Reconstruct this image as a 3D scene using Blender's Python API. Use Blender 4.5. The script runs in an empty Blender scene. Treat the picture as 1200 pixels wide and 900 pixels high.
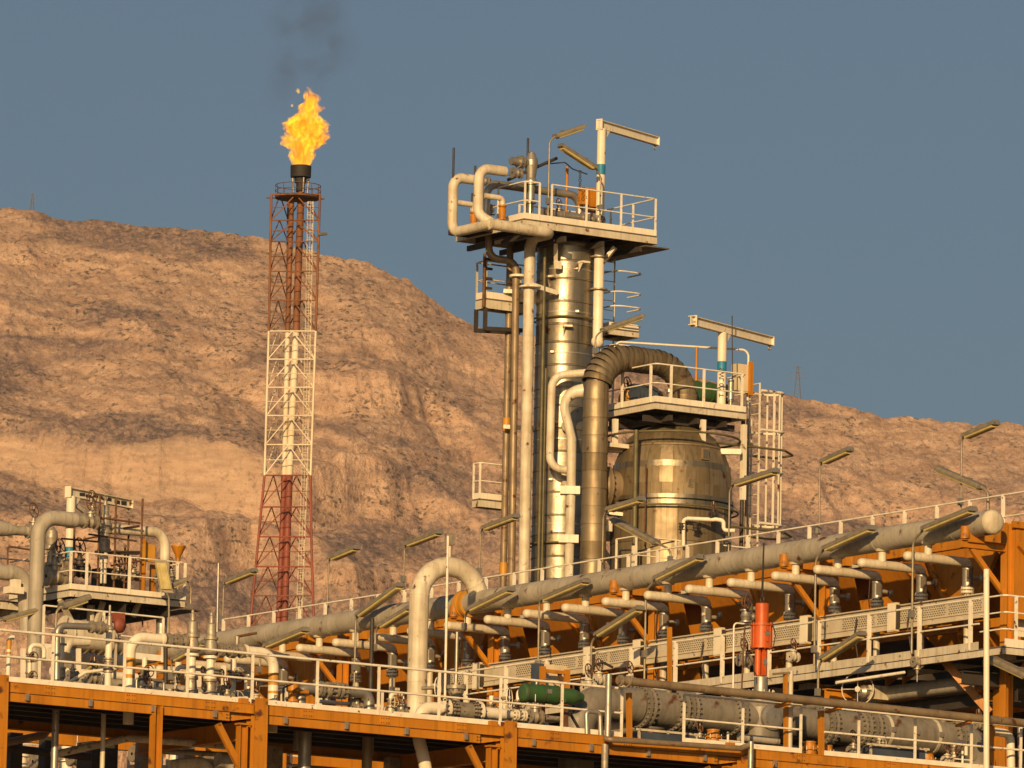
import bpy, math, random
import numpy as np
from mathutils import Vector, Matrix
scene = bpy.context.scene
COL = scene.collection
random.seed(7)

# ---------------------------------------------------------------- camera
FPX = 9000.0                                   # focal length in pixels of a 1200 px wide picture
PITCH = math.atan((1785 - 450) / FPX)
ROLL = 0.021
EYE = Vector((0, 0, 2.0))
FWD = Vector((0, math.cos(PITCH), math.sin(PITCH)))
_r0 = Vector((1, 0, 0)); _u0 = Vector((0, -math.sin(PITCH), math.cos(PITCH)))
RGT = _r0 * math.cos(ROLL) + _u0 * math.sin(ROLL)
UPV = _u0 * math.cos(ROLL) - _r0 * math.sin(ROLL)
cam_d = bpy.data.cameras.new('camera'); cam = bpy.data.objects.new('camera', cam_d); COL.objects.link(cam)
cam_d.sensor_width = 36.0; cam_d.lens = FPX / 1200 * 36.0
cam_d.clip_start = 1.0; cam_d.clip_end = 30000.0
m = Matrix((RGT, UPV, -FWD)).transposed().to_4x4(); m.translation = EYE
cam.matrix_world = m
scene.camera = cam

# ---------------------------------------------------------------- sky and sun
SUN_ELEV = math.radians(16.0)
SUN_AZ = math.radians(9.0)                     # the sun stands behind the camera, a little to its left
sun_from = Vector((-math.sin(SUN_AZ) * math.cos(SUN_ELEV), -math.cos(SUN_AZ) * math.cos(SUN_ELEV), math.sin(SUN_ELEV)))
world = bpy.data.worlds.new('World'); scene.world = world; world.use_nodes = True
wn = world.node_tree.nodes; wl = world.node_tree.links
bg = wn['Background']; sky = wn.new('ShaderNodeTexSky'); sky.sky_type = 'NISHITA'; sky.sun_disc = False
sky.sun_elevation = SUN_ELEV; sky.sun_rotation = math.atan2(sun_from.x, sun_from.y)
sky.altitude = 0; sky.air_density = 1.08; sky.dust_density = 2.7; sky.ozone_density = 3.4
wl.new(sky.outputs[0], bg.inputs[0]); bg.inputs[1].default_value = 0.05
sun_d = bpy.data.lights.new('sun', 'SUN'); sun = bpy.data.objects.new('sun', sun_d); COL.objects.link(sun)
sun_d.energy = 5.0; sun_d.angle = math.radians(0.5); sun_d.color = (1.0, 0.675, 0.325)
sun.rotation_euler = (-sun_from).to_track_quat('-Z', 'Y').to_euler()
sun.location = (-40, -100, 80)
scene.view_settings.view_transform = 'Standard'; scene.view_settings.look = 'None'
scene.view_settings.exposure = 0.05; scene.view_settings.gamma = 1.0
scene.view_settings.use_curve_mapping = False
scene.cycles.max_bounces = 6; scene.cycles.volume_bounces = 1; scene.cycles.transparent_max_bounces = 8
scene.cycles.volume_step_rate = 1.0

# ---------------------------------------------------------------- survey: lines of sight onto the planes of the plant
A_U = math.radians(56)
U = Vector((math.sin(A_U), math.cos(A_U), 0)); V = Vector((-math.cos(A_U), math.sin(A_U), 0)); Z = Vector((0, 0, 1))
JIB = Vector((math.sin(math.radians(34)), math.cos(math.radians(34)), 0))
def ray(px, py): return FWD + RGT * ((px - 600) / FPX) - UPV * ((py - 450) / FPX)
def PY(px, py, Y): d = ray(px, py); return EYE + d * (Y / d.y)
O = PY(45, 800, 165.0)
def onplane(px, py, n, c): d = ray(px, py); return EYE + d * ((c - EYE.dot(n)) / d.dot(n))
def PV(px, py, v): return onplane(px, py, V, v + O.dot(V))
def PU(px, py, u): return onplane(px, py, U, u + O.dot(U))
def PZ(px, py, z): return onplane(px, py, Z, z)
def uu(p): return (p - O).dot(U)
def vv(p): return (p - O).dot(V)
def L(u, v, z): return O + U * u + V * v + Z * (z - O.z)
def on_v(px, v, z):                            # point of the line (plane v, height z) seen in column px
    lo, hi = -60.0, 120.0
    for _ in range(50):
        mid = (lo + hi) / 2; q = L(mid, v, z) - EYE
        if 600 + FPX * q.dot(RGT) / q.dot(FWD) < px: lo = mid
        else: hi = mid
    return L(lo, v, z)
def on_u(px, u, z):
    lo, hi = -60.0, 120.0
    for _ in range(50):
        mid = (lo + hi) / 2; q = L(u, mid, z) - EYE
        if 600 + FPX * q.dot(RGT) / q.dot(FWD) > px: lo = mid
        else: hi = mid
    return L(u, lo, z)
# ---------------------------------------------------------------- mesh helpers
def frame(ax):
    ax = ax.normalized(); t = Z if abs(ax.z) < .9 else Vector((1, 0, 0))
    a = ax.cross(t).normalized(); return a, ax.cross(a).normalized()
def fillet(pts, r, seg=6):
    pts = [Vector(p) for p in pts]
    if r <= 0 or len(pts) < 3: return pts
    out = [pts[0]]
    for i in range(1, len(pts) - 1):
        p, a, b = pts[i], pts[i-1] - pts[i], pts[i+1] - pts[i]
        la, lb = a.length, b.length
        if la < 1e-6 or lb < 1e-6: continue
        a /= la; b /= lb; ang = a.angle(b)
        if ang > 3.1: out.append(p); continue
        t = min(r / math.tan(ang / 2), la * .49 if i > 1 else la * .98, lb * .49 if i < len(pts) - 2 else lb * .98)
        rr = t * math.tan(ang / 2); c = p + (a + b).normalized() * (rr / math.sin(ang / 2))
        s, e = p + a * t - c, p + b * t - c; tot = s.angle(e); ax = s.cross(e)
        if ax.length < 1e-9: out.append(p); continue
        ax.normalize()
        for k in range(seg + 1): out.append(c + Matrix.Rotation(tot * k / seg, 3, ax) @ s)
    out.append(pts[-1]); return out
class MB:
    def __init__(s): s.v = []; s.f = []; s.sm = []
    def add(s, vs, fs, smooth=False):
        o = len(s.v); s.v += [Vector(x) for x in vs]
        for f in fs: s.f.append([i + o for i in f]); s.sm.append(smooth)
        return s
    def box(s, c, hx, hy, hz, X=None, Y=None, W=None):
        X = X or U; Y = Y or V; W = W or Z; c = Vector(c)
        vs = [c + X*hx*i + Y*hy*j + W*hz*k for i in (-1, 1) for j in (-1, 1) for k in (-1, 1)]
        return s.add(vs, [(0,1,3,2),(4,6,7,5),(0,4,5,1),(2,3,7,6),(0,2,6,4),(1,5,7,3)])
    def bar(s, p0, p1, w, h, up=None):             # rectangular bar, w across, h along up
        p0 = Vector(p0); p1 = Vector(p1); ax = (p1 - p0); l = ax.length
        if l < 1e-6: return s
        ax /= l; up = up or Z
        if abs(ax.dot(up)) > .98: up = V if abs(ax.z) > .9 else Z
        sd = ax.cross(up).normalized(); up = sd.cross(ax).normalized()
        return s.box((p0 + p1) / 2, l / 2, w / 2, h / 2, ax, sd, up)
    def ibeam(s, p0, p1, b, h, t=.02, up=None):
        p0 = Vector(p0); p1 = Vector(p1); ax = (p1 - p0).normalized(); up = up or Z
        if abs(ax.dot(up)) > .98: up = V
        sd = ax.cross(up).normalized(); up = sd.cross(ax).normalized()
        s.bar(p0 + up*(h/2 - t/2), p1 + up*(h/2 - t/2), b, t, up); s.bar(p0 - up*(h/2 - t/2), p1 - up*(h/2 - t/2), b, t, up)
        return s.bar(p0, p1, t, h - 2*t, up)
    def sweep(s, pts, rs, n=12, caps=True):
        pts = [Vector(p) for p in pts]; q = [pts[0]]; 
        rr = [rs] * len(pts) if not isinstance(rs, (list, tuple)) else list(rs); r2 = [rr[0]]
        for p, r in zip(pts[1:], rr[1:]):
            if (p - q[-1]).length > 1e-5: q.append(p); r2.append(r)
        pts, rr = q, r2
        if len(pts) < 2: return s
        tan = []
        for i in range(len(pts)):
            a = (pts[i] - pts[i-1]).normalized() if i else None
            b = (pts[i+1] - pts[i]).normalized() if i < len(pts) - 1 else None
            tan.append(((a or b) + (b or a)).normalized())
        n1, _ = frame(tan[0]); vs = []
        for i, p in enumerate(pts):
            if i:
                ax = tan[i-1].cross(tan[i])
                if ax.length > 1e-8: n1 = Matrix.Rotation(tan[i-1].angle(tan[i]), 3, ax.normalized()) @ n1
            n2 = tan[i].cross(n1)
            vs += [p + (n1*math.cos(2*math.pi*k/n) + n2*math.sin(2*math.pi*k/n)) * rr[i] for k in range(n)]
        m = len(pts)
        s.add(vs, [(i*n+k, i*n+(k+1)%n, (i+1)*n+(k+1)%n, (i+1)*n+k) for i in range(m-1) for k in range(n)], True)
        if caps:
            s.add(vs[:n], [tuple(range(n))[::-1]]); s.add(vs[-n:], [tuple(range(n))])
        return s
    def tube(s, pts, r, fil=0, n=12, seg=6, caps=True): return s.sweep(fillet(pts, fil, seg), r, n, caps)
    def cyl(s, p0, p1, r, n=16, r1=None): return s.sweep([p0, p1], [r, r if r1 is None else r1], n)
    def disc(s, c, ax, r, t, n=18):                # a flange: short cylinder centred on c
        ax = ax.normalized(); return s.cyl(c - ax*t/2, c + ax*t/2, r, n)
    def bolts(s, c, ax, r, k, br, bl):
        a, b = frame(ax); ax = ax.normalized()
        for i in range(k):
            p = c + (a*math.cos(2*math.pi*(i+.5)/k) + b*math.sin(2*math.pi*(i+.5)/k)) * r
            s.sweep([p - ax*bl/2, p + ax*bl/2], br, 6)
        return s
    def rev(s, c, ax, prof, n=24, flat=False):     # profile of (height, radius) turned round an axis
        ax = ax.normalized(); a, b = frame(ax); vs = []
        for h, r in prof: vs += [c + ax*h + (a*math.cos(2*math.pi*k/n) + b*math.sin(2*math.pi*k/n)) * r for k in range(n)]
        m = len(prof)
        s.add(vs, [(i*n+k, i*n+(k+1)%n, (i+1)*n+(k+1)%n, (i+1)*n+k) for i in range(m-1) for k in range(n)], not flat)
        s.add(vs[:n], [tuple(range(n))[::-1]]); s.add(vs[-n:], [tuple(range(n))]); return s
    def lathe(s, c, ax, prof, n=20):               # stepped profile with crisp edges: each step its own surface
        for (h0, r0), (h1, r1) in zip(prof[:-1], prof[1:]):
            a, b = frame(ax); x = ax.normalized(); vs = []
            for h, r in ((h0, r0), (h1, r1)): vs += [c + x*h + (a*math.cos(2*math.pi*k/n) + b*math.sin(2*math.pi*k/n)) * r for k in range(n)]
            s.add(vs, [(k, (k+1) % n, n + (k+1) % n, n + k) for k in range(n)], abs(h1 - h0) > 1e-6)
        return s
    def torus(s, c, ax, R, r, n=20, m=6):
        a, b = frame(ax); ax = ax.normalized(); vs = []
        for i in range(n):
            d = a*math.cos(2*math.pi*i/n) + b*math.sin(2*math.pi*i/n)
            vs += [c + d*(R + r*math.cos(2*math.pi*k/m)) + ax*r*math.sin(2*math.pi*k/m) for k in range(m)]
        return s.add(vs, [(i*m+k, i*m+(k+1)%m, ((i+1)%n)*m+(k+1)%m, ((i+1)%n)*m+k) for i in range(n) for k in range(m)], True)
    def ball(s, c, r, n=12, sq=1.0, ax=None):
        k = 8; return s.rev(c, ax or Z, [(r*sq*math.sin(-math.pi/2*.98 + math.pi*.98*i/k), r*math.cos(-math.pi/2*.98 + math.pi*.98*i/k)) for i in range(k+1)], n)
    def wheel(s, c, ax, R, r=.018, sp=5):
        s.torus(c, ax, R, r); a, b = frame(ax)
        for i in range(sp): s.sweep([c, c + (a*math.cos(2*math.pi*i/sp) + b*math.sin(2*math.pi*i/sp))*R], r*.7, 6)
        return s.disc(c, ax, R*.18, .05, 10)
    def prism(s, poly, ext):                       # polygon extruded along a vector
        poly = [Vector(p) for p in poly]; n = len(poly); q = [p + ext for p in poly]
        return s.add(poly + q, [tuple(range(n))[::-1], tuple(range(n, 2*n))] + [(i, (i+1)%n, n+(i+1)%n, n+i) for i in range(n)])
    def make(s, name, mat, parent=None, **kw):
        if parent is not None: org = Vector(parent['_o'])
        else:
            lo = [min(v[i] for v in s.v) for i in range(3)]; hi = [max(v[i] for v in s.v) for i in range(3)]
            org = Vector(((lo[0]+hi[0])/2, (lo[1]+hi[1])/2, lo[2]))
        me = bpy.data.meshes.new(name); me.from_pydata([v - org for v in s.v], [], s.f)
        me.polygons.foreach_set('use_smooth', s.sm); me.materials.append(mat); me.validate(); me.update()
        o = bpy.data.objects.new(name, me); COL.objects.link(o)
        if parent is None: o.location = org
        else: o.parent = parent
        o['_o'] = org
        for k, x in kw.items(): o[k] = x
        return o
def tag(o, label, cat, group=None, kind=None):
    o['label'] = label; o['category'] = cat
    if group: o['group'] = group
    o['kind'] = kind or 'thing'
    return o
def thing(name, label, cat, loc, group=None):
    o = bpy.data.objects.new(name, None); COL.objects.link(o); o.location = loc; o['_o'] = Vector(loc)
    o.empty_display_size = .2
    return tag(o, label, cat, group)
def shared(mesh_src, name, parent, loc, rot=None):  # another instance of an already built piece
    o = mesh_src.copy(); COL.objects.link(o); o.parent = parent; o.location = loc
    if rot is not None: o.rotation_euler = rot
    return o
def dup(root, delta, label=None):
    c = root.copy(); COL.objects.link(c); c.location = root.location + delta; c['_o'] = Vector(root['_o']) + delta
    if label: c['label'] = label
    for ch in list(root.children):
        d = ch.copy(); COL.objects.link(d); d.parent = c
        for g in list(ch.children):
            e = g.copy(); COL.objects.link(e); e.parent = d
    return c
# ---------------------------------------------------------------- materials
MAT = {}
def pm(name, c1, c2=None, rough=.5, metal=0.0, scale=3.0, bump=.15, rust=0.0, streak=0.0, rustcol=(.10, .035, .012), spec=.4, var=.5, dent=0.0):
    """paint, plastic or metal: two tones mixed by noise, rust or grime spots, vertical weather streaks, fine relief"""
    mt = bpy.data.materials.new(name); mt.use_nodes = True; n = mt.node_tree.nodes; l = mt.node_tree.links; MAT[name] = mt
    b = n['Principled BSDF']; b.inputs['Roughness'].default_value = rough; b.inputs['Metallic'].default_value = metal
    b.inputs['Specular IOR Level'].default_value = spec
    tc = n.new('ShaderNodeTexCoord')
    def noise(sc, det=5, src=None):
        x = n.new('ShaderNodeTexNoise'); x.inputs['Scale'].default_value = sc; x.inputs['Detail'].default_value = det
        l.new(src or tc.outputs['Object'], x.inputs['Vector']); return x
    def ramp(x, lo, hi):
        r = n.new('ShaderNodeMapRange'); r.inputs[1].default_value = lo; r.inputs[2].default_value = hi; l.new(x, r.inputs[0]); return r.outputs[0]
    def mix(fac, a, bb):
        x = n.new('ShaderNodeMix'); x.data_type = 'RGBA'; l.new(fac, x.inputs[0])
        for i, c in ((6, a), (7, bb)):
            if isinstance(c, tuple): x.inputs[i].default_value = (*c, 1)
            else: l.new(c, x.inputs[i])
        return x.outputs[2]
    c2 = c2 or tuple(x * .72 for x in c1)
    n1 = noise(scale); col = mix(ramp(n1.outputs[0], .5 - var*.35, .5 + var*.35), c1, c2)
    mp = n.new('ShaderNodeMapping'); mp.inputs['Scale'].default_value = (6, 6, .35); l.new(tc.outputs['Object'], mp.inputs[0])
    if streak:
        n2 = noise(1.6, 4, mp.outputs[0]); f = n.new('ShaderNodeMath'); f.operation = 'MULTIPLY'; f.inputs[1].default_value = streak
        l.new(ramp(n2.outputs[0], .48, .72), f.inputs[0]); col = mix(f.outputs[0], col, tuple(x * .38 for x in c2))
    if rust:
        n3 = noise(scale * 2.3, 8); col = mix(ramp(n3.outputs[0], .66 - rust * .25, .74 - rust * .25), col, rustcol)
    l.new(col, b.inputs['Base Color'])
    rr = ramp(n1.outputs[0], .25, .75); ad = n.new('ShaderNodeMath'); ad.operation = 'MULTIPLY_ADD'; ad.inputs[1].default_value = .18; ad.inputs[2].default_value = max(.05, rough - .09)
    l.new(rr, ad.inputs[0]); l.new(ad.outputs[0], b.inputs['Roughness'])
    if bump:
        n4 = noise(scale * 5, 4); bp = n.new('ShaderNodeBump'); bp.inputs['Strength'].default_value = bump; bp.inputs['Distance'].default_value = .02
        l.new(n4.outputs[0], bp.inputs['Height'])
        if dent:                                   # broad shallow dents of thin sheet
            n5 = noise(2.6, 2); b2 = n.new('ShaderNodeBump'); b2.inputs['Strength'].default_value = dent; b2.inputs['Distance'].default_value = .12
            l.new(n5.outputs[0], b2.inputs['Height']); l.new(b2.outputs[0], bp.inputs['Normal'])
        l.new(bp.outputs[0], b.inputs['Normal'])
    return mt
M_orange = pm('orange_steel_paint', (.50, .195, .011), (.375, .138, .008), .5, 0, 1.2, .08, .12, .4)
M_orange2 = pm('orange_plate_paint', (.56, .215, .015), (.42, .155, .011), .55, 0, .8, .08, .10, .35)
M_cream = pm('cream_paint', (.80, .72, .56), (.70, .61, .45), .5, 0, 1.5, .06, .06, .22)
M_creamd = pm('aged_cream_paint', (.62, .55, .42), (.48, .41, .29), .55, 0, 2.0, .10, .12, .4)
M_rail = pm('railing_paint', (.80, .74, .60), (.66, .58, .44), .5, 0, 4, .05, .10)
M_pipe = pm('insulated_pipe_cladding', (.68, .60, .45), (.47, .39, .26), .5, 0, 1.8, .14, .10, .4, dent=.12)
M_greyp = pm('weathered_grey_pipe', (.43, .38, .295), (.29, .25, .185), .55, 0, 1.1, .12, .12, .4, dent=.12)
M_duct = pm('grey_duct_paint', (.255, .222, .172), (.165, .14, .105), .5, .1, .9, .1, .08, .45, dent=.12)
M_alu = pm('aluminium_cladding', (.40, .345, .25), (.285, .24, .17), .41, .85, 1.3, .10, .06, .5, dent=.12)
M_alud = pm('dull_aluminium_cladding', (.30, .255, .18), (.21, .175, .12), .44, .8, 1.5, .12, .08, .55, dent=.12)
M_drum = pm('weathered_drum_cladding', (.255, .19, .107), (.175, .13, .068), .60, .6, 1.2, .12, .08, .6, dent=.12)
M_drum2 = pm('brighter_drum_cladding', (.345, .27, .165), (.25, .19, .11), .54, .65, 1.2, .10, .06, .55, dent=.12)
M_steel = pm('galvanised_steel', (.46, .42, .35), (.33, .29, .23), .45, .7, 3, .10, .08)
M_valve = pm('dusty_valve_steel', (.42, .36, .27), (.26, .215, .155), .5, .4, 6, .15, .15)
M_brownp = pm('brown_pipe', (.30, .22, .13), (.20, .14, .08), .5, .25, 2, .1, .12, .3)
M_rust = pm('rusty_scaffold_tube', (.16, .075, .035), (.09, .04, .02), .75, .1, 6, .2, .3)
M_dark = pm('dark_and_shaded_steel', (.062, .05, .04), (.042, .033, .026), .6, .2, 3, .1)  # also used on deck undersides, where shade is put into the colour
M_black = pm('sooty_steel', (.02, .017, .015), (.035, .028, .022), .7, .2, 4, .2)
M_deck = pm('grating_steel', (.16, .13, .10), (.10, .08, .06), .7, .3, 3, .2, .2)
M_flred = pm('red_oxide_paint', (.27, .068, .038), (.18, .048, .028), .6, 0, .35, .1, .12)
M_flrust = pm('rusty_tower_paint', (.25, .095, .038), (.15, .06, .025), .7, 0, .5, .1, .2)
M_flwhite = pm('dusty_white_paint', (.72, .62, .46), (.60, .49, .33), .6, 0, .35, .1, .08)
M_red = pm('red_actuator_paint', (.60, .11, .014), (.46, .08, .014), .42, 0, 3, .06, .10, .35)
M_green = pm('green_actuator_paint', (.035, .105, .026), (.05, .095, .035), .42, 0, 3, .08, .10, .35)
M_blue = pm('blue_marking_paint', (.02, .22, .36), (.02, .17, .29), .5, 0, 3, .04)
M_yellow = pm('yellow_ochre_marking', (.55, .27, .03), (.44, .2, .02), .5, 0, 3, .04)
M_motor = pm('blue_grey_motor_paint', (.06, .075, .10), (.04, .05, .07), .45, 0, 3, .05)
M_olive = pm('olive_conduit', (.15, .125, .055), (.10, .085, .04), .55, .1, 3, .1)
M_housing = pm('lamp_housing_grey', (.33, .28, .19), (.22, .18, .12), .45, .3, 5, .08)
M_lens = pm('yellowed_lamp_lens', (.55, .45, .20), (.42, .33, .12), .28, 0, 6, .03, spec=.6)
M_pylon = pm('far_pylon_steel', (.15, .14, .14), None, .7, .1, 1, 0)
M_ink = pm('black_lettering', (.015, .013, .012), None, .6, 0, 3, 0)
M_box = pm('tan_equipment_box', (.66, .55, .36), (.56, .45, .28), .5, 0, 1.2, .05, .04, .2)
def perforated(name, c1, c2):
    mt = pm(name, c1, c2, .55, .2, 2, 0, .08, .3); n = mt.node_tree.nodes; l = mt.node_tree.links
    return mt
M_tray = pm('cable_tray_steel', (.62, .54, .40), (.50, .42, .29), .55, .1, 2, .06, .06, .2)
# ---------------------------------------------------------------- ground and mountain
def hash2(ix, iy, s): 
    h = (ix * 374761393 + iy * 668265263 + s * 982451653) & 0xffffffff
    h = ((h ^ (h >> 13)) * 1274126177) & 0xffffffff
    return ((h ^ (h >> 16)) & 0xffff) / 65535.0
def vnoise(x, y, s):
    ix = np.floor(x).astype(np.int64); iy = np.floor(y).astype(np.int64); fx = x - ix; fy = y - iy
    fx = fx*fx*(3-2*fx); fy = fy*fy*(3-2*fy)
    a = hash2(ix, iy, s); b = hash2(ix+1, iy, s); c = hash2(ix, iy+1, s); d = hash2(ix+1, iy+1, s)
    return (a*(1-fx)+b*fx)*(1-fy) + (c*(1-fx)+d*fx)*fy
def fbm(x, y, s, o=5, ridged=False):
    t = 0; amp = .5
    for k in range(o):
        v = vnoise(x, y, s + k)
        t = t + amp * ((1 - np.abs(2*v - 1)) if ridged else v); x = x*2.03 + 11.3; y = y*2.03 + 7.7; amp *= .5
    return t
def build_land():
    g = MB(); S = 2900
    n = 24; vs = [Vector((-S + 2*S*i/n, -1500 + 2*S*j/n*1.05, 0)) for j in range(n+1) for i in range(n+1)]
    g.add(vs, [(j*(n+1)+i, j*(n+1)+i+1, (j+1)*(n+1)+i+1, (j+1)*(n+1)+i) for j in range(n) for i in range(n)])
    mg = pm('dusty_ground', (.30, .22, .14), (.22, .16, .10), .9, 0, .02, .3)
    g.make('ground', mg, kind='structure')
    YR, YF = 4000.0, 2500.0
    ridge_px = [(-900,330),(-300,262),(0,244),(40,247),(80,257),(160,264),(240,271),(330,283),(380,300),(430,308),(480,330),(530,368),(560,384),(590,388),(640,398),(760,430),(860,452),(920,464),(980,474),(1030,487),(1080,490),(1200,499),(1500,520),(2100,600)]
    rp = [PY(x, y, YR) for x, y in ridge_px]; rx = np.array([p.x for p in rp]); rz = np.array([p.z for p in rp])
    xs = np.concatenate([np.linspace(-900, -300, 70)[:-1], np.linspace(-300, 300, 720), np.linspace(300, 900, 70)[1:]])
    tt = np.concatenate([np.linspace(0, .32, 40)[:-1], np.linspace(.32, 1.0, 520), np.linspace(1.0, 1.5, 30)[1:]])
    X, T = np.meshgrid(xs, tt)
    R = np.interp(X, rx, rz)
    Y = YF + (YR - YF) * T
    up = np.clip(T, 0, 1)
    cm = np.clip((-70 - X + (vnoise(X/30, X*0, 71)-.5)*30)/60, 0, 1) * np.clip((X + 285)/30, 0, 1)
    Tb = T + (vnoise(X/35, X*0+3.3, 72)-.5)*.006 + (vnoise(X/7, X*0+1.3, 73)-.5)*.004 + (vnoise(X/2.4, X*0+5.3, 74)-.5)*.0009 + X*2e-5
    Tw = np.interp(Tb, [0, .745, .756, .87, 2], [0, .745, .776, .87, 2]) - Tb
    up = np.clip(T + Tw*cm, 0, 1)
    cliff = cm * np.clip((Tb-.742)/.006, 0, 1) * np.clip((.757-Tb)/.004, 0, 1)
    base = R * np.where(T <= 1, up**1.12, 1 - (T-1)*.7)
    env = np.clip(1 - up**6, .0, 1) * np.clip(T * 6, 0, 1)
    big = (fbm(X/170+3, Y/420, 5, 3) - .45) * 115 + (fbm(X/48 + T*9, Y/120, 21, 4, True) - .55) * 16
    big = big * (1 - .8 * cm * np.exp(-((T - .757)/.05)**2))
    z = base + big * env
    # strata: ledges dipping gently to the right, broken up by noise
    st = z + X*.16 + (fbm(X/60, z/50, 31, 4) - .5) * 60
    per = 62.0; q = st/per; fr = q - np.floor(q); edge = np.clip((fr - .62)/.30, 0, 1); edge = edge*edge*(3-2*edge)
    z = z + ((np.floor(q) + edge) * per - st) * .55 * env * (.4 + .9*vnoise(X/90, Y/260, 44))
    per = 17.0; st = z + X*.2 + (fbm(X/22, z/20, 33, 4) - .5) * 26
    q = st/per; fr = q - np.floor(q); edge = np.clip((fr - .55)/.35, 0, 1)
    z = z + ((np.floor(q) + edge) * per - st) * .27 * env
    z = z + (fbm(X/9, z/7, 51, 4) - .47) * 4.5 * np.clip(T*6, 0, 1) + (fbm(X/3.0, z/2.6, 61, 3) - .45) * 2.0 * np.clip(T*6, 0, 1)
    nx, ny = len(xs), len(tt)
    co = np.stack([X, Y, z], -1).reshape(-1, 3) 
    idx = np.arange(nx*ny).reshape(ny, nx)
    fs = np.stack([idx[:-1,:-1], idx[:-1,1:], idx[1:,1:], idx[1:,:-1]], -1).reshape(-1, 4)
    me = bpy.data.meshes.new('mountain'); me.vertices.add(len(co)); me.vertices.foreach_set('co', co.astype(np.float32).ravel())
    me.loops.add(fs.size); me.loops.foreach_set('vertex_index', fs.ravel().astype(np.int32))
    me.polygons.add(len(fs)); me.polygons.foreach_set('loop_start', np.arange(0, fs.size, 4, dtype=np.int32)); me.polygons.foreach_set('loop_total', np.full(len(fs), 4, np.int32))
    me.update(calc_edges=True)
    at = me.attributes.new('cliff', 'FLOAT', 'POINT'); at.data.foreach_set('value', cliff.astype(np.float32).ravel())
    me.polygons.foreach_set('use_smooth', np.zeros(len(fs), bool))
    o = bpy.data.objects.new('mountain', me); COL.objects.link(o); o['kind'] = 'structure'
    mt = bpy.data.materials.new('arid_rock'); mt.use_nodes = True; n = mt.node_tree.nodes; l = mt.node_tree.links; b = n['Principled BSDF']
    b.inputs['Roughness'].default_value = .95; b.inputs['Specular IOR Level'].default_value = .1
    tc = n.new('ShaderNodeTexCoord')
    def mapping(sc, rot=(0,0,0)):
        x = n.new('ShaderNodeMapping'); x.inputs['Scale'].default_value = sc; x.inputs['Rotation'].default_value = rot; l.new(tc.outputs['Object'], x.inputs[0]); return x.outputs[0]
    def noise(v, sc, det=6, rough=.6):
        x = n.new('ShaderNodeTexNoise'); x.inputs['Scale'].default_value = sc; x.inputs['Detail'].default_value = det; x.inputs['Roughness'].default_value = rough; l.new(v, x.inputs['Vector']); return x.outputs[0]
    def rng(x, lo, hi, a=0, c=1):
        r = n.new('ShaderNodeMapRange'); r.inputs[1].default_value = lo; r.inputs[2].default_value = hi; r.inputs[3].default_value = a; r.inputs[4].default_value = c; l.new(x, r.inputs[0]); return r.outputs[0]
    def math_(op, a, c):
        x = n.new('ShaderNodeMath'); x.operation = op
        for i, y in enumerate((a, c)):
            if isinstance(y, (int, float)): x.inputs[i].default_value = y
            else: l.new(y, x.inputs[i])
        return x.outputs[0]
    def mix(f, a, c):
        x = n.new('ShaderNodeMix'); x.data_type = 'RGBA'; l.new(f, x.inputs[0])
        for i, y in ((6, a), (7, c)):
            if isinstance(y, tuple): x.inputs[i].default_value = (*y, 1)
            else: l.new(y, x.inputs[i])
        return x.outputs[2]
    v1 = mapping((1, .22, 1), (0, math.radians(12), 0))
    vs_ = mapping((.35, .1, 1.2), (0, math.radians(14), 0))
    rock = mix(rng(noise(v1, .045), .35, .65), (.53, .335, .215), (.37, .23, .15))
    rock = mix(rng(noise(vs_, .16, 5), .42, .62), rock, (.60, .40, .265))
    rock = mix(rng(noise(v1, .32, 5), .56, .66), rock, (.27, .175, .13))
    rock = mix(math_('MULTIPLY', rng(noise(v1, 1.1, 3, .7), .54, .66), .6), rock, (.21, .14, .105))
    rock = mix(math_('MULTIPLY', rng(noise(mapping((1, .3, 1.2)), .8, 3, .7), .57, .68), .45), rock, (.60, .43, .29))
    geo = n.new('ShaderNodeNewGeometry'); sx = n.new('ShaderNodeSeparateXYZ'); l.new(geo.outputs['True Normal'], sx.inputs[0])
    flat = rng(sx.outputs[2], .70, .95)
    patch = rng(noise(vs_, .024, 8, .62), .485, .575)
    fine = rng(noise(v1, .42, 4, .7), .40, .58)
    sf = math_('MULTIPLY', math_('ADD', math_('MULTIPLY', patch, .9), math_('MULTIPLY', flat, .08)), rng(fine, 0, 1, .45, 1))
    col = mix(sf, rock, mix(rng(noise(v1, .2), .4, .6), (.19, .132, .115), (.125, .092, .088)))
    vo = n.new('ShaderNodeTexVoronoi'); vo.inputs['Scale'].default_value = .25
    ds = n.new('ShaderNodeVectorMath'); ds.operation = 'ADD'; nz = n.new('ShaderNodeTexNoise'); nz.inputs['Scale'].default_value = .35; nz.inputs['Detail'].default_value = 3
    sc_ = n.new('ShaderNodeVectorMath'); sc_.operation = 'SCALE'; sc_.inputs['Scale'].default_value = 7.0
    l.new(tc.outputs['Object'], nz.inputs['Vector']); l.new(nz.outputs['Color'], sc_.inputs[0]); l.new(mapping((1, .3, 1.35)), ds.inputs[0]); l.new(sc_.outputs[0], ds.inputs[1]); l.new(ds.outputs[0], vo.inputs['Vector'])
    dots = math_('MULTIPLY', rng(vo.outputs['Distance'], .42, .20), rng(noise(v1, .035, 6), .46, .57))
    col = mix(math_('MULTIPLY', dots, .9), col, (.075, .065, .045))
    at_ = n.new('ShaderNodeAttribute'); at_.attribute_name = 'cliff'
    flute = mix(rng(noise(mapping((.3, .1, 1.4)), .22, 6), .38, .62), (.57, .40, .265), (.42, .28, .185))
    col = mix(rng(at_.outputs['Fac'], .2, .7, 0, .6), col, flute)
    l.new(col, b.inputs['Base Color'])
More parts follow.
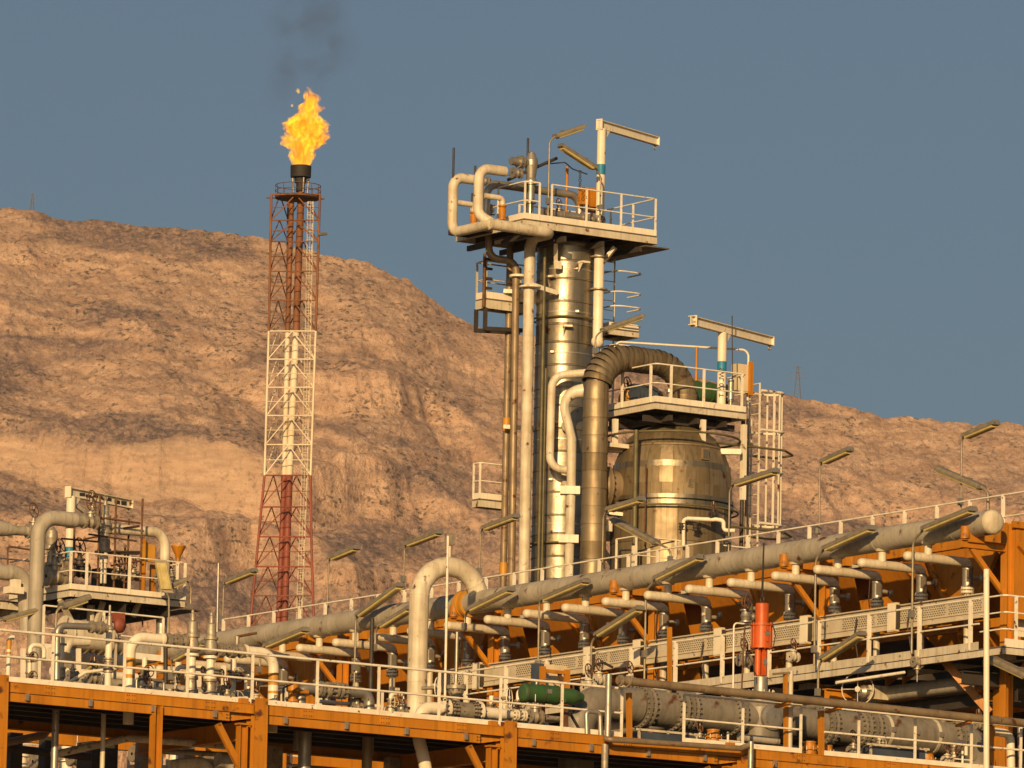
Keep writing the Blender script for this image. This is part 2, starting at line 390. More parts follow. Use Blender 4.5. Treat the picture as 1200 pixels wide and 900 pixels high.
    bp = n.new('ShaderNodeBump'); bp.inputs['Strength'].default_value = .7; bp.inputs['Distance'].default_value = 2.2
    l.new(noise(v1, .5, 6, .7), bp.inputs['Height']); l.new(bp.outputs[0], b.inputs['Normal'])
    me.materials.append(mt)
    return xs, tt, z
LAND = build_land()
def ridge_z(x):
    xs, tt, z = LAND; j = int(np.argmin(np.abs(tt - 1.0))); return float(np.interp(x, xs, z[j]))
def pylon(px, htpx, label):
    q = PY(px, 300, 4005.0); s = 4005 / FPX; base = Vector((q.x, 4005.0, ridge_z(q.x) - 1.5)); h = htpx * s + 1.5
    t = thing('transmission_tower', label, 'transmission tower', base, 'transmission towers on the mountain ridge')
    m_ = MB(); w = h * .10
    X1, Y1 = Vector((1,0,0)), Vector((0,1,0))
    for a in (-1, 1):
        for b in (-1, 1):
            MB().bar(base + X1*w*a + Y1*w*b, base + X1*w*.2*a + Y1*w*.2*b + Z*h, .2, .2).make('leg', M_pylon, t)
    for k in range(7):
        f0, f1 = k/7, (k+1)/7; w0, w1 = w*(1-.8*f0), w*(1-.8*f1)
        for b in (-1, 1):
            m_.bar(base + X1*w0 + Y1*w0*b + Z*h*f0, base - X1*w1 + Y1*w1*b + Z*h*f1, .09, .09); m_.bar(base - X1*w0 + Y1*w0*b + Z*h*f0, base + X1*w1 + Y1*w1*b + Z*h*f1, .09, .09)
    m_.make('lattice_bracing', M_pylon, t)
    for f, ln in ((.66, .24), (.82, .2), (.97, .14)):
        MB().bar(base + Z*h*f - X1*h*ln, base + Z*h*f + X1*h*ln, .2, .2).make('crossarm', M_pylon, t)
pylon(36, 22, 'faint lattice power pylon on the left end of the mountain ridge')
pylon(937, 40, 'faint tall lattice power pylon on the ridge right of the caged ladder')
# ---------------------------------------------------------------- flare stack
def build_flare():
    YL = 620.0
    q0 = PY(335, 735, YL); gz = 0.0
    t = thing('flare_stack', 'tall red and white lattice flare stack burning in front of the mountain', 'flare stack', Vector((q0.x, YL + 2, gz)))
    lp = [(318,228),(315,388),(310,557),(302,640),(293,735),(270,980)]
    rp = [(375,228),(370,388),(364,557),(365,640),(368,735),(374,980)]
    bp = [(338,228),(336,388),(331,557),(329,640),(326,735),(318,980)]
    def interp(pl, y):
        for (x0,y0),(x1,y1) in zip(pl, pl[1:]):
            if y <= y1: return x0 + (x1-x0)*(y-y0)/(y1-y0)
        return pl[-1][0]
    def pt(pl, y, dy): return PY(interp(pl, y), y, YL + dy)
    legs = [(lp, 0.0), (rp, .6), (bp, 4.5)]
    secs = [(228, 388, M_flrust), (388, 557, M_flwhite), (557, 1420, M_flred)]
    for pl, dy in legs:
        for a, b, mt in secs:
            ys = sorted({a, b} | {y for _, y in pl if a < y < b})
            ps = [pt(pl, y, dy) for y in ys]
            if b == 1420: e = ps[-1]; d = (ps[-2] - ps[-3]) if len(ps) > 2 else Vector((0,0,-1)); ps[-1] = ps[-2] + d * ((ps[-2].z - gz) / max(-d.z, 1e-3))
            MB().sweep(ps, .10, 8).make('leg', mt, t)
    levels = [228, 258, 283, 318, 352, 388, 421, 454, 487, 521, 557, 594, 629, 664, 698, 735, 775, 820]
    for i, y in enumerate(levels):
        mt = M_flwhite if 388 <= y < 557 else (M_flrust if y < 388 else M_flred)
        c = [pt(pl, y, dy) for pl, dy in legs]
        s_ = MB()
        for a, b in ((0,1),(1,2),(2,0)): s_.sweep([c[a], c[b]], .065, 6)
        s_.make('strut_ring', mt, t)
        if i + 1 < len(levels):
            d = [pt(pl, levels[i+1], dy) for pl, dy in legs]
            for a, b in ((0,1),(1,2),(2,0)):
                mid = (c[a] + c[b]) / 2
                MB().sweep([mid, d[a]], .055, 6).make('brace', mt, t); MB().sweep([mid, d[b]], .055, 6).make('brace', mt, t)
                e1, e2 = mid.lerp(d[a], .5), mid.lerp(d[b], .5)
                MB().sweep([e1, c[a].lerp(d[a], .5)], .035, 5).make('secondary_strut', mt, t); MB().sweep([e2, c[b].lerp(d[b], .5)], .035, 5).make('secondary_strut', mt, t); MB().sweep([e1, e2], .035, 5).make('secondary_strut', mt, t)
        if i % 2 == 0 and i > 0:
            w = MB(); cc = (c[0] + c[1] + c[2]) / 3
            w.prism([c[1] + (cc - c[1])*.05 , c[1] + (c[0]-c[1])*.42, c[1] + (c[2]-c[1])*.4], Z*.06); w.make('rest_platform', M_flwhite if mt is M_flwhite else M_dark, t)
    def pipe(pts, r, name):
        for a, b, mt in ((-1, 390, M_flrust), (390, 557, M_flwhite), (557, 2000, M_flred)):
            ys = [p for p in pts if a <= p[1] <= b]
            lo, hi = max(a, pts[0][1]), min(b, pts[-1][1])
            allp = [(interp(pts, lo), lo)] + [p for p in pts if lo < p[1] < hi] + [(interp(pts, hi), hi)]
            MB().sweep([PY(x, y, YL + 1.6) for x, y in allp], r, 12).make(name, mt, t)
    pipe([(353,222),(347,388),(339,557),(333,735),(328,860)], .29, 'flare_riser')
    pipe([(342,228),(337,388),(333,557),(326,735),(322,860)], .21, 'purge_riser')
    # caged ladder
    ld = [(364,236),(361,388),(357,557),(350,735),(348,800)]
    a = MB(); rungs = MB(); cage = MB()
    A = [PY(x-2.5, y, YL + .9) for x, y in ld]; B = [PY(x+2.5, y, YL + .9) for x, y in ld]
    a.sweep(A, .035, 6).sweep(B, .035, 6); a.make('ladder_rails', M_flwhite, t)
    for k in range(150):
        y = 238 + k * 3.7; 
        if y > 795: break
        x = interp(ld, y); rungs.sweep([PY(x-2.5, y, YL+.9), PY(x+2.5, y, YL+.9)], .02, 5)
        if k % 4 == 0:
            c = PY(x, y, YL + .9); ps = [c + Vector((math.cos(w)*.34, -math.sin(w)*.6, 0)) for w in [math.pi*i/6 for i in range(7)]]
            cage.sweep(ps, .022, 5)
    for dx in (-3.5, 0, 3.5): cage.sweep([PY(x+dx, y, YL+.45) for x, y in ld], .016, 5)
    rungs.make('rung', M_flwhite, t, kind='stuff'); cage.make('ladder_cage', M_flwhite, t)
    # top platform and tip
    c = PY(349, 231, YL + 1.6)
    dk = MB().cyl(c - Z*.12, c + Z*.05, 1.9, 14); dk.make('top_platform', M_rust, t)
    gr = MB()
    for k in range(14):
        p = c + Vector((math.cos(2*math.pi*k/14), math.sin(2*math.pi*k/14), 0)) * 1.85; gr.sweep([p, p + Z*.95], .028, 5)
    gr.torus(c + Z*.95, Z, 1.85, .03, 28); gr.torus(c + Z*.5, Z, 1.85, .025, 28); gr.make('guardrail', M_rust, t)
    MB().bar(c + Vector((-2.6,0,-.1)), c + Vector((2.2,0,-.1)), .12, .12).make('outrigger', M_dark, t)
    f = PY(352, 222, YL + 1.6)
    MB().lathe(f, Z, [(-.2,.0),(-.2,.36),(.55,.36),(.55,.5),(.9,.5),(.95,.58),(1.0,.84),(1.95,.86),(1.95,.70),(1.5,.66)], 20).make('flare_tip', M_black, t)
    for k in range(4):
        d = Vector((math.cos(k*1.57+.4), math.sin(k*1.57+.4), 0)); MB().sweep([f + d*.62 - Z*.3, f + d*.7 + Z*.9], .07, 8).make('pilot_burner', M_valve, t)
    a = PY(372, 275, YL + .5); MB().bar(a, a + Vector((.8, 0, .12)), .25, .22).make('floodlight', M_dark, t)
    return f + Z*1.95
FTIP = build_flare()
def build_fire():
    f = FTIP; s = (620+1.6)/FPX
    n, m = 44, 90; vs = []
    prof = [(0,.62),(8,.68),(16,.80),(25,.92),(34,.98),(42,1.12),(50,1.08),(58,.72),(66,.62),(74,.60),(80,.50),(86,.34),(91,.16),(95,.02)]
    off = [(0,0),(20,1),(40,3),(55,5),(70,10),(80,11),(90,8),(95,9)]
    from mathutils import noise as N
    for i in range(m):
        hp = 95*i/(m-1); r = np.interp(hp, [p[0] for p in prof], [p[1] for p in prof]) * 17.5*s; ox = np.interp(hp, [p[0] for p in off], [p[1] for p in off]) * s
        for k in range(n):
            w = 2*math.pi*k/n; d = Vector((math.cos(w), math.sin(w), 0)); q = Vector((d.x*1.3, d.y*1.3, hp*s*.9))
            g = 1 + .95*N.fractal(q*1.3 + Vector((3.1, 0, 1.7)), 1, 2, 4) * min(1, hp/18)
            lob = 0
            if d.x < 0: lob = 15*s*math.exp(-((hp-52)/8)**2) * abs(d.x)**3            # tongue to the left
            if d.x > 0: lob += 4*s*math.exp(-((hp-36)/7)**2) * abs(d.x)**2
            vs.append(f + Vector((ox, 0, hp*s)) + d*(r*max(.12, g) + lob) + Z*(N.noise(q*2.2)*3*s*min(1, hp/12)))
    b = MB(); b.add(vs, [(i*n+k, i*n+(k+1)%n, (i+1)*n+(k+1)%n, (i+1)*n+k) for i in range(m-1) for k in range(n)] + [tuple(range(n))[::-1], tuple(range((m-1)*n, m*n))], True)
    for (x, y, r) in ((-6, 91, 2.2), (26, 71, 1.5), (-13, 73, 1.4), (6, 95, 1.3)):
        c = f + Vector((x*s, 0, y*s)); k = len(b.v); b.ball(c, r*s, 10, 1.3)
        for i in range(k, len(b.v)): b.v[i] = b.v[i] + (b.v[i]-c) * N.noise((b.v[i])*5) * .9
    mt = bpy.data.materials.new('burning_gas'); mt.use_nodes = True; nd = mt.node_tree.nodes; l = mt.node_tree.links; nd.clear()
    out = nd.new('ShaderNodeOutputMaterial'); em = nd.new('ShaderNodeEmission'); ab = nd.new('ShaderNodeVolumeAbsorption'); ab.inputs[0].default_value = (0,0,0,1); ad = nd.new('ShaderNodeAddShader'); l.new(em.outputs[0], ad.inputs[0]); l.new(ab.outputs[0], ad.inputs[1]); l.new(ad.outputs[0], out.inputs['Volume'])
    tc = nd.new('ShaderNodeTexCoord'); nz = nd.new('ShaderNodeTexNoise'); nz.inputs['Scale'].default_value = 1.25; nz.inputs['Detail'].default_value = 6; nz.inputs['Roughness'].default_value = .62; nz.inputs['Distortion'].default_value = 1.6
    mp = nd.new('ShaderNodeMapping'); mp.inputs['Scale'].default_value = (1.2, 1.2, .6); l.new(tc.outputs['Object'], mp.inputs[0]); l.new(mp.outputs[0], nz.inputs['Vector'])
    cr = nd.new('ShaderNodeValToRGB'); e = cr.color_ramp.elements; l.new(nz.outputs[0], cr.inputs[0])
    e[0].position = .38; e[0].color = (.85, .15, .008, 1); e[1].position = .62; e[1].color = (1.8, 1.05, .06, 1)
    x = cr.color_ramp.elements.new(.48); x.color = (1.3, .42, .012, 1)
    mr = nd.new('ShaderNodeMapRange'); mr.inputs[1].default_value = .36; mr.inputs[2].default_value = .62; mr.inputs[3].default_value = .5; mr.inputs[4].default_value = 3.2
    l.new(nz.outputs[0], mr.inputs[0]); l.new(cr.outputs[0], em.inputs[0]); l.new(mr.outputs[0], em.inputs[1]); mm_ = nd.new('ShaderNodeMath'); mm_.operation = 'MULTIPLY'; mm_.inputs[1].default_value = 1.0; l.new(mr.outputs[0], mm_.inputs[0]); l.new(mm_.outputs[0], ab.inputs[1])
    o = b.make('flame', mt); tag(o, 'ragged yellow and orange gas flame on top of the flare stack', 'flame')
    # thin dark smoke drifting up from the flame
    sm = MB(); vs = []; n, m = 20, 40
    cx = [(0,-6),(30,-18),(60,-14),(95,0),(140,6),(200,10)]; cr_ = [(0,9),(30,20),(60,38),(95,54),(140,58),(200,52)]
    for i in range(m):
        hp = 36 + 224*i/(m-1); q = hp - 36; r = np.interp(q, [p[0] for p in cr_], [p[1] for p in cr_]); ox = np.interp(q, [p[0] for p in cx], [p[1] for p in cx])
        for k in range(n):
            w = 2*math.pi*k/n; d = Vector((math.cos(w), math.sin(w)*.7, 0))
            vs.append(f + Vector((ox*s, 2.5, hp*s)) + d*r*s*(1 + .4*N.noise(Vector((d.x*1.4, d.y*1.4, hp*.03)))))
    sm.add(vs, [(i*n+k, i*n+(k+1)%n, (i+1)*n+(k+1)%n, (i+1)*n+k) for i in range(m-1) for k in range(n)] + [tuple(range(n))[::-1], tuple(range((m-1)*n, m*n))], True)
    mt = bpy.data.materials.new('thin_smoke'); mt.use_nodes = True; nd = mt.node_tree.nodes; l = mt.node_tree.links; nd.clear()
    out = nd.new('ShaderNodeOutputMaterial'); pv = nd.new('ShaderNodeVolumePrincipled'); l.new(pv.outputs[0], out.inputs['Volume'])
    pv.inputs['Color'].default_value = (.16, .15, .15, 1); tc = nd.new('ShaderNodeTexCoord')
    nz = nd.new('ShaderNodeTexNoise'); nz.inputs['Scale'].default_value = .34; nz.inputs['Detail'].default_value = 4; nz.inputs['Distortion'].default_value = .8; l.new(tc.outputs['Object'], nz.inputs['Vector'])
    # fades out towards the edge of the plume and with height
    mr = nd.new('ShaderNodeMapRange'); mr.inputs[1].default_value = .44; mr.inputs[2].default_value = .72; mr.inputs[3].default_value = 0; mr.inputs[4].default_value = .16
    l.new(nz.outputs[0], mr.inputs[0]); sx = nd.new('ShaderNodeSeparateXYZ'); l.new(tc.outputs['Generated'], sx.inputs[0]); f_ = mr.outputs[0]
    for i in (0, 1):
        a = nd.new('ShaderNodeMath'); a.operation = 'SUBTRACT'; a.inputs[1].default_value = .5; l.new(sx.outputs[i], a.inputs[0])
        a2 = nd.new('ShaderNodeMath'); a2.operation = 'ABSOLUTE'; l.new(a.outputs[0], a2.inputs[0])
        r_ = nd.new('ShaderNodeMapRange'); r_.inputs[1].default_value = .5; r_.inputs[2].default_value = .22; l.new(a2.outputs[0], r_.inputs[0])
        x_ = nd.new('ShaderNodeMath'); x_.operation = 'MULTIPLY'; l.new(f_, x_.inputs[0]); l.new(r_.outputs[0], x_.inputs[1]); f_ = x_.outputs[0]
    l.new(f_, pv.inputs['Density'])
    o = sm.make('smoke', mt); tag(o, 'thin dark smoke drifting up from the flare flame', 'smoke', kind='stuff')
build_fire()
# ---------------------------------------------------------------- plant kit: railings, lamps, valves, pipes
def railing(name, label, pts, height=1.1, posts=None, spacing=1.6, toe=.12, mids=1, mat=None, rr=.024, pw=.06, group=None, closed=False, postmat=None):
    mat = mat or M_rail; pts = [Vector(p) for p in pts]
    t = thing(name, label, 'railing', pts[0], group)
    if posts is None:
        posts = [pts[0]]
        for a, b in zip(pts, pts[1:]):
            n = max(1, round((b - a).length / spacing)); posts += [a + (b-a)*k/n for k in range(1, n+1)]
    for p in posts:
        MB().box(p + Z*height/2, pw*.5, pw*.28, height/2).make('post', postmat or mat, t)
    up = [p + Z*height for p in pts]
    MB().tube(up, rr, .12, 8).make('top_rail', mat, t)
    for k in range(mids):
        z = height*(k+1)/(mids+1); MB().tube([p + Z*z for p in pts], rr*.85, .1, 8).make('mid_rail', mat, t)
    if toe:
        for a, b in zip(pts, pts[1:]): MB().bar(a + Z*(toe/2+.02), b + Z*(toe/2+.02), .012, toe).make('toe_board', mat, t)
    return t
def pipe(name, label, pts, r, mat=None, fil=None, n=14, cat='pipe', group=None, seams=None, caps=True, clampmat=None):
    """a pipe with its own weld seams / cladding laps as rings"""
    mat = mat or M_pipe; t = thing(name, label, cat, pts[0], group)
    fp = fillet(pts, fil if fil is not None else r*3, 8)
    MB().sweep(fp, r, n, caps).make('pipe_run', mat, t)
    if seams:
        d = 0; nxt = seams*.6; s_ = MB(); any_ = False
        for a, b in zip(fp, fp[1:]):
            ln = (b-a).length
            while ln > 1e-6 and d + ln >= nxt:
                c = a + (b-a)*((nxt-d)/ln); s_.disc(c, b-a, r*1.04, .05, n); any_ = True; nxt += seams
            d += ln
        if any_: s_.make('cladding_seam', mat, t, kind='stuff')
    return t
LAMPS = []
def lamp(label, joint, tip, pole, width=.24, r=.03, lens_down=True, group='twin tube lamps on bent poles', face=None):
    """joint/tip: ends of the lamp head; pole: points from the head joint down to the base"""
    joint = Vector(joint); tip = Vector(tip); pole = [Vector(p) for p in pole]
    t = thing('lamp_post', label, 'lamp', pole[-1], group)
    ax = (tip - joint).normalized(); ln = (tip - joint).length
    sd = face.normalized() if face is not None else ax.cross(Z).normalized()
    up = sd.cross(ax).normalized()
    if up.z < 0: up = -up
    MB().tube([joint + ax*.12 + up*.02] + [joint - ax*.06] + pole, r, .28, 8).make('pole', M_housing, t)
    q = pole[0].lerp(pole[-1], .62 + .25*random.random()); MB().box(q - U*.05 - V*.05, .06, .05, .09).make('junction_box', M_steel, t)
    w = width/2
    c0 = joint
    sec = [(-w, -.035), (w, -.035), (w, .02), (w*.72, .075), (-w*.72, .075), (-w, .02)]
    h = MB().prism([c0 + sd*a + up*b for a, b in sec], ax*ln).make('housing', M_housing, t)
    MB().prism([c0 + ax*.07 + sd*a + up*b for a, b in [(-w*.86, -.038), (w*.86, -.038), (w*.78, -.085), (-w*.78, -.085)]], ax*(ln-.14)).make('lens', M_lens, h)
    for e, sg in ((joint, -1), (tip, 1)):
        MB().prism([e + sd*a*1.04 + up*(b*1.05) for a, b in sec], ax*.03*sg).make('end_cap', M_steel, h)
    MB().bar(c0 + ax*ln*.3 + up*.08, c0 + ax*ln*.3 + up*.11, w*1.6, .05, ax).make('bracket', M_steel, t)
    # the two tubes inside, proud of the lens as ridges
    for a in (-.5, .5):
        MB().sweep([c0 + ax*.1 + sd*a*w - up*.078, c0 + ax*(ln-.1) + sd*a*w - up*.078], .022, 6).make('tube_ridge', M_lens, h)
    return t
def flange_pair(t, p, ax, R, mat=None, gap=.06, th=.05, k=12):
    mat = mat or M_valve; ax = ax.normalized()
    MB().disc(p - ax*(gap/2+th/2), ax, R, th, 20).make('flange', mat, t); MB().disc(p + ax*(gap/2+th/2), ax, R, th, 20).make('flange', mat, t)
    MB().bolts(p, ax, R*.84, k, R*.055, gap+th*2.9).make('bolts', M_steel, t, kind='stuff')
def gate_valve(label, p, ax, r, stem=None, mat=None, wheel=True, name='gate_valve', cat='valve', group=None, wl=None, wmat=None, wax=None):
    mat = mat or M_valve; stem = stem or Z; ax = ax.normalized(); wl = wl or r*3.6
    t = thing(name, label, cat, p, group)
    MB().lathe(p - ax*r*1.5, ax, [(0, r*.3),(0, r*1.5),(r*.3, r*1.5),(r*.3, r*.95),(r*1.0, r*1.15),(r*1.5,r*1.35),(r*2.0, r*1.15),(r*2.7, r*.95),(r*2.7, r*1.5),(r*3, r*1.5),(r*3, r*.3)], 18).make('body', mat, t)
    MB().lathe(p, stem, [(r*.6, r*.8),(r*1.7, r*.7),(r*1.7, r*1.05),(r*2.0, r*1.05),(r*2.0, r*.5),(wl*.8, r*.3)], 14).make('bonnet', mat, t)
    MB().sweep([p + stem*wl*.6, p + stem*(wl+.12)], r*.14, 8).make('stem', M_steel, t)
    if wheel: MB().wheel(p + stem*wl, wax or (U*.4 - V*.9 + Z*.15).normalized(), r*1.6, max(.016, r*.11)).make('handwheel', wmat or M_rust, t)
    for s_ in (-1, 1): MB().bolts(p + ax*s_*r*1.35, ax, r*1.25, 10, r*.09, r*.45).make('bolts', M_steel, t, kind='stuff')
    return t
def platform(name, label, poly, th=.22, mat=None, deckmat=None, beams=3, inset=.12, group=None, toe=.18):
    """deck of grating on a frame of edge beams, poly counter-clockwise at deck height"""
    t = thing(name, label, 'platform', poly[0], group); poly = [Vector(p) for p in poly]; n = len(poly)
    MB().prism([p - Z*.05 for p in poly], Z*.05).make('grating', deckmat or M_deck, t)
    for i in range(n):
        a, b = poly[i], poly[(i+1) % n]
        MB().bar(a - Z*(.056 + th/2), b - Z*(.056 + th/2), .08, th).make('edge_beam', M_creamd if mat in (None, M_cream) else mat, t)
        if toe: MB().bar(a + Z*(toe/2), b + Z*(toe/2), .016, toe).make('toe_board', mat or M_cream, t)
    c = sum(poly, Vector()) / n
    for k in range(1, beams+1):
        f = k/(beams+1); a = poly[0].lerp(poly[1], f); b = poly[3 % n].lerp(poly[2], f)
        MB().bar(a - Z*(.06+th*.45), b - Z*(.06+th*.45), .07, th*.8).make('joist', M_dark, t)
    return t
def davit(name, label, base, topz, r, dirv, ln, h=.25, back=.18, low=None, band=None, hookmat=None, mat=None, blackened=False):
    mat = mat or M_cream; base = Vector(base); top = Vector((base.x, base.y, topz)); d = dirv.normalized()
    t = thing(name, label, 'davit', base)
    MB().cyl(base, top - Z*h*.9, r, 18).make('mast', mat, t)
    if band: MB().cyl(Vector((base.x, base.y, band - .16)), Vector((base.x, base.y, band + .16)), r*1.03, 18).make('blue_band', M_blue, t)
    MB().ibeam(top - d*back - Z*h*.45, top + d*ln - Z*h*.45, h*.62, h, .02).make('jib', mat, t)
    if blackened: 
        sd = d.cross(Z).normalized()
        for k in range(7):
            f = .12 + k*.115 + random.uniform(-.02, .02); MB().bar(top + d*ln*f + sd*.018 - Z*h*(.3+.2*random.random()), top + d*ln*(f+.09) + sd*.018 - Z*h*(.35+.2*random.random()), .006, h*random.uniform(.25,.55)).make('bare_patch', M_dark, t)
    g = MB(); sd = d.cross(Z).normalized()
    for s_ in (-1, 1): g.prism([top - Z*h*.92 + sd*(h*.2*s_) + d*r*.9, top - Z*h*.92 + sd*(h*.2*s_) + d*(r+.25), top - Z*(h*.92+.3) + sd*(h*.2*s_) + d*r*.9], sd*.014)
    g.make('gusset', mat, t)
    MB().box(top - d*back*.9 - Z*h*.45, .015, h*.42, h*.62, d, sd).make('end_plate', mat, t); MB().box(top + d*(ln-.01) - Z*h*.45, .015, h*.33, h*.52, d, sd).make('end_plate', mat, t)
    e = top + d*(ln - .14) - Z*h; MB().torus(e - Z*.07, sd, .06, .018, 12).make('hook_eye', M_steel, t)
    return t
def ladder(t, p, dx, z0, z1, w=.42, mat=None):
    mat = mat or M_cream
    for s_ in (-1, 1): MB().bar(Vector((p.x, p.y, z0)) + dx*w/2*s_, Vector((p.x, p.y, z1)) + dx*w/2*s_, .02, .06).make('stringer', mat, t)
    z = z0 + .15
    while z < z1: MB().sweep([Vector((p.x, p.y, z)) - dx*w/2, Vector((p.x, p.y, z)) + dx*w/2], .016, 6).make('rung', mat, t); z += .3
def text_on(parent, s, c, xdir, updir, size, mat=None, name='lettering'):
    cu = bpy.data.curves.new(name, 'FONT'); cu.body = s; cu.size = size; cu.align_x = 'CENTER'; cu.align_y = 'CENTER'; cu.extrude = .002
    o = bpy.data.objects.new(name, cu); COL.objects.link(o); cu.materials.append(mat or M_ink)
    dg = bpy.context.evaluated_depsgraph_get(); me = bpy.data.meshes.new_from_object(o.evaluated_get(dg)); bpy.data.objects.remove(o)
    o = bpy.data.objects.new(name, me); COL.objects.link(o)
    n = xdir.cross(updir); mm = Matrix((xdir, updir, n)).transposed().to_4x4(); 
    o.parent = parent; mm.translation = c - Vector(parent['_o']); o.matrix_local = mm
    return o
# ---------------------------------------------------------------- distillation column
CY = 232.0; CS = CY/FPX                             # depth of the column, metres per pixel there
CA = PY(661, 400, CY)                               # a point on its axis
def cz(py): return PY(661, py, CY).z
def CL(du, dv, z): return Vector((CA.x, CA.y, z)) + U*du + V*dv
ZB = cz(780); ZT = cz(292)
TOCAM = Vector((-CA.x, -CA.y, 0)).normalized()
def build_column():
    t = thing('distillation_column', 'tall aluminium clad distillation column under the high platform', 'column', CL(0,0,ZB))
    R = .875
    MB().cyl(CL(0,0,ZB), CL(0,0,ZT), R-.03, 40).make('shell', M_alud, t)
    MB().cyl(CL(0,0,0), CL(0,0,ZB+.01), R+.08, 32).make('skirt', M_creamd, t)
    z = ZB; k = 0
    while z < ZT - .2:
        h = .70 if k % 3 else .56; h = min(h, ZT - z)
        r = R + random.uniform(-.006, .006)
        MB().lathe(CL(0,0,z), Z, [(0, r-.03),(0, r+.012),(.03, r+.016),(.06, r),(h-.012, r)], 40).make('cladding_band', M_alu if (k*7) % 5 else M_alud, t)
        if k % 2 == 0:
            MB().lathe(CL(0,0,z+h*.55), Z, [(0, r),(0, r+.014),(.035, r+.014),(.035, r)], 40).make('strap', M_steel, t)
            MB().box(CL(0,0,z+h*.55+.02) + TOCAM*(r+.02) + TOCAM.cross(Z)*random.uniform(-.5,.5), .05, .02, .03, TOCAM.cross(Z), TOCAM).make('buckle', M_steel, t)
        z += h; k += 1
    MB().rev(CL(0,0,ZT), Z, [(0, R),(.05, R+.06),(.12, R+.06),(.12, R*.96),(.3, R*.8),(.42, R*.45),(.46,.05)], 40).make('top_head', M_alud, t)
    for dz, a in ((cz(312), -.6), (cz(330), .45), (cz(388), -.1), (cz(500), .3)):
        d = (TOCAM*math.cos(a) + TOCAM.cross(Z)*math.sin(a)); s_ = d.cross(Z)
        MB().box(CL(0,0,dz) + d*(R+.12), .14, .13, .03, s_, d).make('support_lug', M_cream, t)
        MB().prism([CL(0,0,dz-.03)+d*R+s_*.1, CL(0,0,dz-.03)+d*(R+.22)+s_*.1, CL(0,0,dz-.3)+d*R+s_*.1], s_*.02).make('lug_gusset', M_cream, t)
    # nozzles low on the right
    for y in (505, 575):
        p = CL(0,0,cz(y)); d = (TOCAM + TOCAM.cross(Z)*-.15).normalized()
        MB().lathe(p + d*(R-.1), d, [(0,.1),(.25,.1),(.25,.19),(.32,.19),(.32,.05),(.34,0)], 14).make('nozzle', M_valve, t)
build_column()
# top platform
ZD = cz(276)
cp = [CL(-2.75,-1.75,ZD), CL(2.15,-1.75,ZD), CL(2.15,1.9,ZD), CL(-2.75,1.9,ZD)]
pt_ = platform('column_platform', 'high cream platform on top of the tall column', cp, .2, M_cream, M_deck, 6)
platform('side_platform', 'dark narrow deck behind the two pipe loops of the high platform', [CL(-3.5,-.1,ZD-.03), CL(-2.8,-.1,ZD-.03), CL(-2.8,1.2,ZD-.03), CL(-3.5,1.2,ZD-.03)], .14, M_dark, M_deck, 1, toe=0)
for du in (-2.4, -1.2, 0.2, 1.6):
    MB().bar(CL(du,-1.7,ZD-.45), CL(du,1.8,ZD-.45), .1, .16).make('cross_beam', M_dark, pt_)
for du in (-1.2, 1.0):
    MB().bar(CL(du*1.0,-1.2,ZD-.4), CL(du*.7,-.7,cz(316)), .12, .12).make('knee_brace', M_cream, pt_)
    MB().box(CL(du*.7,-.82,cz(318)), .1, .06, .12).make('bracket_foot', M_cream, pt_)
MB().prism([CL(1.6,-1.95,ZD-.40), CL(2.5,-1.95,ZD-.40), CL(2.5,1.2,ZD-.40), CL(1.6,1.2,ZD-.40)], Z*.04).make('canopy_plate', M_deck, pt_)
railing('platform_railing', 'cream railing round the top column platform', [CL(-1.75,-1.75,ZD), CL(2.1,-1.75,ZD), CL(2.1,1.85,ZD), CL(-.5,1.85,ZD)], 1.15, spacing=1.35, toe=0)
railing('platform_railing', 'short end railing between the two pipe loops of the column platform', [CL(-2.7,1.2,ZD), CL(-2.7,-1.7,ZD), CL(-2.2,-1.75,ZD)], 1.15, spacing=1.2, toe=0)
# overhead vapour line: manifold, two loops, riser
VW = -2.15
K = CL(-3.45, VW, cz(268)); K = PY(575, 268, K.y)
E_ = on_v(653, vv(K), PY(640, 276, K.y).z)
zlow = PV(640, 272, vv(K)).z
E_ = K + U*((653-575)*K.y/FPX/.829 - .1); E_ = Vector((E_.x, E_.y, zlow))
zK = PY(575, 264, K.y).z
K = Vector((K.x, K.y, zlow + .02))
RT = E_ + V*1.2
RB = Vector((RT.x, RT.y, cz(760)))
pipe('overhead_line', 'big cream pipe running down the left of the column from the top platform', [K - U*.05, E_, RT + V*.05, RB], .17, M_pipe, .38, 18, seams=2.4)
LF = K + V*2.1
pipe('overhead_loop', 'left cream pipe loop hanging off the end of the high platform', [K + U*.02, LF, LF + Z*1.72, LF + Z*1.72 + U*.85], .155, M_pipe, .34, 16, seams=3.0)
LF2 = K + V*.55
pipe('overhead_loop', 'right cream pipe loop rising from the bend of the overhead pipe', [K + U*.25 + V*.1, LF2 + Z*.35 - U*.1, LF2 + Z*1.78 - U*.1, LF2 + Z*1.78 + U*.85], .155, M_pipe, .36, 16)
for a, lab in ((LF + Z*1.72 + U*1.0, 'flanged valve at the end of the left cream loop'), (LF2 + Z*1.78 + U*1.15, 'flanged silver valve at the end of the right cream loop')):
    gate_valve(lab, a + U*.12, U, .11, V, M_steel, wheel=False)
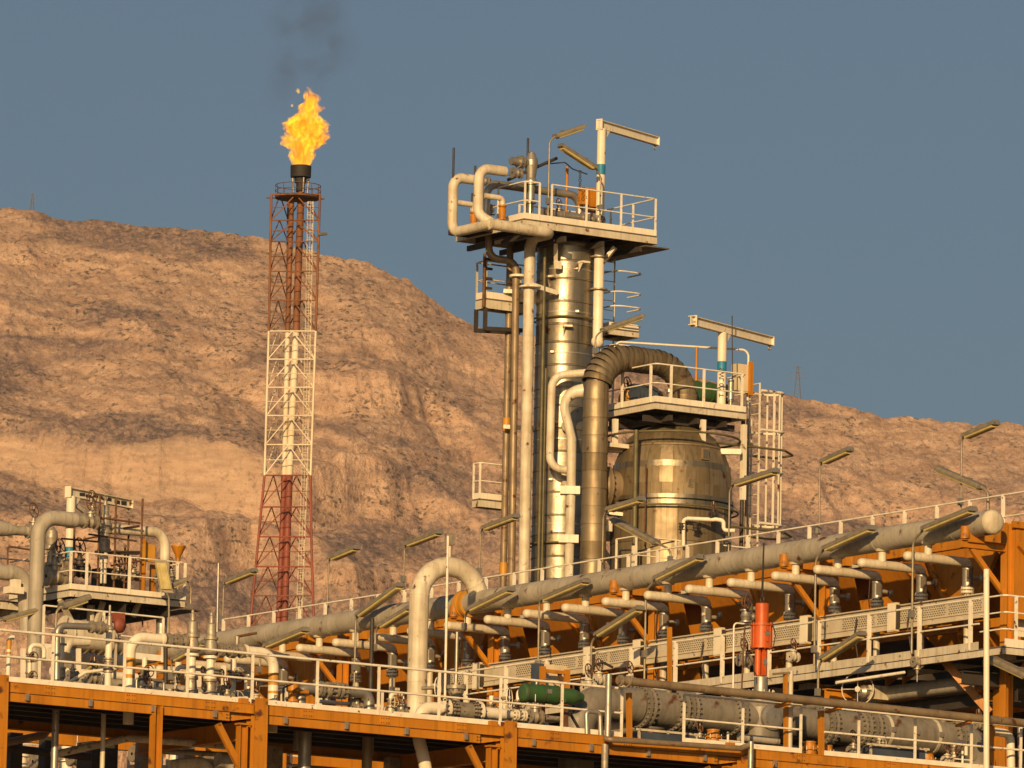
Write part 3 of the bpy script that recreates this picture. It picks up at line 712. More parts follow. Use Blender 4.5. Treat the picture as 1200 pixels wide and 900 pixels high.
for b, lab in ((LF, 'left'), (LF2, 'right')):
    pipe('branch_pipe', f'short cream branch with an orange drain pot under the {lab} loop', [b + Z*.95 + U*.1, b + Z*.95 + U*.78, b + Z*.72 + U*.78], .085, M_pipe, .12)
    t = thing('drain_pot', f'orange drain pot hanging beside the {lab} cream loop', 'valve', b + Z*.3 + U*.78)
    MB().lathe(b + Z*.28 + U*.78, Z, [(0,0),(0,.13),(.05,.13),(.05,.09),(.3,.12),(.38,.09),(.42,.13),(.46,.13),(.46,0)], 14).make('pot', M_orange, t); MB().box(b + Z*.2 + U*.78, .2, .14, .05).make('foot', M_cream, t)
# silver relief valves and pipework on the platform
p = CL(-1.75,-.6,ZD)
t = thing('relief_valve', 'silver relief valve standing between the loops and the high railing', 'valve', p)
MB().lathe(p, Z, [(0,.2),(.06,.2),(.06,.1),(.7,.1),(.72,.17),(.8,.17),(.8,.12),(1.3,.12),(1.3,.18),(1.42,.18),(1.5,.14),(1.9,.2),(2.05,.2),(2.15,.16),(2.3,.1),(2.34,0)], 16).make('body', M_steel, t)
MB().cyl(p + Z*1.95 - U*.75, p + Z*1.95, .13, 14).make('outlet', M_steel, t); flange_pair(t, p + Z*1.95 - U*.4, U, .2, M_steel)
pipe('silver_line', 'upper grey pipe running along the high platform and bending down', [CL(-3.1,-.2,ZD+.05), CL(-3.1,-.2,ZD+1.25), CL(.35,-.2,ZD+1.25), CL(.35,-.2,ZD+.2)], .125, M_steel, .4, 14)
pipe('silver_line', 'lower grey pipe lying along the deck of the high platform', [CL(-1.5,-.9,ZD+.42), CL(.55,-.9,ZD+.42)], .13, M_steel, .2, 14)
t = thing('ball_valve', 'round silver valve end on the high platform deck', 'valve', CL(.55,-.9,ZD+.42)); MB().ball(CL(.6,-.9,ZD+.42), .2, 14).make('ball', M_steel, t); MB().disc(CL(.3,-.9,ZD+.42), U, .19, .06).make('flange', M_steel, t); MB().disc(CL(-.05,-.9,ZD+.42), U, .18, .06).make('flange', M_steel, t)
gate_valve('small silver valve under the upper grey pipe', CL(-.9,-.9,ZD+.42), U, .1, Z, M_valve)
gate_valve('silver valve low beside the left loop', CL(-2.75,.1,ZD+.5), Z, .1, -U, M_valve)
for du, dv, h, lab in ((-4.0,.3,2.3,'dark scaffold pole standing behind the left loop'), (-1.35,.2,2.9,'tall dark pole standing beside the relief valve'), (-3.0,.6,1.9,'dark pole between the two loops')):
    tag(MB().cyl(CL(du,dv,ZD), CL(du,dv,ZD+h), .035, 8).make('scaffold_pole', M_dark), lab, 'pole')
tag(MB().cyl(CL(-2.6,-.6,ZD+1.35), CL(-.75,-.5,ZD+2.25), .05, 8).make('lever_bar', M_dark), 'dark slanting bar crossing the high relief valve', 'bar')
# orange junction box on a post
p = CL(.42,-.6,ZD)
t = thing('junction_box', 'orange double box on a post behind the high railing', 'junction box', p)
MB().box(p + Z*1.15 + U*.22, .24, .11, .29).make('box', M_orange, t); MB().box(p + Z*1.17 - U*.22, .13, .10, .27).make('box', M_orange, t); MB().cyl(p + U*.1, p + Z*.8 + U*.1, .05, 8).make('post', M_rust, t)
MB().bar(p - U*.15 + Z*.75, p + U*.40 + Z*.75, .1, .1).make('bracket', M_rust, t)
tag(MB().cyl(CL(-.15,-.2,ZD), CL(-.15,-.2,ZD+2.1), .045, 8).make('post', M_orange), 'thin rust red post beside the orange box on the high platform', 'post')
tag(MB().tube([CL(-1.1,-.3,ZD+2.05), CL(-.3,-.3,ZD+2.2), CL(.05,-.2,ZD+2.05), CL(.6,-.2,ZD+1.95)], .02, .2, 6).make('cable', M_dark), 'thin cable strung to the rust red post', 'cable')
MBh = MB()
for k in range(5): MBh.torus(CL(-.35,-1.2,ZD+1.25+k*.13), U if k % 2 else V, .05, .014, 8, 5)
tag(MBh.make('chain', M_dark, kind='thing'), 'short chain hanging above the high railing', 'chain')
# davit, mast reaching below the deck
pd = CL(1.25,-1.35,ZD)
pd = PY(703, 262, pd.y); topz = PY(708, 142, pd.y).z
davit('davit', 'cream davit crane with a blue band on the high column platform', Vector((pd.x, pd.y, ZD)), topz, .135, JIB, 3.15, .27, .15, band=PY(706, 199, pd.y).z)
t = pipe('davit_support', 'white tubular post below the davit beside the column', [Vector((pd.x, pd.y, cz(405))), Vector((pd.x, pd.y, ZD-.4))], .16, M_cream)
for y in (303, 341): MB().disc(Vector((pd.x, pd.y, cz(y))), Z, .27, .04).make('collar', M_valve, t)
MB().ball(Vector((pd.x, pd.y, cz(402))), .2, 14).make('base_cap', M_cream, t)
# ladder rungs behind
q = CL(2.0, .6, 0)
t = thing('column_ladder', 'pale ladder with hoops right of the column under the high platform', 'ladder', Vector((q.x, q.y, cz(415))))
ladder(t, q, U, cz(415), ZD-.1, .5)
for y in (311, 335, 352, 373, 398):
    MB().tube([Vector((q.x,q.y,cz(y))) - U*.3, Vector((q.x,q.y,cz(y))) - U*.3 - V*.9, Vector((q.x,q.y,cz(y))) + U*.75 - V*.9, Vector((q.x,q.y,cz(y))) + U*.75], .025, .3, 6).make('hoop', M_cream, t)
pl = CL(1.6,-.1,cz(378)); platform('rest_landing', 'small cream landing right of the column above the duct', [pl, pl+U*1.1, pl+U*1.1+V*1.0, pl+V*1.0], .15, beams=1)
# brown downcomers left
p0 = PY(573, 278, CY-1); pz = PY(607, 330, CY-1)
def at(px, py, d=0): return PY(px, py, CY + d)
brB = Vector((at(607,330,-1).x, at(607,330,-1).y, 0))
pA = [at(573,276,-1), at(573,303,-1), at(605,306,-1), Vector((brB.x, brB.y, cz(760)))]
t = pipe('downcomer', 'brown pipe with an S bend under the high platform left of the column', pA, .115, M_brownp, .35, 14, seams=3.2)
MB().disc(Vector((brB.x, brB.y, cz(331))), Z, .27, .07).make('flange', M_cream, t)
b2 = at(597, 335, .2)
t = pipe('downcomer', 'brown pipe running down at the far left of the column', [Vector((b2.x, b2.y, ZD-.3)), Vector((b2.x, b2.y, cz(760)))], .105, M_brownp, 0, 12, seams=3.6)
for y in (498, 668): MB().cyl(Vector((b2.x, b2.y, cz(y+8))), Vector((b2.x, b2.y, cz(y-8))), .125, 12).make('warning_sleeve', M_yellow, t)
for y in (341, 500):
    MB().bar(at(590, y, -.2), at(628, y+2, -.2), .1, .12).make('pipe_clamp', M_cream, t)
tag(MB().bar(at(600, 345, .4), at(645, 352, -.2), .12, .35).make('bracket_beam', M_cream), 'cream bracket beam tying the brown pipes to the column', 'bracket')
t = thing('pipe_support', 'cream collar bracket round the big cream riser', 'bracket', at(612, 347, -1)); MB().disc(Vector((RT.x, RT.y, cz(346))), Z, .33, .05).make('collar', M_cream, t); MB().bar(Vector((RT.x, RT.y, cz(344))) + TOCAM*.2, Vector((RT.x, RT.y, cz(350))) + TOCAM*.2 + U*1.0, .08, .14).make('arm', M_cream, t)
# side platform left of the column
zs = cz(354)
sp = PY(569, 355, CY-.5); s0 = [sp, sp + U*1.6, sp + U*1.6 + V*.5, sp + V*.5]
s0 = [Vector((p.x, p.y, zs)) for p in s0]
t = platform('side_platform', 'small cream side platform with black frame left of the column', s0, .26, M_cream, M_deck, 2, toe=.2)
for p in (s0[0], s0[3]): MB().bar(p - Z*.3, p - Z*1.0, .1, .1).make('hanger', M_dark, t)
MB().bar(s0[0] - Z*.95, s0[1] - Z*.85, .12, .12).make('lower_beam', M_dark, t); MB().bar(s0[3] - Z*.95, s0[2] - Z*.85, .12, .12).make('lower_beam', M_dark, t)
railing('platform_railing', 'dark railing of the small side platform left of the column', [s0[1], s0[0], s0[3], s0[2]], 1.15, spacing=1.2, toe=0, mat=M_creamd)
t = thing('level_gauge', 'rusty level gauge pipe with small cocks left of the column', 'gauge', s0[0] - U*.12)
g0 = s0[0] - U*.1 - V*.05
MB().cyl(g0 - Z*.3, g0 + Z*1.35, .05, 8).make('gauge_pipe', M_rust, t)
for k in range(4): MB().bar(g0 + Z*(.3+k*.3), g0 + Z*(.3+k*.3) + U*.28, .07, .07).make('cock', M_dark, t)
# lower little platform left
lp = at(562, 584, 0); l0 = [Vector((p.x, p.y, lp.z)) for p in (lp, lp+U*1.0, lp+U*1.0+V*.35, lp+V*.35)]
platform('side_platform', 'tiny cream platform low on the left of the column', l0, .2, beams=1)
railing('platform_railing', 'railing of the tiny platform low on the left of the column', [l0[1], l0[0], l0[3]], 1.1, spacing=.8, toe=0)
# olive conduit and cream loops in front of the column
cf = CY - 1.35
oc = PY(636, 420, cf); tag(MB().cyl(Vector((oc.x, oc.y, cz(760))), Vector((oc.x, oc.y, cz(300))), .05, 8).make('conduit', M_olive), 'thin olive conduit running down the front of the column', 'conduit')
oc = PY(640, 420, cf); tag(MB().cyl(Vector((oc.x, oc.y, cz(760))), Vector((oc.x, oc.y, cz(440))), .035, 8).make('conduit', M_olive), 'second thinner olive conduit beside the first on the column', 'conduit')
def fr(px, py, d=-1.6): return PY(px, py, CY + d)
a = [fr(690, 437), fr(647, 440), fr(644, 553), fr(672, 549)]
pipe('reflux_loop', 'thin cream C shaped pipe in front of the column', a, .125, M_pipe, .42, 14, seams=1.8)
swoop = fillet([fr(684, 458, -2.2), fr(657, 461, -2.2), fr(670, 515, -2.2), fr(669.5, 560, -2.2), fr(666, 690, -2.2), fr(664.5, 740, -2.2)], .5, 8)
t = thing('reboiler_line', 'cream pipe swooping down left of the big insulated duct', 'pipe', swoop[-1])
rs = [max(.145, .22 - .012*i) for i in range(len(swoop))]
MB().sweep(swoop, rs, 14).make('pipe_run', M_pipe, t)
for y in (575, 632): c = fr(668 + (575-y)*.03, y, -2.2); MB().box(c, .30, .2, .12, Vector((1,0,0)), Vector((0,1,0))).make('pipe_shoe', M_cream, t)
# ring conduits on the column
for y, lab in ((376, 'upper'), (640, 'lower')):
    tt = tag(MB().torus(CL(0,0,cz(y)), Z, .98, .03, 40, 6).make('ring_conduit', M_olive), f'{lab} thin ring conduit round the column', 'conduit')
# ---------------------------------------------------------------- surge drum, its platform, duct and ladder
DY = 223.0
DA = PY(787, 560, DY)
def dz(py): return PY(787, py, DY).z
def DL(du, dv, z): return Vector((DA.x, DA.y, z)) + U*du + V*dv
DCAM = Vector((-DA.x, -DA.y, 0)).normalized(); DSIDE = DCAM.cross(Z) * -1     # DSIDE points right in the picture? resolved below
if DSIDE.dot(Vector((1,0,0))) < 0: DSIDE = -DSIDE
def build_drum():
    R = 1.77; zb = dz(740); zt = dz(548)
    t = thing('surge_drum', 'big domed aluminium clad drum under the lower platform', 'drum', DL(0,0,zb))
    MB().cyl(DL(0,0,zb), DL(0,0,zt), R-.04, 48).make('shell', M_alud, t)
    MB().cyl(DL(0,0,0), DL(0,0,zb+.01), R*.8, 32).make('skirt', M_creamd, t)
    courses = [(dz(740), dz(690)), (dz(690), dz(642)), (dz(642), dz(598)), (dz(588), dz(574))]
    npan = 34
    for ci, (z0, z1) in enumerate(courses):
        for k in range(npan):
            a0 = 2*math.pi*(k + .5*(ci % 2))/npan; a1 = a0 + 2*math.pi/npan*.985
            r = R + random.uniform(-.004, .010); m_ = MB()
            vs = []
            for z in (z0 + .015, z1):
                for rr in (r-.05, r):
                    for a in (a0, (a0+a1)/2, a1): vs.append(DL(0,0,z) + Vector((math.cos(a), math.sin(a), 0))*rr)
            m_.add(vs, [(3,4,10,9),(4,5,11,10)], True)
            m_.add(vs, [(0,3,9,6),(5,2,8,11),(9,10,7,6),(10,11,8,7),(0,1,4,3),(1,2,5,4)])
            m_.make('cladding_panel', M_drum2 if random.random() < .35 else M_drum, t)
    for y in (590, 597): MB().lathe(DL(0,0,dz(y)), Z, [(-.06, R),(-.06, R+.06),(.06, R+.06),(.06, R)], 48).make('stiffening_ring', M_alud, t)
    # dome in gores
    z0 = dz(574); hh = dz(499) - dz(574); npan = 28
    prof = [(math.sin(f*math.pi/2)**1.0, math.cos(f*math.pi/2)**.68) for f in (0,.13,.27,.42,.58,.74,.88,.97)]
    MB().rev(DL(0,0,z0), Z, [(hh*h-.03, max(.02,(R-.03)*q)) for h, q in prof], 40).make('dome_core', M_alud, t)
    for k in range(npan):
        a0 = 2*math.pi*k/npan; a1 = a0 + 2*math.pi/npan*.985; off = random.uniform(0, .008)
        for (i0, i1) in ((0, 3), (3, 5), (5, 7)):
            vs = []; 
            for h, q in prof[i0:i1+1]:
                for a in (a0, (a0+a1)/2, a1): vs.append(DL(0,0,z0 + hh*h) + Vector((math.cos(a), math.sin(a), 0))*((R+off)*q))
            n = i1 - i0
            m_ = MB().add(vs, [(3*i+j, 3*i+j+1, 3*i+j+4, 3*i+j+3) for i in range(n) for j in (0,1)], True)
            m_.make('dome_panel', M_drum2 if random.random() < .2 else M_drum, t)
    h, q = prof[3]; MB().torus(DL(0,0,z0+hh*h), Z, R*q+.01, .035, 48).make('dome_band', M_brownp, t)
    MB().lathe(DL(0,0,z0+hh), Z, [(-.15,.17),(.35,.17),(.35,.26),(.42,.26),(.42,0)], 16).make('top_nozzle', M_alud, t)
    # manway at the left
    d = (-DSIDE*.93 + DCAM*.37).normalized(); p = DL(0,0,dz(577))
    MB().lathe(p + d*(R-.2), d, [(0,.5),(.45,.5),(.45,.62),(.52,.62),(.52,.60),(.6,.62),(.66,.58),(.66,0)], 28).make('manway', M_brownp, t)
    MB().bolts(p + d*(R+.3), d, .57, 20, .03, .2).make('bolts', M_dark, t, kind='stuff')
    # inspection frames
    for px, y, w, hgt in ((827, 539, .24, .34), (809, 574, .16, .26)):
        a = (px - 787)/FPX*DY; dd = (DSIDE*(a/R) + DCAM*math.sqrt(1-(a/R)**2)); s_ = dd.cross(Z)
        p = DL(0,0,dz(y)) + dd*(R*(.955 if y < 560 else 1)+.02)
        MB().box(p, w*.5, .03, hgt*.5, s_, dd).make('inspection_hatch', M_brownp, t); MB().box(p + dd*.03, w*.36, .02, hgt*.38, s_, dd).make('hatch_plate', M_alud, t)
    MB().cyl(DL(0,0,dz(650)) + DCAM*(R+.1) - DSIDE*.75, DL(0,0,dz(555)) + DCAM*(R+.1) - DSIDE*.75, .025, 6).make('thermowell_rod', M_rust, t)
    MB().cyl(DL(0,0,dz(665)) + DCAM*(R+.06) - DSIDE*1.05, DL(0,0,dz(515)) + DCAM*(R+.06) - DSIDE*1.05, .07, 8).make('olive_conduit', M_olive, t)
    return R
DR = build_drum()
def dp(px, py, d=2.0): return PY(px, py, DY - d)
pipe('instrument_pipe', 'small cream piping with valves on the front of the drum', [dp(861,622), dp(848,621.5), dp(848,610), dp(838,608.5) + DCAM*0, dp(836,609), dp(805,607.5)], .06, M_cream, .1, 10)
for px, py, lab in ((799, 617, 'black valve at the left end of the small drum piping'), (815, 618, 'black valve hanging under the small drum piping')):
    gate_valve(lab, dp(px, py), Z, .065, U, M_dark, wheel=False)
gate_valve('flanged black valve at the right end of the small drum piping', dp(836, 603), U, .075, Z, M_dark)
pipe('instrument_pipe', 'short cream drop pipe under the small drum piping', [dp(805,607.5), dp(801,610), dp(801,640)], .055, M_cream, .08, 10)
# platform over the drum
ZP = dz(483)
zz = lambda p: Vector((p.x, p.y, ZP))
c1 = zz(PY(768, 470, DY-2.1)); c0 = c1 + V*2.6 ; c0 = zz(c0); c2 = zz(on_v(874, vv(c1), ZP)); c3 = c2 + V*3.2; c4 = c0 + V*.6
pd_ = [c0 - U*.35, c1 - U*0, c2, c3, c0 + V*1.2]
t = platform('drum_platform', 'cream platform with dark underside above the domed drum', [c1 + V*2.9, c1, c2, c2 + V*3.6], .16, M_cream, M_deck, 4, toe=.17)
for f in (.2, .5, .8): a = c1.lerp(c2, f); MB().bar(a - Z*.4 + V*.1, a - Z*.4 + V*3.3, .1, .16).make('cross_beam', M_dark, t)
MB().bar(c1 - Z*.42 + V*.6, c2 - Z*.42 + V*.6, .1, .18).make('cross_beam', M_dark, t); MB().bar(c1 - Z*.42 + V*2.3, c2 - Z*.42 + V*2.3, .1, .18).make('cross_beam', M_dark, t)
for px, y0, y1, dv in ((824, 490, 578, .12), (872, 494, 585, .12)):
    a = on_v(px, vv(c1)+dv, ZP); MB().bar(Vector((a.x,a.y,ZP-.35)), Vector((a.x, a.y, dz(y1))), .14, .14).make('support_leg', M_cream, t)
a = c1 + V*1.75 - U*.2; MB().bar(Vector((a.x,a.y,ZP-.35)), Vector((a.x,a.y,dz(527))), .14, .16).make('support_leg', M_cream, t); MB().box(Vector((a.x,a.y,dz(529))), .34, .3, .06).make('foot_plate', M_cream, t)
railing('platform_railing', 'cream railing round the platform above the domed drum', [c1 + V*2.9, c1, c2, c2 + V*1.2], 1.12, [c1 + V*1.7, c1 + V*.25, c1.lerp(c2,.17), c1.lerp(c2,.53), c2 - U*.15, c2 + V*1.2], toe=0, pw=.075)
# things on it
vt = [on_v(717, vv(c1)+3.0, dz(480)), on_v(721, vv(c1)+2.9, dz(395)), on_v(772, vv(c1)+2.5, dz(400)), on_v(812, vv(c1)+2.2, dz(402)), on_v(877, vv(c1)+1.6, dz(409)), on_v(879, vv(c1)+1.6, dz(430))]
top = [Vector((p.x, p.y, dz(398) + i*0)) for i, p in enumerate(vt)]
pipe('vent_line', 'thin white pipe spanning high above the drum platform', [vt[0], top[1], top[4], Vector((top[4].x, top[4].y, ZP+.4))], .035, M_cream, .2, 8)
a = on_v(815, vv(c1)+2.0, ZP); tag(MB().cyl(Vector((a.x,a.y,ZP)), Vector((a.x,a.y,dz(399))), .045, 8).make('post', M_orange), 'thin orange post on the drum platform carrying the white pipe', 'post')
a = on_v(845, vv(c1)+.9, ZP)
t = davit('davit', 'cream T shaped davit crane with blue band on the drum platform', Vector((a.x, a.y, ZP)), dz(377), .135, JIB, 2.75, .27, 1.75, band=dz(427))
text_on(t, 'SWL 0.5 T', Vector((a.x, a.y, dz(446))) + TOCAM*.15, Vector((0,0,-1)), TOCAM.cross(Z) * (-1 if TOCAM.cross(Z).x > 0 else 1), .2)
a = zz(on_v(833, vv(c1)+1.9, ZP)); b = a + U*.1
t = thing('valve_actuator', 'green drum shaped actuator behind the orange post on the drum platform', 'actuator', a)
MB().cyl(a + Z*.78 - U*.55, a + Z*.78 + U*.45, .30, 20).make('cylinder', M_green, t)
for s_ in (-.55, -.1, .45): MB().disc(a + Z*.78 + U*s_, U, .33, .06).make('flange', M_green, t)
MB().cyl(a + Z*.1, a + Z*.5, .09, 10).make('yoke', M_steel, t); MB().box(a + Z*.05, .2, .15, .05).make('base', M_dark, t)
a = zz(on_v(748, vv(c1)+2.0, ZP))
t = thing('pump_motor', 'dark blue motor with fins under the bend of the big duct', 'motor', a)
MB().cyl(a + Z*.45 - U*.3, a + Z*.45 + U*.55, .33, 20).make('casing', M_motor, t); MB().cyl(a + Z*.45 + U*.55, a + Z*.45 + U*.72, .25, 16).make('fan_cover', M_dark, t); MB().box(a + Z*.07, .5, .25, .06).make('base', M_dark, t)
for k in range(6): MB().disc(a + Z*.45 + U*(-.2+k*.13), U, .36, .03).make('fin', M_motor, t)
a = zz(on_v(735, vv(c1)+2.2, ZP)); gate_valve('brass coloured valve at the left end of the drum platform', a + Z*.35, U, .13, Z, M_yellow)
a = zz(on_v(784, vv(c1)+.5, ZP)); t = thing('small_valve', 'little silver valve standing at the foot of the duct bend', 'valve', a); MB().lathe(a, Z, [(0,.05),(.2,.05),(.2,.1),(.25,.1),(.25,.06),(.4,.09),(.5,.09),(.52,0)], 10).make('body', M_steel, t)
a = zz(on_v(869, vv(c1)+1.5, ZP)); t = thing('control_box', 'tall tan control box beside the caged ladder', 'box', a); MB().box(a + Z*1.25, .3, .13, .42).make('box', M_box, t); MB().box(a + Z*1.25 - V*.14, .27, .012, .38).make('door', M_box, t); MB().bar(a, a + Z*.83, .08, .08).make('post', M_dark, t)
a = zz(on_v(879, vv(c1)+1.3, ZP)); tag(MB().bar(a + Z*.75, a + Z*1.75, .12, .1).make('channel_post', M_orange), 'orange channel post behind the tan control box', 'post')
a = zz(on_v(856, vv(c1)+.5, ZP)); t = thing('instrument_post', 'grey instrument tube on the drum platform right of the crane', 'instrument', a); MB().cyl(a, a + Z*.95, .05, 8).make('post', M_steel, t); MB().cyl(a + Z*.35, a + Z*1.0, .09, 12).make('transmitter', M_steel, t); MB().tube([a + Z*.95, a + Z*1.15 + U*.1, a + Z*1.1 + U*.35, a + Z*.6 + U*.4], .018, .1, 6).make('cable', M_dark, t)
tag(MB().tube([a + Z*2.9 + U*.0, a + Z*1.2 + U*.05, a + Z*.1 - U*.05], .018, .1, 6).make('cable', M_dark), 'dark cable hanging from the T crane to the drum platform', 'cable')
# caged ladder
a = on_v(884, vv(c1)+1.2, ZP)
t = thing('caged_ladder', 'white ladder with safety cage on the right side of the drum platform', 'ladder', Vector((a.x, a.y, dz(660))))
ladder(t, a, V*-1, dz(672), ZP+1.1, .5, M_cream)
for y in (447, 493, 541, 603):
    z = dz(y+2)
    MB().tube([Vector((a.x,a.y,z)) + V*.35, Vector((a.x,a.y,z)) + V*.35 + U*.95, Vector((a.x,a.y,z)) - V*.35 + U*.95, Vector((a.x,a.y,z)) - V*.35], .042, .33, 8).make('cage_hoop', M_cream, t)
for k in range(7):
    w = -math.pi/2 + math.pi*k/6; q = a + U*(.45 + .48*math.cos(w)) + V*.36*math.sin(w)
    MB().bar(Vector((q.x,q.y,dz(605))), Vector((q.x,q.y,dz(448))), .055, .016).make('cage_bar', M_cream, t)
for k, (px, w) in enumerate(((871, .10), (876, .06), (881, .05))):
    q = on_v(px, vv(c1)+1.0, ZP); tag(MB().cyl(Vector((q.x,q.y,dz(672))), Vector((q.x,q.y,ZP)), w*.6, 8).make('riser_pipe', (M_dark, M_brownp, M_creamd)[k]), ('dark pipe running down right of the drum', 'thin brown pipe running down beside the ladder', 'thin pale pipe running down against the ladder')[k], 'pipe')
for y, lab in ((521, 'upper'), (617, 'lower')):
    q = Vector((a.x, a.y, dz(y))); tt = tag(MB().tube([q - U*2.6 - V*1.0, q - V*1.0 + U*.4, q + U*1.2 - V*.3, q + U*1.2 + V*.5, q + U*.2 + V*.6], .035, .1, 8).make('water_ring', M_olive), f'{lab} thin olive spray water pipe round the drum and ladder', 'pipe')
q = DL(0,0,dz(516)); tag(MB().torus(q, Z, DR+.22, .035, 48, 6).make('water_ring', M_olive), 'thin spray water ring round the dome of the drum', 'pipe')
q = DL(0,0,dz(601)); tag(MB().torus(q, Z, DR+.2, .03, 48, 6).make('water_ring', M_olive), 'thin spray water ring round the belly of the drum', 'pipe')
for s_ in (-1, 1):
    MBx = MB().box(DL(0,0,dz(531)) + DSIDE*s_*1.72 + DCAM*.5, .3, .1, .08, DSIDE, DCAM); tag(MBx.make('support_bracket', M_cream), f'cream bracket on the {"left" if s_ < 0 else "right"} shoulder of the drum', 'bracket')
# insulated duct
def build_duct():
    vd = vv(PY(700, 560, DY-1.5))
    A = PV(690, 760, vd); Bt = PV(697, 540, vd); A = Vector((Bt.x, Bt.y, A.z))
    zt = PV(740, 421, vd).z; Et = on_v(803, vd, zt)
    pts = [A, Vector((A.x, A.y, zt)), Vector((Et.x, Et.y, zt)), Vector((Et.x, Et.y, ZP - .3))]
    fp = fillet(pts, 1.05, 14)
    # resample at even steps
    d = [0]; 
    for p, q in zip(fp, fp[1:]): d.append(d[-1] + (q-p).length)
    def at_(s_):
        for i in range(len(fp)-1):
            if s_ <= d[i+1]: return fp[i].lerp(fp[i+1], (s_-d[i])/max(1e-9, d[i+1]-d[i]))
        return fp[-1]
    t = thing('insulated_duct', 'fat ribbed aluminium clad duct bending over onto the domed drum', 'duct', A)
    s_ = 0; k = 0; r = .37; vert = pts[1].z - A.z - 1.05
    while s_ < d[-1] - .05:
        ln = .52 if s_ < vert else .165; e = min(d[-1], s_ + ln)
        p, q = at_(s_), at_(e); mid = at_((s_+e)/2)
        rr = r + random.uniform(-.006, .006); 
        if .58*d[-1] < s_ < .70*d[-1]: rr = .44
        ax = (q-p).normalized()
        b = MB().sweep([p - ax*.01, p + ax*.012, mid, q - ax*.0, q + ax*.02], [rr+.015, rr+.015, rr, rr, rr-.012], 20, False)
        b.make('duct_segment', M_drum2 if k % 5 else M_drum, t); s_ = e; k += 1
    MB().sweep([at_(x) for x in np.linspace(0, d[-1], 60)], r-.03, 16).make('duct_core', M_alud, t)
    top = at_(d[-1]*.60)
    MB().cyl(top + Z*.4, top + Z*.62, .07, 8).make('vent_nozzle', M_valve, t); MB().wheel(top + Z*.7, Z, .12, .015).make('vent_wheel', M_rust, t)
build_duct()
# supports and boxes at the foot of duct and drum
a = PY(683, 622, DY-.4)
t = thing('beam_bracket', 'cream bracket with diagonal strut beside the foot of the duct', 'bracket', PY(715, 672, DY-.4))
b0 = PY(682, 624, DY-.6); MB().ibeam(b0, b0 + U*1.55, .16, .34).make('beam', M_cream, t)
MB().bar(b0 + U*.55 - Z*.2, b0 + U*1.45 - Z*1.25, .10, .16).make('strut', M_cream, t); MB().box(b0 + U*1.55, .02, .16, .26).make('end_plate', M_cream, t)
t = thing('junction_box', 'white box on the duct bracket left of the drum', 'junction box', dp(711, 622, 1)); MB().box(dp(711, 616, 1), .13, .1, .17).make('box', M_cream, t); MB().cyl(dp(702, 614, .9), dp(707, 614, .9), .13, 12).make('gland', M_steel, t)
tag(MB().bar(dp(708, 600, 1), dp(730, 603, 1), .12, .1).make('bracket_beam', M_cream), 'short cream arm above the white box at the foot of the drum', 'bracket')
# lower landing in front of the drum
zl = dz(686); la = PY(745, 668, DY-2.6); la = Vector((la.x, la.y, zl))
t = platform('lower_landing', 'cream landing with railing in front of the foot of the drum', [la, la+U*4.2, la+U*4.2+V*1.0, la+V*1.0], .2, beams=2)
railing('platform_railing', 'railing of the landing in front of the foot of the drum', [la+V*1.0, la, la+U*4.2], 1.1, spacing=1.4, toe=.12)
for px in (743, 760): q = on_v(px, vv(la)+.6, zl); tag(MB().bar(Vector((q.x,q.y,zl-2)), Vector((q.x,q.y,zl+.9)), .12, .12).make('support_post', M_cream), ('cream post at the left corner of the drum landing' if px == 743 else 'cream post right of the corner post of the drum landing'), 'post')
# ---------------------------------------------------------------- air cooler bank: header, inlets, cable tray, walkway, orange structure
HP = PY(1163, 612, 184.0); UH = uu(HP); VH = vv(HP); ZH = HP.z
HR = .30
vl = vv(on_u(70, UH, ZH))
t = thing('header_pipe', 'long grey header pipe rising to a pale rounded end cap at the right', 'pipe', HP)
MB().sweep([HP, HP + V*(vl-VH)], HR, 24).make('pipe_run', M_greyp, t)
MB().rev(HP + V*.02, -V, [(0,HR*1.01),(.06,HR*1.0),(.12,HR*.9),(.165,HR*.68),(.19,HR*.35),(.2,.02)], 24).make('end_cap', M_pipe, t)
sm = MB(); k = 1.4
while k < vl - VH - 1: sm.lathe(HP + V*k, V, [(0,HR),(0,HR+.006),(.05,HR+.006),(.05,HR)], 24); k += 3.1
sm.make('cladding_seam', M_greyp, t, kind='stuff')
v1 = vv(on_u(1088, UH, ZH)); v2 = vv(on_u(687, UH, ZH)); STEP = (v2 - v1)/8
UV = UH + 1.22; ZLAT = PU(1088, 655, UH+.1).z
ZVT = PU(1083, 673, UV).z; ZVB = PU(1083, 695, UV).z
ord_ = ['nearest to', 'second from', 'third from', 'fourth from', 'fifth from', 'sixth from', 'seventh from', 'eighth from', 'ninth from', 'tenth from', 'eleventh from', 'twelfth from', 'thirteenth from', 'fourteenth from', 'fifteenth from', 'sixteenth from', 'seventeenth from', 'eighteenth from', 'nineteenth from', 'twentieth from', 'twenty first from', 'twenty second from', 'twenty third from', 'twenty fourth from']
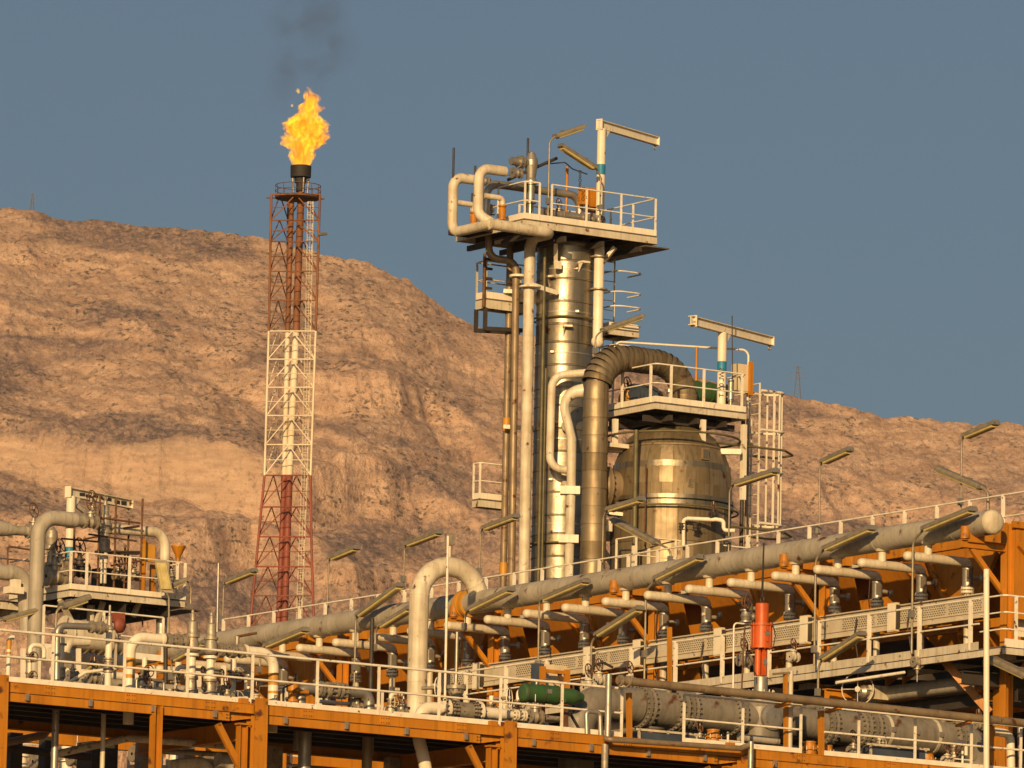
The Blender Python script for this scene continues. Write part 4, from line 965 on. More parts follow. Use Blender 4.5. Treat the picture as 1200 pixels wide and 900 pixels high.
def make_inlet():
    b = L(UV, v1, ZVB - .9); t = thing('inlet_pipe', 'cream inlet pipe with silver valve nearest to the rounded end cap of the header', 'inlet pipe', b, 'inlet pipes below the long header')
    p0 = L(UH-.62, v1, ZLAT); p1 = L(UV, v1, ZLAT)
    MB().sweep(fillet([p0 - Z*.0, p1, L(UV, v1, ZVT + .02)], .24, 7), .118, 14).make('pipe_run', M_pipe, t)
    MB().rev(p0, -U, [(0,.118),(.05,.112),(.09,.085),(.115,.04),(.12,.005)], 14).make('end_cap', M_pipe, t)
    MB().cyl(L(UH, v1, ZLAT+.08), L(UH, v1, ZH - HR*.8), .10, 14).make('stub', M_pipe, t)
    MB().lathe(L(UH, v1, ZH - HR*.92), Z, [(-.03,.10),(-.03,.16),(.03,.19)], 14).make('saddle_ring', M_pipe, t)
    h = ZVT - ZVB
    MB().lathe(L(UV, v1, ZVB), Z, [(0,.02),(0,.128),(h*.1,.132),(h*.86,.132),(h*.9,.14),(h,.14),(h,.10)], 18).make('silver_jacket', M_steel, t)
    MB().box(L(UV, v1, ZVB + h*.55) - U*.05 - V*.125, .07, .012, h*.3).make('jacket_seam', M_steel, t)
    f = MB().lathe(L(UV, v1, ZVB), Z, [(-.02,.09),(-.02,.168),(-.075,.168),(-.075,.10),(-.105,.10),(-.105,.168),(-.16,.168),(-.16,.07)], 18); f.make('flange', M_pipe, t)
    MB().bolts(L(UV, v1, ZVB-.09), Z, .145, 12, .016, .2).make('bolts', M_valve, t, kind='stuff')
    MB().cyl(L(UV, v1, ZVB-.16), L(UV, v1, ZVB-1.5), .085, 14).make('drop_pipe', M_pipe, t)
    c = L(UV+.1, v1, ZVB + h*.5); MB().cyl(c, c + U*.22 - V*.05, .055, 10).make('valve_neck', M_valve, t)
    MB().lathe(c + U*.22 - V*.05, (U - V*.6).normalized(), [(0,.02),(0,.09),(.05,.10),(.1,.09),(.1,.02)], 14).make('valve_knob', M_valve, t)
    c = L(UV-.02, v1, ZVB - .62); MB().cyl(c, c + U*.2 - V*.1, .05, 8).make('drain_neck', M_pipe, t); MB().lathe(c + U*.2 - V*.1, (U*.6-V).normalized(), [(0,0),(0,.085),(.06,.1),(.09,.085),(.09,0)], 12).make('drain_flange', M_valve, t)
    return t
inlet = make_inlet()
for k in range(1, 20):
    c = dup(inlet, V*(STEP*k + random.uniform(-.05, .05)), f'cream inlet pipe with silver valve {ord_[k]} the rounded end cap of the header')
    for ch in c.children:                           # no two valves are set quite alike
        if ch.name.startswith(('valve_knob', 'valve_neck')): ch.location = Vector((0, 0, random.uniform(-.06, .07)))
        if ch.name.startswith('drain_'): ch.location = Vector((0, 0, random.uniform(-.12, .1))) 
    b = Vector(c['_o']); q = b + Z*(.9 + (ZVT-ZVB)*.5)
    if k % 3 == 0: MB().box(q - U*.14 - V*.06 + Z*.02, .012, .05, .035).make('tag_plate', M_cream, c)
    if k % 4 == 1: MB().wheel(q + U*.36 - V*.08, (U - V*.9).normalized(), .12, .014, 4).make('handwheel', M_rust, c)
    if k % 5 == 2: MB().tube([q + Z*.28 + U*.02, q + Z*.34 - U*.22, q - Z*.2 - U*.26, q - Z*.75 - U*.2], .014, .08, 6).make('cable', M_dark, c)
    if k % 6 == 4: MB().lathe(q - Z*.42, Z, [(0,.09),(0,.15),(.04,.15),(.04,.09)], 14).make('spare_flange', M_valve, c)
# header saddles on orange brackets
sad = [vv(on_u(x, UH, ZH - HR)) for x in (1142, 928, 730)]
BAY = (sad[2]-sad[0])/2
UP = UH + 1.02; UF = UH + 1.85; ZTOP = PU(1183, 617, UP+.3).z; ZW = PU(1135, 762, UH-.3).z
NB = 6
for k in range(NB):
    v = sad[0] + BAY*k; where = ['at the right end of the air cooler', 'second from the right end of the air cooler', 'third from the right end of the air cooler', 'fourth from the right end of the air cooler', 'fifth from the right end of the air cooler', 'sixth from the right end of the air cooler'][k]
    t = thing('header_stand', f'orange frame with bracket arm and saddle {where}', 'support frame', L(UP, v, ZW), 'orange frames carrying the header')
    MB().ibeam(L(UP, v, 0), L(UP, v, ZTOP + .02), .24, .24, .022, U).make('post', M_orange2, t)
    za = ZH - HR - .16
    MB().ibeam(L(UP-.1, v, za - .02), L(UH-.42, v, za - .02), .17, .2, .02).make('bracket_arm', M_orange, t)
    MB().bar(L(UP-.1, v, za-1.15), L(UH-.1, v, za-.12), .1, .12).make('brace', M_orange2, t)
    MB().box(L(UH, v, ZH-HR*.72), .24, .09, .22).make('saddle', M_orange, t); MB().cyl(L(UH-.28, v, ZH-HR-.06), L(UH-.28, v, ZH-HR+.24), .12, 14).make('saddle_stop', M_orange, t)
# the plenum wall, bay by bay
VE = sad[0] - .12; VEND = sad[0] + BAY*NB
H1 = 2.5
t = thing('air_cooler', 'long orange air cooler plenum behind the header and the inlet valves', 'air cooler', L(UF, VE, ZW))
for k in range(NB):
    va, vb = sad[0] + BAY*k + .14, sad[0] + BAY*(k+1) - .14; w = vb - va
    zt, zb = ZTOP - .28, ZTOP - .28 - H1
    for j in range(4):                              # hopper front in sheets, leaning back towards the fan ring
        f0, f1 = j/4, (j+1)/4; in0, in1 = .16*w, .16*w
        def fp_(f, g): vv_ = va + w*f; c = (va+vb)/2; return L(UF + .05 + 1.9*g, vv_ + (c - vv_)*.42*g, zt - H1*g)
        MB().prism([fp_(f0+.004, 0), fp_(f1-.004, 0), fp_(f1-.004, 1), fp_(f0+.004, 1)], U*.05 + Z*.03).make('hopper_sheet', M_orange2, t)
        if j: MB().bar(fp_(f0, .02) - U*.03, fp_(f0, .98) - U*.03, .05, .08, U).make('stiffener', M_orange2, t)
    MB().bar(L(UF-.02, va, ZTOP-.13), L(UF-.02, vb, ZTOP-.13), .2, .26).make('top_beam', M_orange, t)
    # inverted triangular gusset plate between two raking stays
    vc = va + w*.36; tw, td = 1.45, 2.05
    MB().prism([L(UF-.08, vc - tw, zt), L(UF-.08, vc + tw, zt), L(UF-.08, vc, zt - td)], U*.03).make('gusset_plate', M_orange, t)
    for s_ in (-1, 1): MB().bar(L(UF-.12, vc + s_*(tw+.08), zt), L(UF-.12, vc + s_*.02, zt - td - .1), .09, .12, U).make('raking_stay', M_orange2, t)
    MB().bar(L(UF+.2, va, zb+.6), L(UF+.2, vb, zb+.6), .12, .22).make('lower_beam', M_orange2, t)
    for j in range(2):
        vq = va + w*(.27 + .46*j); MB().cyl(L(UF+3.2, vq, zb - .1), L(UF+3.2, vq, zb + .5), 1.35, 24).make('fan_ring', M_dark, t)
# end wall
e0 = L(UP+.15, VE, ZW-.1)
for j in range(3):
    u0 = UP + .13 + j*1.6; MB().prism([L(u0+.006, VE-.02, ZW+.9), L(u0+1.594, VE-.02, ZW+.9), L(u0+1.594, VE-.02, ZTOP), L(u0+.006, VE-.02, ZTOP)], V*.05).make('end_panel', M_orange, t)
MB().bar(L(UP, VE-.06, ZTOP-.02), L(UP+5, VE-.06, ZTOP-.02), .1, .16).make('end_beam', M_orange, t)
MB().bar(L(UP+.2, VE-.1, ZTOP-.5), L(UP+2.2, VE-.1, ZTOP-2.2), .12, .14, U).make('end_brace', M_orange, t)
MB().bar(L(UP+.1, VE-.06, ZW+.35), L(UP+5, VE-.06, ZW+.35), .12, .2).make('end_beam', M_orange, t)
MB().prism([L(UP+.25, VE+.35, ZW+.4), L(UP+5, VE+.35, ZW+.4), L(UP+5, VE+.35, ZW+1.6), L(UP+.25, VE+.35, ZW+1.6)], V*.04).make('pale_panel', M_cream, t)
MB().box(L(UF+4.0, (VE+VEND)/2, ZTOP-.9), 1.4, (VEND-VE)/2, .88).make('plenum_core', M_orange2, t)
# cable tray with perforated panels
UT = UV - .34; ZTT = PU(1100, 704, UT).z; vt0 = vv(on_u(1153, UT, ZTT)); vt1 = vv(on_u(512, UT, ZTT))
t = thing('cable_tray', 'long pale perforated cable tray running below the silver valves', 'cable tray', L(UT, vt0, ZTT-.6))
pw_ = 1.45; v = vt0; k = 0
while v < vt1:
    a, b = v + .01, min(v + pw_ - .01, vt1)
    MB().prism([L(UT, a, ZTT-.55), L(UT, b, ZTT-.55), L(UT, b, ZTT), L(UT, a, ZTT)], U*.03).make('tray_panel', M_tray, t)
    sl = MB()
    for r_ in range(6):
        zz_ = ZTT - .10 - r_*.055; n = int((b-a)/.095)
        for i in range(n):
            vv_ = a + .07 + i*.095 + (r_ % 2)*.04
            if vv_ < b - .06: sl.add([L(UT-.004, vv_, zz_), L(UT-.004, vv_+.05, zz_), L(UT-.004, vv_+.05, zz_+.026), L(UT-.004, vv_, zz_+.026)], [(0,1,2,3)])
    if k % 5 != 4: sl.make('perforation', M_dark, t, kind='stuff')
    v += pw_; k += 1
MB().bar(L(UT-.03, vt0, ZTT+.015), L(UT-.03, vt1, ZTT+.015), .08, .03).make('top_lip', M_tray, t); MB().bar(L(UT-.03, vt0, ZTT-.56), L(UT-.03, vt1, ZTT-.56), .08, .03).make('bottom_lip', M_tray, t)
MB().bar(L(UT-.015, vt0, ZTT-.42), L(UT-.015, vt1, ZTT-.42), .025, .02).make('rib', M_tray, t)
for i, px in enumerate((1047, 1004+200, 944, 843, 748, 690, 560)):
    if px > 1150: continue
    q = on_u(px, UT-.12, ZTT); q = Vector((q.x, q.y, ZTT))
    t = thing('cable_box', ['tall cream cable box on the tray near the right end', '', 'tall cream cable box on the tray right of the red actuator', 'tall cream cable box on the tray behind the red actuator', 'tall cream cable box on the tray beside the thin orange post', 'cream cable box on the tray under the sloping lamp', 'tall cream cable box on the tray right of the big U bend'][i], 'box', q - Z*.62)
    MB().box(q - Z*.28, .06, .17, .36).make('box', M_box, t); MB().box(q - Z*.28 - U*.065, .008, .15, .33).make('lid', M_cream, t); MB().box(q - Z*.28 + V*.0 - V*.19, .05, .015, .30).make('side_cover', M_dark, t)
# middle walkway
UWK = UH - .3; vc0 = vv(on_u(1147, UWK, ZW)); vc1 = vv(on_u(535, UWK, ZW))
t = platform('cooler_walkway', 'long cream edged walkway in front of the cable tray', [L(UWK, vc1, ZW), L(UWK, vc0, ZW), L(UT+.1, vc0, ZW), L(UT+.1, vc1, ZW)], .15, M_creamd, M_deck, 14, toe=0)
MB().bar(L(UWK-.02, vc1, ZW+.07), L(UWK-.02, vc0, ZW+.07), .02, .2).make('kick_plate', M_creamd, t)
vs_ = [vv(on_u(x, UWK, ZW)) for x in (1137, 1077, 1018, 959, 901, 846, 791, 739, 688, 640, 592, 545)]
railing('walkway_railing', 'long cream railing of the walkway in front of the cable tray', [L(UWK, vc0, ZW), L(UWK, vc1, ZW)], 1.22, [L(UWK, v, ZW) for v in vs_], toe=0, pw=.1, rr=.028)
ur = UWK + 4.5
t = platform('cooler_walkway', 'short cream edged walkway turning the right end of the air cooler', [L(UWK, vc0-1.0, ZW), L(ur, vc0-1.0, ZW), L(ur, vc0-.03, ZW), L(UWK, vc0-.03, ZW)], .15, M_creamd, M_deck, 3, toe=0)
MB().bar(L(UWK, vc0-1.02, ZW+.07), L(ur, vc0-1.02, ZW+.07), .02, .2).make('kick_plate', M_cream, t)
railing('walkway_railing', 'cream railing with three rails at the right end of the air cooler', [L(UWK, vc0-.05, ZW), L(UWK, vc0-1, ZW), L(ur, vc0-1, ZW)], 1.22, [L(UWK+.35, vc0-1, ZW), L(UWK+2.2, vc0-1, ZW), L(UWK+4, vc0-1, ZW)], toe=0, pw=.08, mids=2)
# underside structure of the cooler bank
t = thing('cooler_deck', 'shade coloured underside deck of the air cooler bank above the grey ducts', 'deck', L(UT, VE, ZW-.4))
MB().box(L((UT+.2+UT+15)/2, (VE-1+VEND+12)/2, ZW-.42), 7.4, (VEND-VE+13)/2, .06).make('deck_plate', M_dark, t)  # dark slab filling the space under the cooler, shade put into its colour
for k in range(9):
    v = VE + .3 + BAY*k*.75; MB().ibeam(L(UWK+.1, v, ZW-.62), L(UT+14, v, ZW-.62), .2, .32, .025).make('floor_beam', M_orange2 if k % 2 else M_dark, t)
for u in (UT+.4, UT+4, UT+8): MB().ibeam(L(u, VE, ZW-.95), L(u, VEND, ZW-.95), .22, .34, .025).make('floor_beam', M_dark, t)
# rail behind the header
UB = UF + 1.4; za = PU(1195, 577, UB).z; zb = za - 1.1
vb0 = vv(on_u(1215, UB, za)); vb1 = vv(on_u(262, UB, za)); n = 28
railing('cooler_railing', 'long cream railing standing behind the header pipe', [L(UB, vb0, zb), L(UB, vb1, zb)], 1.1, [L(UB, vb0 + (vb1-vb0)*k/n, zb) for k in range(n+1)], toe=.1, pw=.09)
t = thing('cooler_roof_walkway', 'pale walkway edge on top of the air cooler behind the header', 'walkway', L(UB, vb0, zb)); MB().box(L(UB+.6, (VE+VEND)/2, zb-.06), .75, (VEND-VE)/2, .05).make('grating', M_deck, t); MB().bar(L(UB-.16, VE, zb-.1), L(UB-.16, VEND, zb-.1), .05, .2).make('edge_beam', M_creamd, t)
# lower header under the walkway
p = PU(1165, 797, UH+.9); q = on_u(690, UH+.9, p.z)
t = thing('lower_header', 'smaller grey header pipe with round cap under the walkway at the right', 'pipe', p); MB().sweep([p, p + V*(vv(q)-vv(p))], .19, 18).make('pipe_run', M_greyp, t); MB().rev(p + V*.01, -V, [(0,.195),(.05,.19),(.1,.14),(.13,.02)], 18).make('end_cap', M_pipe, t)
c = p + V*2.0
t = thing('valve_box', 'cream handwheel gearbox on the lower header pipe', 'gearbox', PU(1026, 812, UH+.6)); c = PU(1026, 812, UH+.5)
MB().box(c, .28, .16, .17).make('gearbox', M_pipe, t); MB().lathe(c - U*.28, -U, [(0,.17),(.12,.17),(.2,.10),(.2,0)], 14).make('hub', M_steel, t); MB().cyl(c + U*.28, c + U*.55, .13, 12).make('flange', M_pipe, t)
MB().cyl(c - U*.5 , c - U*.2, .035, 8).make('shaft', M_steel, t); MB().wheel(c - U*.55 + Z*.05, (U + V*.9).normalized(), .40, .018, 4).make('handwheel', M_creamd, t)
for k, (px, lab) in enumerate(((1134, 'frame under the walkway corner at the right'), (1192, 'frame at the right edge of the picture under the walkway'))):
    b = PU(px-60 if k == 0 else px, 770, UH-.2) if False else None
fr_ = thing('braced_stand', 'orange post with raking braces under the right end of the walkway', 'support frame', L(UH+1.2, VE+.1, ZW-4))
P0 = PU(1174, 800, UH+1.2)
MB().ibeam(Vector((P0.x, P0.y, 0)), Vector((P0.x, P0.y, ZW-.5)), .3, .3, .025, U).make('post', M_orange, fr_)
MB().bar(PU(1107, 775, UH+.2), PU(1160, 835, UH+1.0), .16, .2).make('brace', M_orange, fr_); MB().bar(PU(1172, 838, UH+1.2), PU(1204, 780, UH+2.4), .16, .2).make('brace', M_orange, fr_)
MB().ibeam(PU(1146, 816, UH+1.1), PU(1182, 818, UH+1.3), .2, .22).make('cross_beam', M_orange, fr_); MB().cyl(PU(1147, 812, UH+.9), PU(1147, 796, UH+.9), .12, 14).make('pipe_stop', M_orange, fr_)
# ---------------------------------------------------------------- front pipe rack: orange beams, deck, railings
ZF = PV(45, 802, 0).z
def fx(px, v=0.0, z=None): return on_v(px, v, ZF if z is None else z)
posts_px = [-2, 302, 594, 871, 1210]
uL, uR = uu(fx(-60)), uu(fx(1290))
t = thing('rack_beam', 'long orange double edge beam of the front pipe rack', 'beam', L(uL, 0, ZF-.42))
us = [uL] + [uu(fx(p)) for p in posts_px] + [uR]
for i, (a, b) in enumerate(zip(us[:-1], us[1:])):
    a2 = a + (.12 if i else 0); b2 = b - .12 if i < len(us)-2 else b
    MB().ibeam(L(a2, .02, ZF-.115), L(b2, .02, ZF-.115), .18, .222, .016).make('upper_beam', M_orange, t)
    MB().bar(L(a2, -.045, ZF-.115), L(b2, -.045, ZF-.115), .02, .196).make('web_cover', M_orange, t)
    MB().bar(L(a2+.05, .0, ZF-.33), L(b2-(.62 if i < len(us)-2 else 0), .0, ZF-.33), .08, .19).make('lower_channel', M_orange, t)
    MB().bar(L(a2, .01, ZF-.229), L(b2, .01, ZF-.229), .14, .012).make('joint_line', M_dark, t)
    for f in (.18, .5, .82):
        c = L(a2 + (b2-a2)*f, -.058, ZF-.115); MB().box(c, .14, .006, .085).make('splice_plate', M_orange2 if f == .5 else M_orange, t); sb = MB()
        for dx in (-.1, -.04, .04, .1):
            for dz_ in (-.05, .05): sb.cyl(c + U*dx + Z*dz_ - V*.004, c + U*dx + Z*dz_ - V*.02, .012, 6)
        sb.make('bolts', M_rust, t, kind='stuff')
    n = 4
    for k in range(n):
        c = L(a2 + (b2-a2)*(k+.35)/n, -.09, ZF-.31); MB().box(c, .035, .04, .075).make('clip', M_steel, t)
    if i < len(us)-2:
        e = L(b2-.55, -.05, ZF-.33); MB().bolts(e - U*.12, V, .05, 4, .012, .04).make('bolts', M_dark, t, kind='stuff')
        MB().prism([L(b2-.62, .06, ZF-.235), L(b2, .06, ZF-.235), L(b2, .06, ZF-.32), L(b2-.62, .06, ZF-.43)], V*.03).make('haunch_plate', M_orange2, t)
for k, (px, lab) in enumerate(zip(posts_px, ('orange rack column at the left edge of the picture', 'orange rack column left of the big U bend pipe', 'orange rack column below the green actuator', 'orange rack column beside the grey vertical tube end', 'orange rack column beyond the right edge'))):
    if px > 1200: continue
    p = fx(px); top = ZF + (.12 if k < 3 else .02)
    t = thing('rack_column', lab, 'column', Vector((p.x, p.y, 0)), 'orange columns of the front rack')
    MB().box(Vector((p.x, p.y, (top + 0)/2)) - V*.16, .165, .012, top/2).make('front_flange', M_orange, t)
    MB().bar(Vector((p.x, p.y, 0)) + V*.02, Vector((p.x, p.y, top-.02)) + V*.02, .02, .30, U).make('web', M_orange2, t)
    MB().box(Vector((p.x, p.y, (top + 0)/2)) + V*.18, .165, .012, top/2).make('rear_flange', M_orange2, t)
    q = p - U*.36; MB().ibeam(Vector((q.x, q.y, 0)) + V*.05, Vector((q.x, q.y, ZF-.5)) + V*.05, .18, .2, .018, U).make('stub_column', M_orange, t)
    MB().box(Vector((q.x, q.y, ZF+.04)) + V*.02, .1, .06, .06).make('cap_block', M_orange, t)
    MB().box(Vector((q.x, q.y, ZF-.47)) + V*.02, .15, .1, .02).make('seat_plate', M_orange, t)
    MB().bar(q - U*.6 - Z*.5 + V*.1, q - U*.05 - Z*1.35 + V*.1, .1, .14).make('raking_brace', M_orange, t)
p = fx(183); tag(MB().ibeam(Vector((p.x, p.y, 0)) - V*.03, Vector((p.x, p.y, ZF-.24)) - V*.03, .22, .2, .02, U).make('rack_stanchion', M_orange), 'slim orange stanchion under the left part of the front beam', 'column')
t = thing('rack_deck', 'shade coloured underside and joists of the front pipe rack deck', 'deck', L(uL, 2, ZF-.5))
MB().box(L((uL+uR)/2, 2.5, ZF-.05), (uR-uL)/2, 2.3, .03).make('deck_plate', M_dark, t)  # coloured dark to deepen the shade below and hide the mountain
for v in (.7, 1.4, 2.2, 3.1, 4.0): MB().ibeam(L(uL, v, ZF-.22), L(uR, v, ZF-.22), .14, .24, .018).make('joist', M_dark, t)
for px in posts_px: q = fx(px); MB().ibeam(q + V*.2 - Z*.55, q + V*5 - Z*.55, .2, .4, .025).make('cross_beam', M_orange2, t)
MB().ibeam(L(uL, 4.8, ZF-.25), L(uR, 4.8, ZF-.25), .2, .42, .02).make('rear_beam', M_orange, t)
# railings
def frail(label, pxs, v, x0, x1, toe=.11, z0=0, **kw):
    return railing('front_railing', label, [fx(x0, v) + Z*z0, fx(x1, v) + Z*z0], 1.12, [fx(x, v) + Z*z0 for x in pxs], toe=toe, pw=.06, rr=.03, **kw)
frail('long cream railing on the front beam left of the big U bend', [-20, 61, 145, 219, 295, 371, 443, 514], .12, -40, 515)
frail('cream railing on the front beam before the green actuator', [586, 658, 728], .12, 515.8, 729)
frail('cream railing on the front beam before the grey ducts', [801, 870, 938], .12, 800, 939)
frail('cream railing at the right end of the front beam', [1006, 1072, 1138, 1196], .12, 966, 1230)
frail('second cream railing standing further back on the left deck', [-10, 45, 120, 180, 245, 335, 375, 447], 3.4, -40, 448, z0=-.15, toe=.08)
# pipes crossing the right of the picture
a, b = PV(724, 797, -.35), PV(1215, 849, -.35)
t = pipe('fire_main', 'long brown pipe running in front of the grey ducts to the right edge', [a, b], .095, M_brownp, 0, 14)
for x, y in ((727, 797.5), (736, 798.4)): MB().disc(PV(x, y, -.35), U, .13, .05, 14).make('coupling', M_valve, t)
for px in (925, 984, 1137): q = on_v(px, -.35, PV(px, 797 + (px-724)*.106, -.35).z); MB().bar(q - Z*.1, q - Z*.16 + V*.5, .12, .06).make('hanger', M_orange, t)
a, b, c = PV(706, 866, -.4), PV(868, 877, -.4), PV(880, 871, -.4)
pipe('drain_pipe', 'brown pipe lying along the front of the orange beam', [PV(712,865,-.1), a - U*-.05, b, b + U*.2 + Z*.08, ], .065, M_brownp, .1, 12)
q = fx(880, -.35); tag(MB().cyl(Vector((q.x,q.y,ZF-5)), Vector((q.x,q.y,PV(880,869,-.35).z)), .065, 12).make('tube_end', M_steel), 'grey vertical tube end in front of the orange beam', 'tube')
def vtube(name, label, cat, px, y0, y1, v, r, mat, cut=False):
    p = PV(px, y1, v); q = PV(px, y0, v); q = Vector((p.x, p.y, q.z)); return tag(MB().cyl(p, q, r, 12).make(name, mat), label, cat)
vtube('vent_tube', 'grey vertical tube left of the railing by the grey ducts', 'tube', 712, 790, 866, -.2, .075, M_steel)
vtube('vent_tube', 'dark lower end of a vertical tube under the orange beam', 'tube', 708, 872, 930, -.1, .08, M_valve)
pipe('pipe_hoop', 'low grey pipe hoop between the green actuator and the vertical tube', [PV(688, 866, .0), PV(687, 833, .0), PV(703, 835, .0), PV(704, 868, .0)], .055, M_steel, .1, 12)
t = tag(MB().tube([PV(1156, 905, -.6), PV(1156, 667, -.6)], .07, 0, 14).make('white_pole', M_cream), 'tall plain white pole at the right front of the picture', 'pole')
vtube('channel_post', 'brown channel post right of the red actuator', 'post', 925.5, 786, 886, .3, .055, M_creamd)
t = tag(MB().bar(PV(921, 886, .34), PV(920.4, 790, .34), .07, .1).make('channel_post', M_orange), 'narrow orange post against the brown channel post', 'post')
t = tag(MB().bar(PV(962.5, 886, .2), PV(962, 833, .2), .1, .12).make('channel_post', M_orange), 'short orange post under the brown pipe', 'post')
tag(MB().bar(PV(906, 790, .3), PV(928, 788, .3), .07, .05).make('cross_bar', M_brownp), 'brown cross bar on top of the channel post', 'bar')
# ---------------------------------------------------------------- big grey ducts on the right
VD = 2.6; DR_ = .41
def dpt(px): return PV(px, 830 + (px-770)*.104, VD)
def duct(label, x0, x1, r, mat=None, ends=True, name='duct_section'):
    a, b = dpt(x0), dpt(x1); t = thing(name, label, 'duct', a, 'big grey ducts on the front deck'); ax = (b-a).normalized()
    MB().cyl(a, b, r, 32).make('shell', mat or M_duct, t)
    k = a + ax*.35; s_ = MB()
    while (k-a).length < (b-a).length - .3: s_.disc(k, ax, r*1.008, .02, 32); k = k + ax*.62
    if s_.v: s_.make('weld_seam', mat or M_duct, t, kind='stuff')
    for e, sg in ((a, 1), (b, -1)):
        if ends:
            c = e + ax*.04*sg; MB().disc(c, ax, r*1.2, .07, 32).make('flange', mat or M_duct, t); MB().disc(c + ax*.13*sg, ax, r*1.17, .06, 32).make('flange', M_valve, t)
            MB().bolts(c + ax*.07*sg, ax, r*1.1, 24, .026, .30).make('bolts', M_steel, t, kind='stuff')
    return t
el = dpt(716); ev = el - U*.95
t = thing('duct_elbow', 'grey duct elbow turning down behind the green actuator', 'duct', ev - Z*1.2)
fp = fillet([ev - Z*1.6, ev, el + U*.1], .78, 9)
MB().sweep(fp, DR_, 28).make('shell', M_duct, t)
for i in range(2, len(fp)-2, 2): MB().disc(fp[i], fp[i+1]-fp[i-1], DR_*1.012, .03, 28).make('lobster_seam', M_duct, t)
duct('grey duct with bolted flanges nearest to the green actuator', 748, 795, .43)
duct('grey plain duct between the elbow and the first bolted flange', 716, 746, DR_, ends=False)
duct('grey duct with bolted flanges left of the red actuator', 799, 864, .40)
duct('short grey duct right of the red actuator', 921, 962, .36, ends=False)
duct('grey bolted duct behind the short orange post', 963, 1010, .40)
duct('long grey duct ending in an elbow near the white pole', 1013, 1119, .42)
e0 = dpt(1119); t = thing('duct_elbow', 'grey duct elbow turning down beside the white pole', 'duct', e0 + U*.7 - Z*1.4)
fp = fillet([e0, e0 + U*.72, e0 + U*.72 - Z*1.6], .66, 10); MB().sweep(fp, .42, 28).make('shell', M_duct, t)
for i in range(1, len(fp)-2, 2): MB().disc(fp[i], fp[i+1]-fp[i-1], .425, .03, 28).make('lobster_seam', M_duct, t)
MB().lathe(e0 + U*.72 - Z*1.0, Z, [(-.06,.42),(-.06,.5),(.02,.5),(.02,.42)], 28).make('lower_flange', M_yellow, t)
# big valve with red actuator
vb = dpt(891)
t = thing('control_valve', 'big grey valve body under the red actuator', 'valve', vb - Z*.6)
MB().lathe(vb - Z*.55, Z, [(0,.2),(0,.44),(.12,.46),(.3,.45),(.55,.47),(.8,.46),(.92,.40),(.94,.36),(1.0,.36),(1.0,.42),(1.08,.42),(1.08,.2)], 30).make('body', M_duct, t)
MB().cyl(vb - U*.62, vb + U*.62, .36, 28).make('through_pipe', M_duct, t)
MB().lathe(vb - V*.43, -V, [(0,.31),(.07,.30),(.09,.22),(.10,0)], 24).make('boss', M_steel, t)
zr = lambda y: PV(891, y, VD).z
MB().lathe(Vector((vb.x, vb.y, zr(816))), Z, [(0,.2),(0,.34),(.06,.34),(.06,.30),(.10,.30),(.10,.18)], 24).make('bonnet_flange', M_steel, t)
MB().bolts(Vector((vb.x, vb.y, zr(813))), Z, .31, 14, .022, .16).make('bolts', M_steel, t, kind='stuff')
MB().cyl(Vector((vb.x, vb.y, zr(815))), Vector((vb.x, vb.y, zr(794))), .165, 20).make('bonnet', M_steel, t)
t = thing('hydraulic_actuator', 'tall bright red valve actuator standing on the grey valve', 'actuator', Vector((vb.x, vb.y, zr(792))))
X_ = Vector((vb.x, vb.y, 0))
for d in (-.10, .08): MB().cyl(X_ + U*d + Z*zr(792), X_ + U*d + Z*zr(759), .075, 14).make('yoke_leg', M_red, t)
MB().bar(X_ - V*.12 + Z*zr(792), X_ - V*.12 + Z*zr(760), .09, .05).make('stem_plate', M_red, t)
MB().box(X_ - V*.15 + Z*zr(776), .05, .01, .07).make('position_plate', M_steel, t)
MB().lathe(X_ + Z*zr(760), Z, [(0,.05),(0,.27),(.05,.27),(.05,.235),(zr(731)-zr(760)-.05,.235),(zr(731)-zr(760)-.05,.265),(zr(731)-zr(760),.265),(zr(731)-zr(760),.16)], 28).make('cylinder', M_red, t)
for a in range(10): w = 2*math.pi*a/10; MB().cyl(X_ + Vector((math.cos(w), math.sin(w), 0))*.245 + Z*(zr(760)-.02), X_ + Vector((math.cos(w), math.sin(w), 0))*.245 + Z*(zr(731)+.03), .013, 6).make('tie_rod', M_red, t)
MB().lathe(X_ + Z*zr(731), Z, [(0,.165),(zr(707)-zr(731)-.02,.165),(zr(707)-zr(731),.15),(zr(707)-zr(731),0)], 10).make('spring_can', M_red, t)
MB().box(X_ - V*.238 + Z*zr(743), .07, .006, .05).make('name_plate', M_steel, t); MB().tube([X_ - V*.2 + U*.2 + Z*(zr(757)), X_ - V*.22 + U*.24 + Z*zr(745), X_ - V*.2 + U*.15 + Z*zr(728)], .014, .06, 6).make('air_tube', M_dark, t)
MB().torus(X_ + Z*(zr(707)+.09), U, .07, .022, 14).make('lifting_eye', M_dark, t)
tag(MB().sweep([X_ + Z*(zr(707)+.15), X_ + Z*(zr(690)), X_ + Z*zr(636) + U*.02], [.02,.03,.02], 6).make('sling', M_black), 'black sling hanging down to the top of the red actuator', 'sling')
tag(MB().tube([PV(884, 792, VD-.4), PV(883, 780, VD-.45), PV(879, 772, VD-.4), PV(876, 766, VD-.4)], .015, .08, 6).make('hose', M_dark), 'thin dark hose at the foot of the red actuator', 'hose')
hw = PV(876, 706, VD+.8); t = thing('hand_pump', 'dark brown handwheel left of the red actuator', 'handwheel', hw); MB().wheel(hw, (U*.5-V).normalized(), .15, .022, 6).make('wheel', M_rust, t); MB().wheel(hw + V*.12, (U*.5-V).normalized(), .13, .02, 6).make('wheel', M_rust, t); MB().cyl(hw - V*.05, hw + V*.35, .05, 8).make('shaft', M_dark, t)
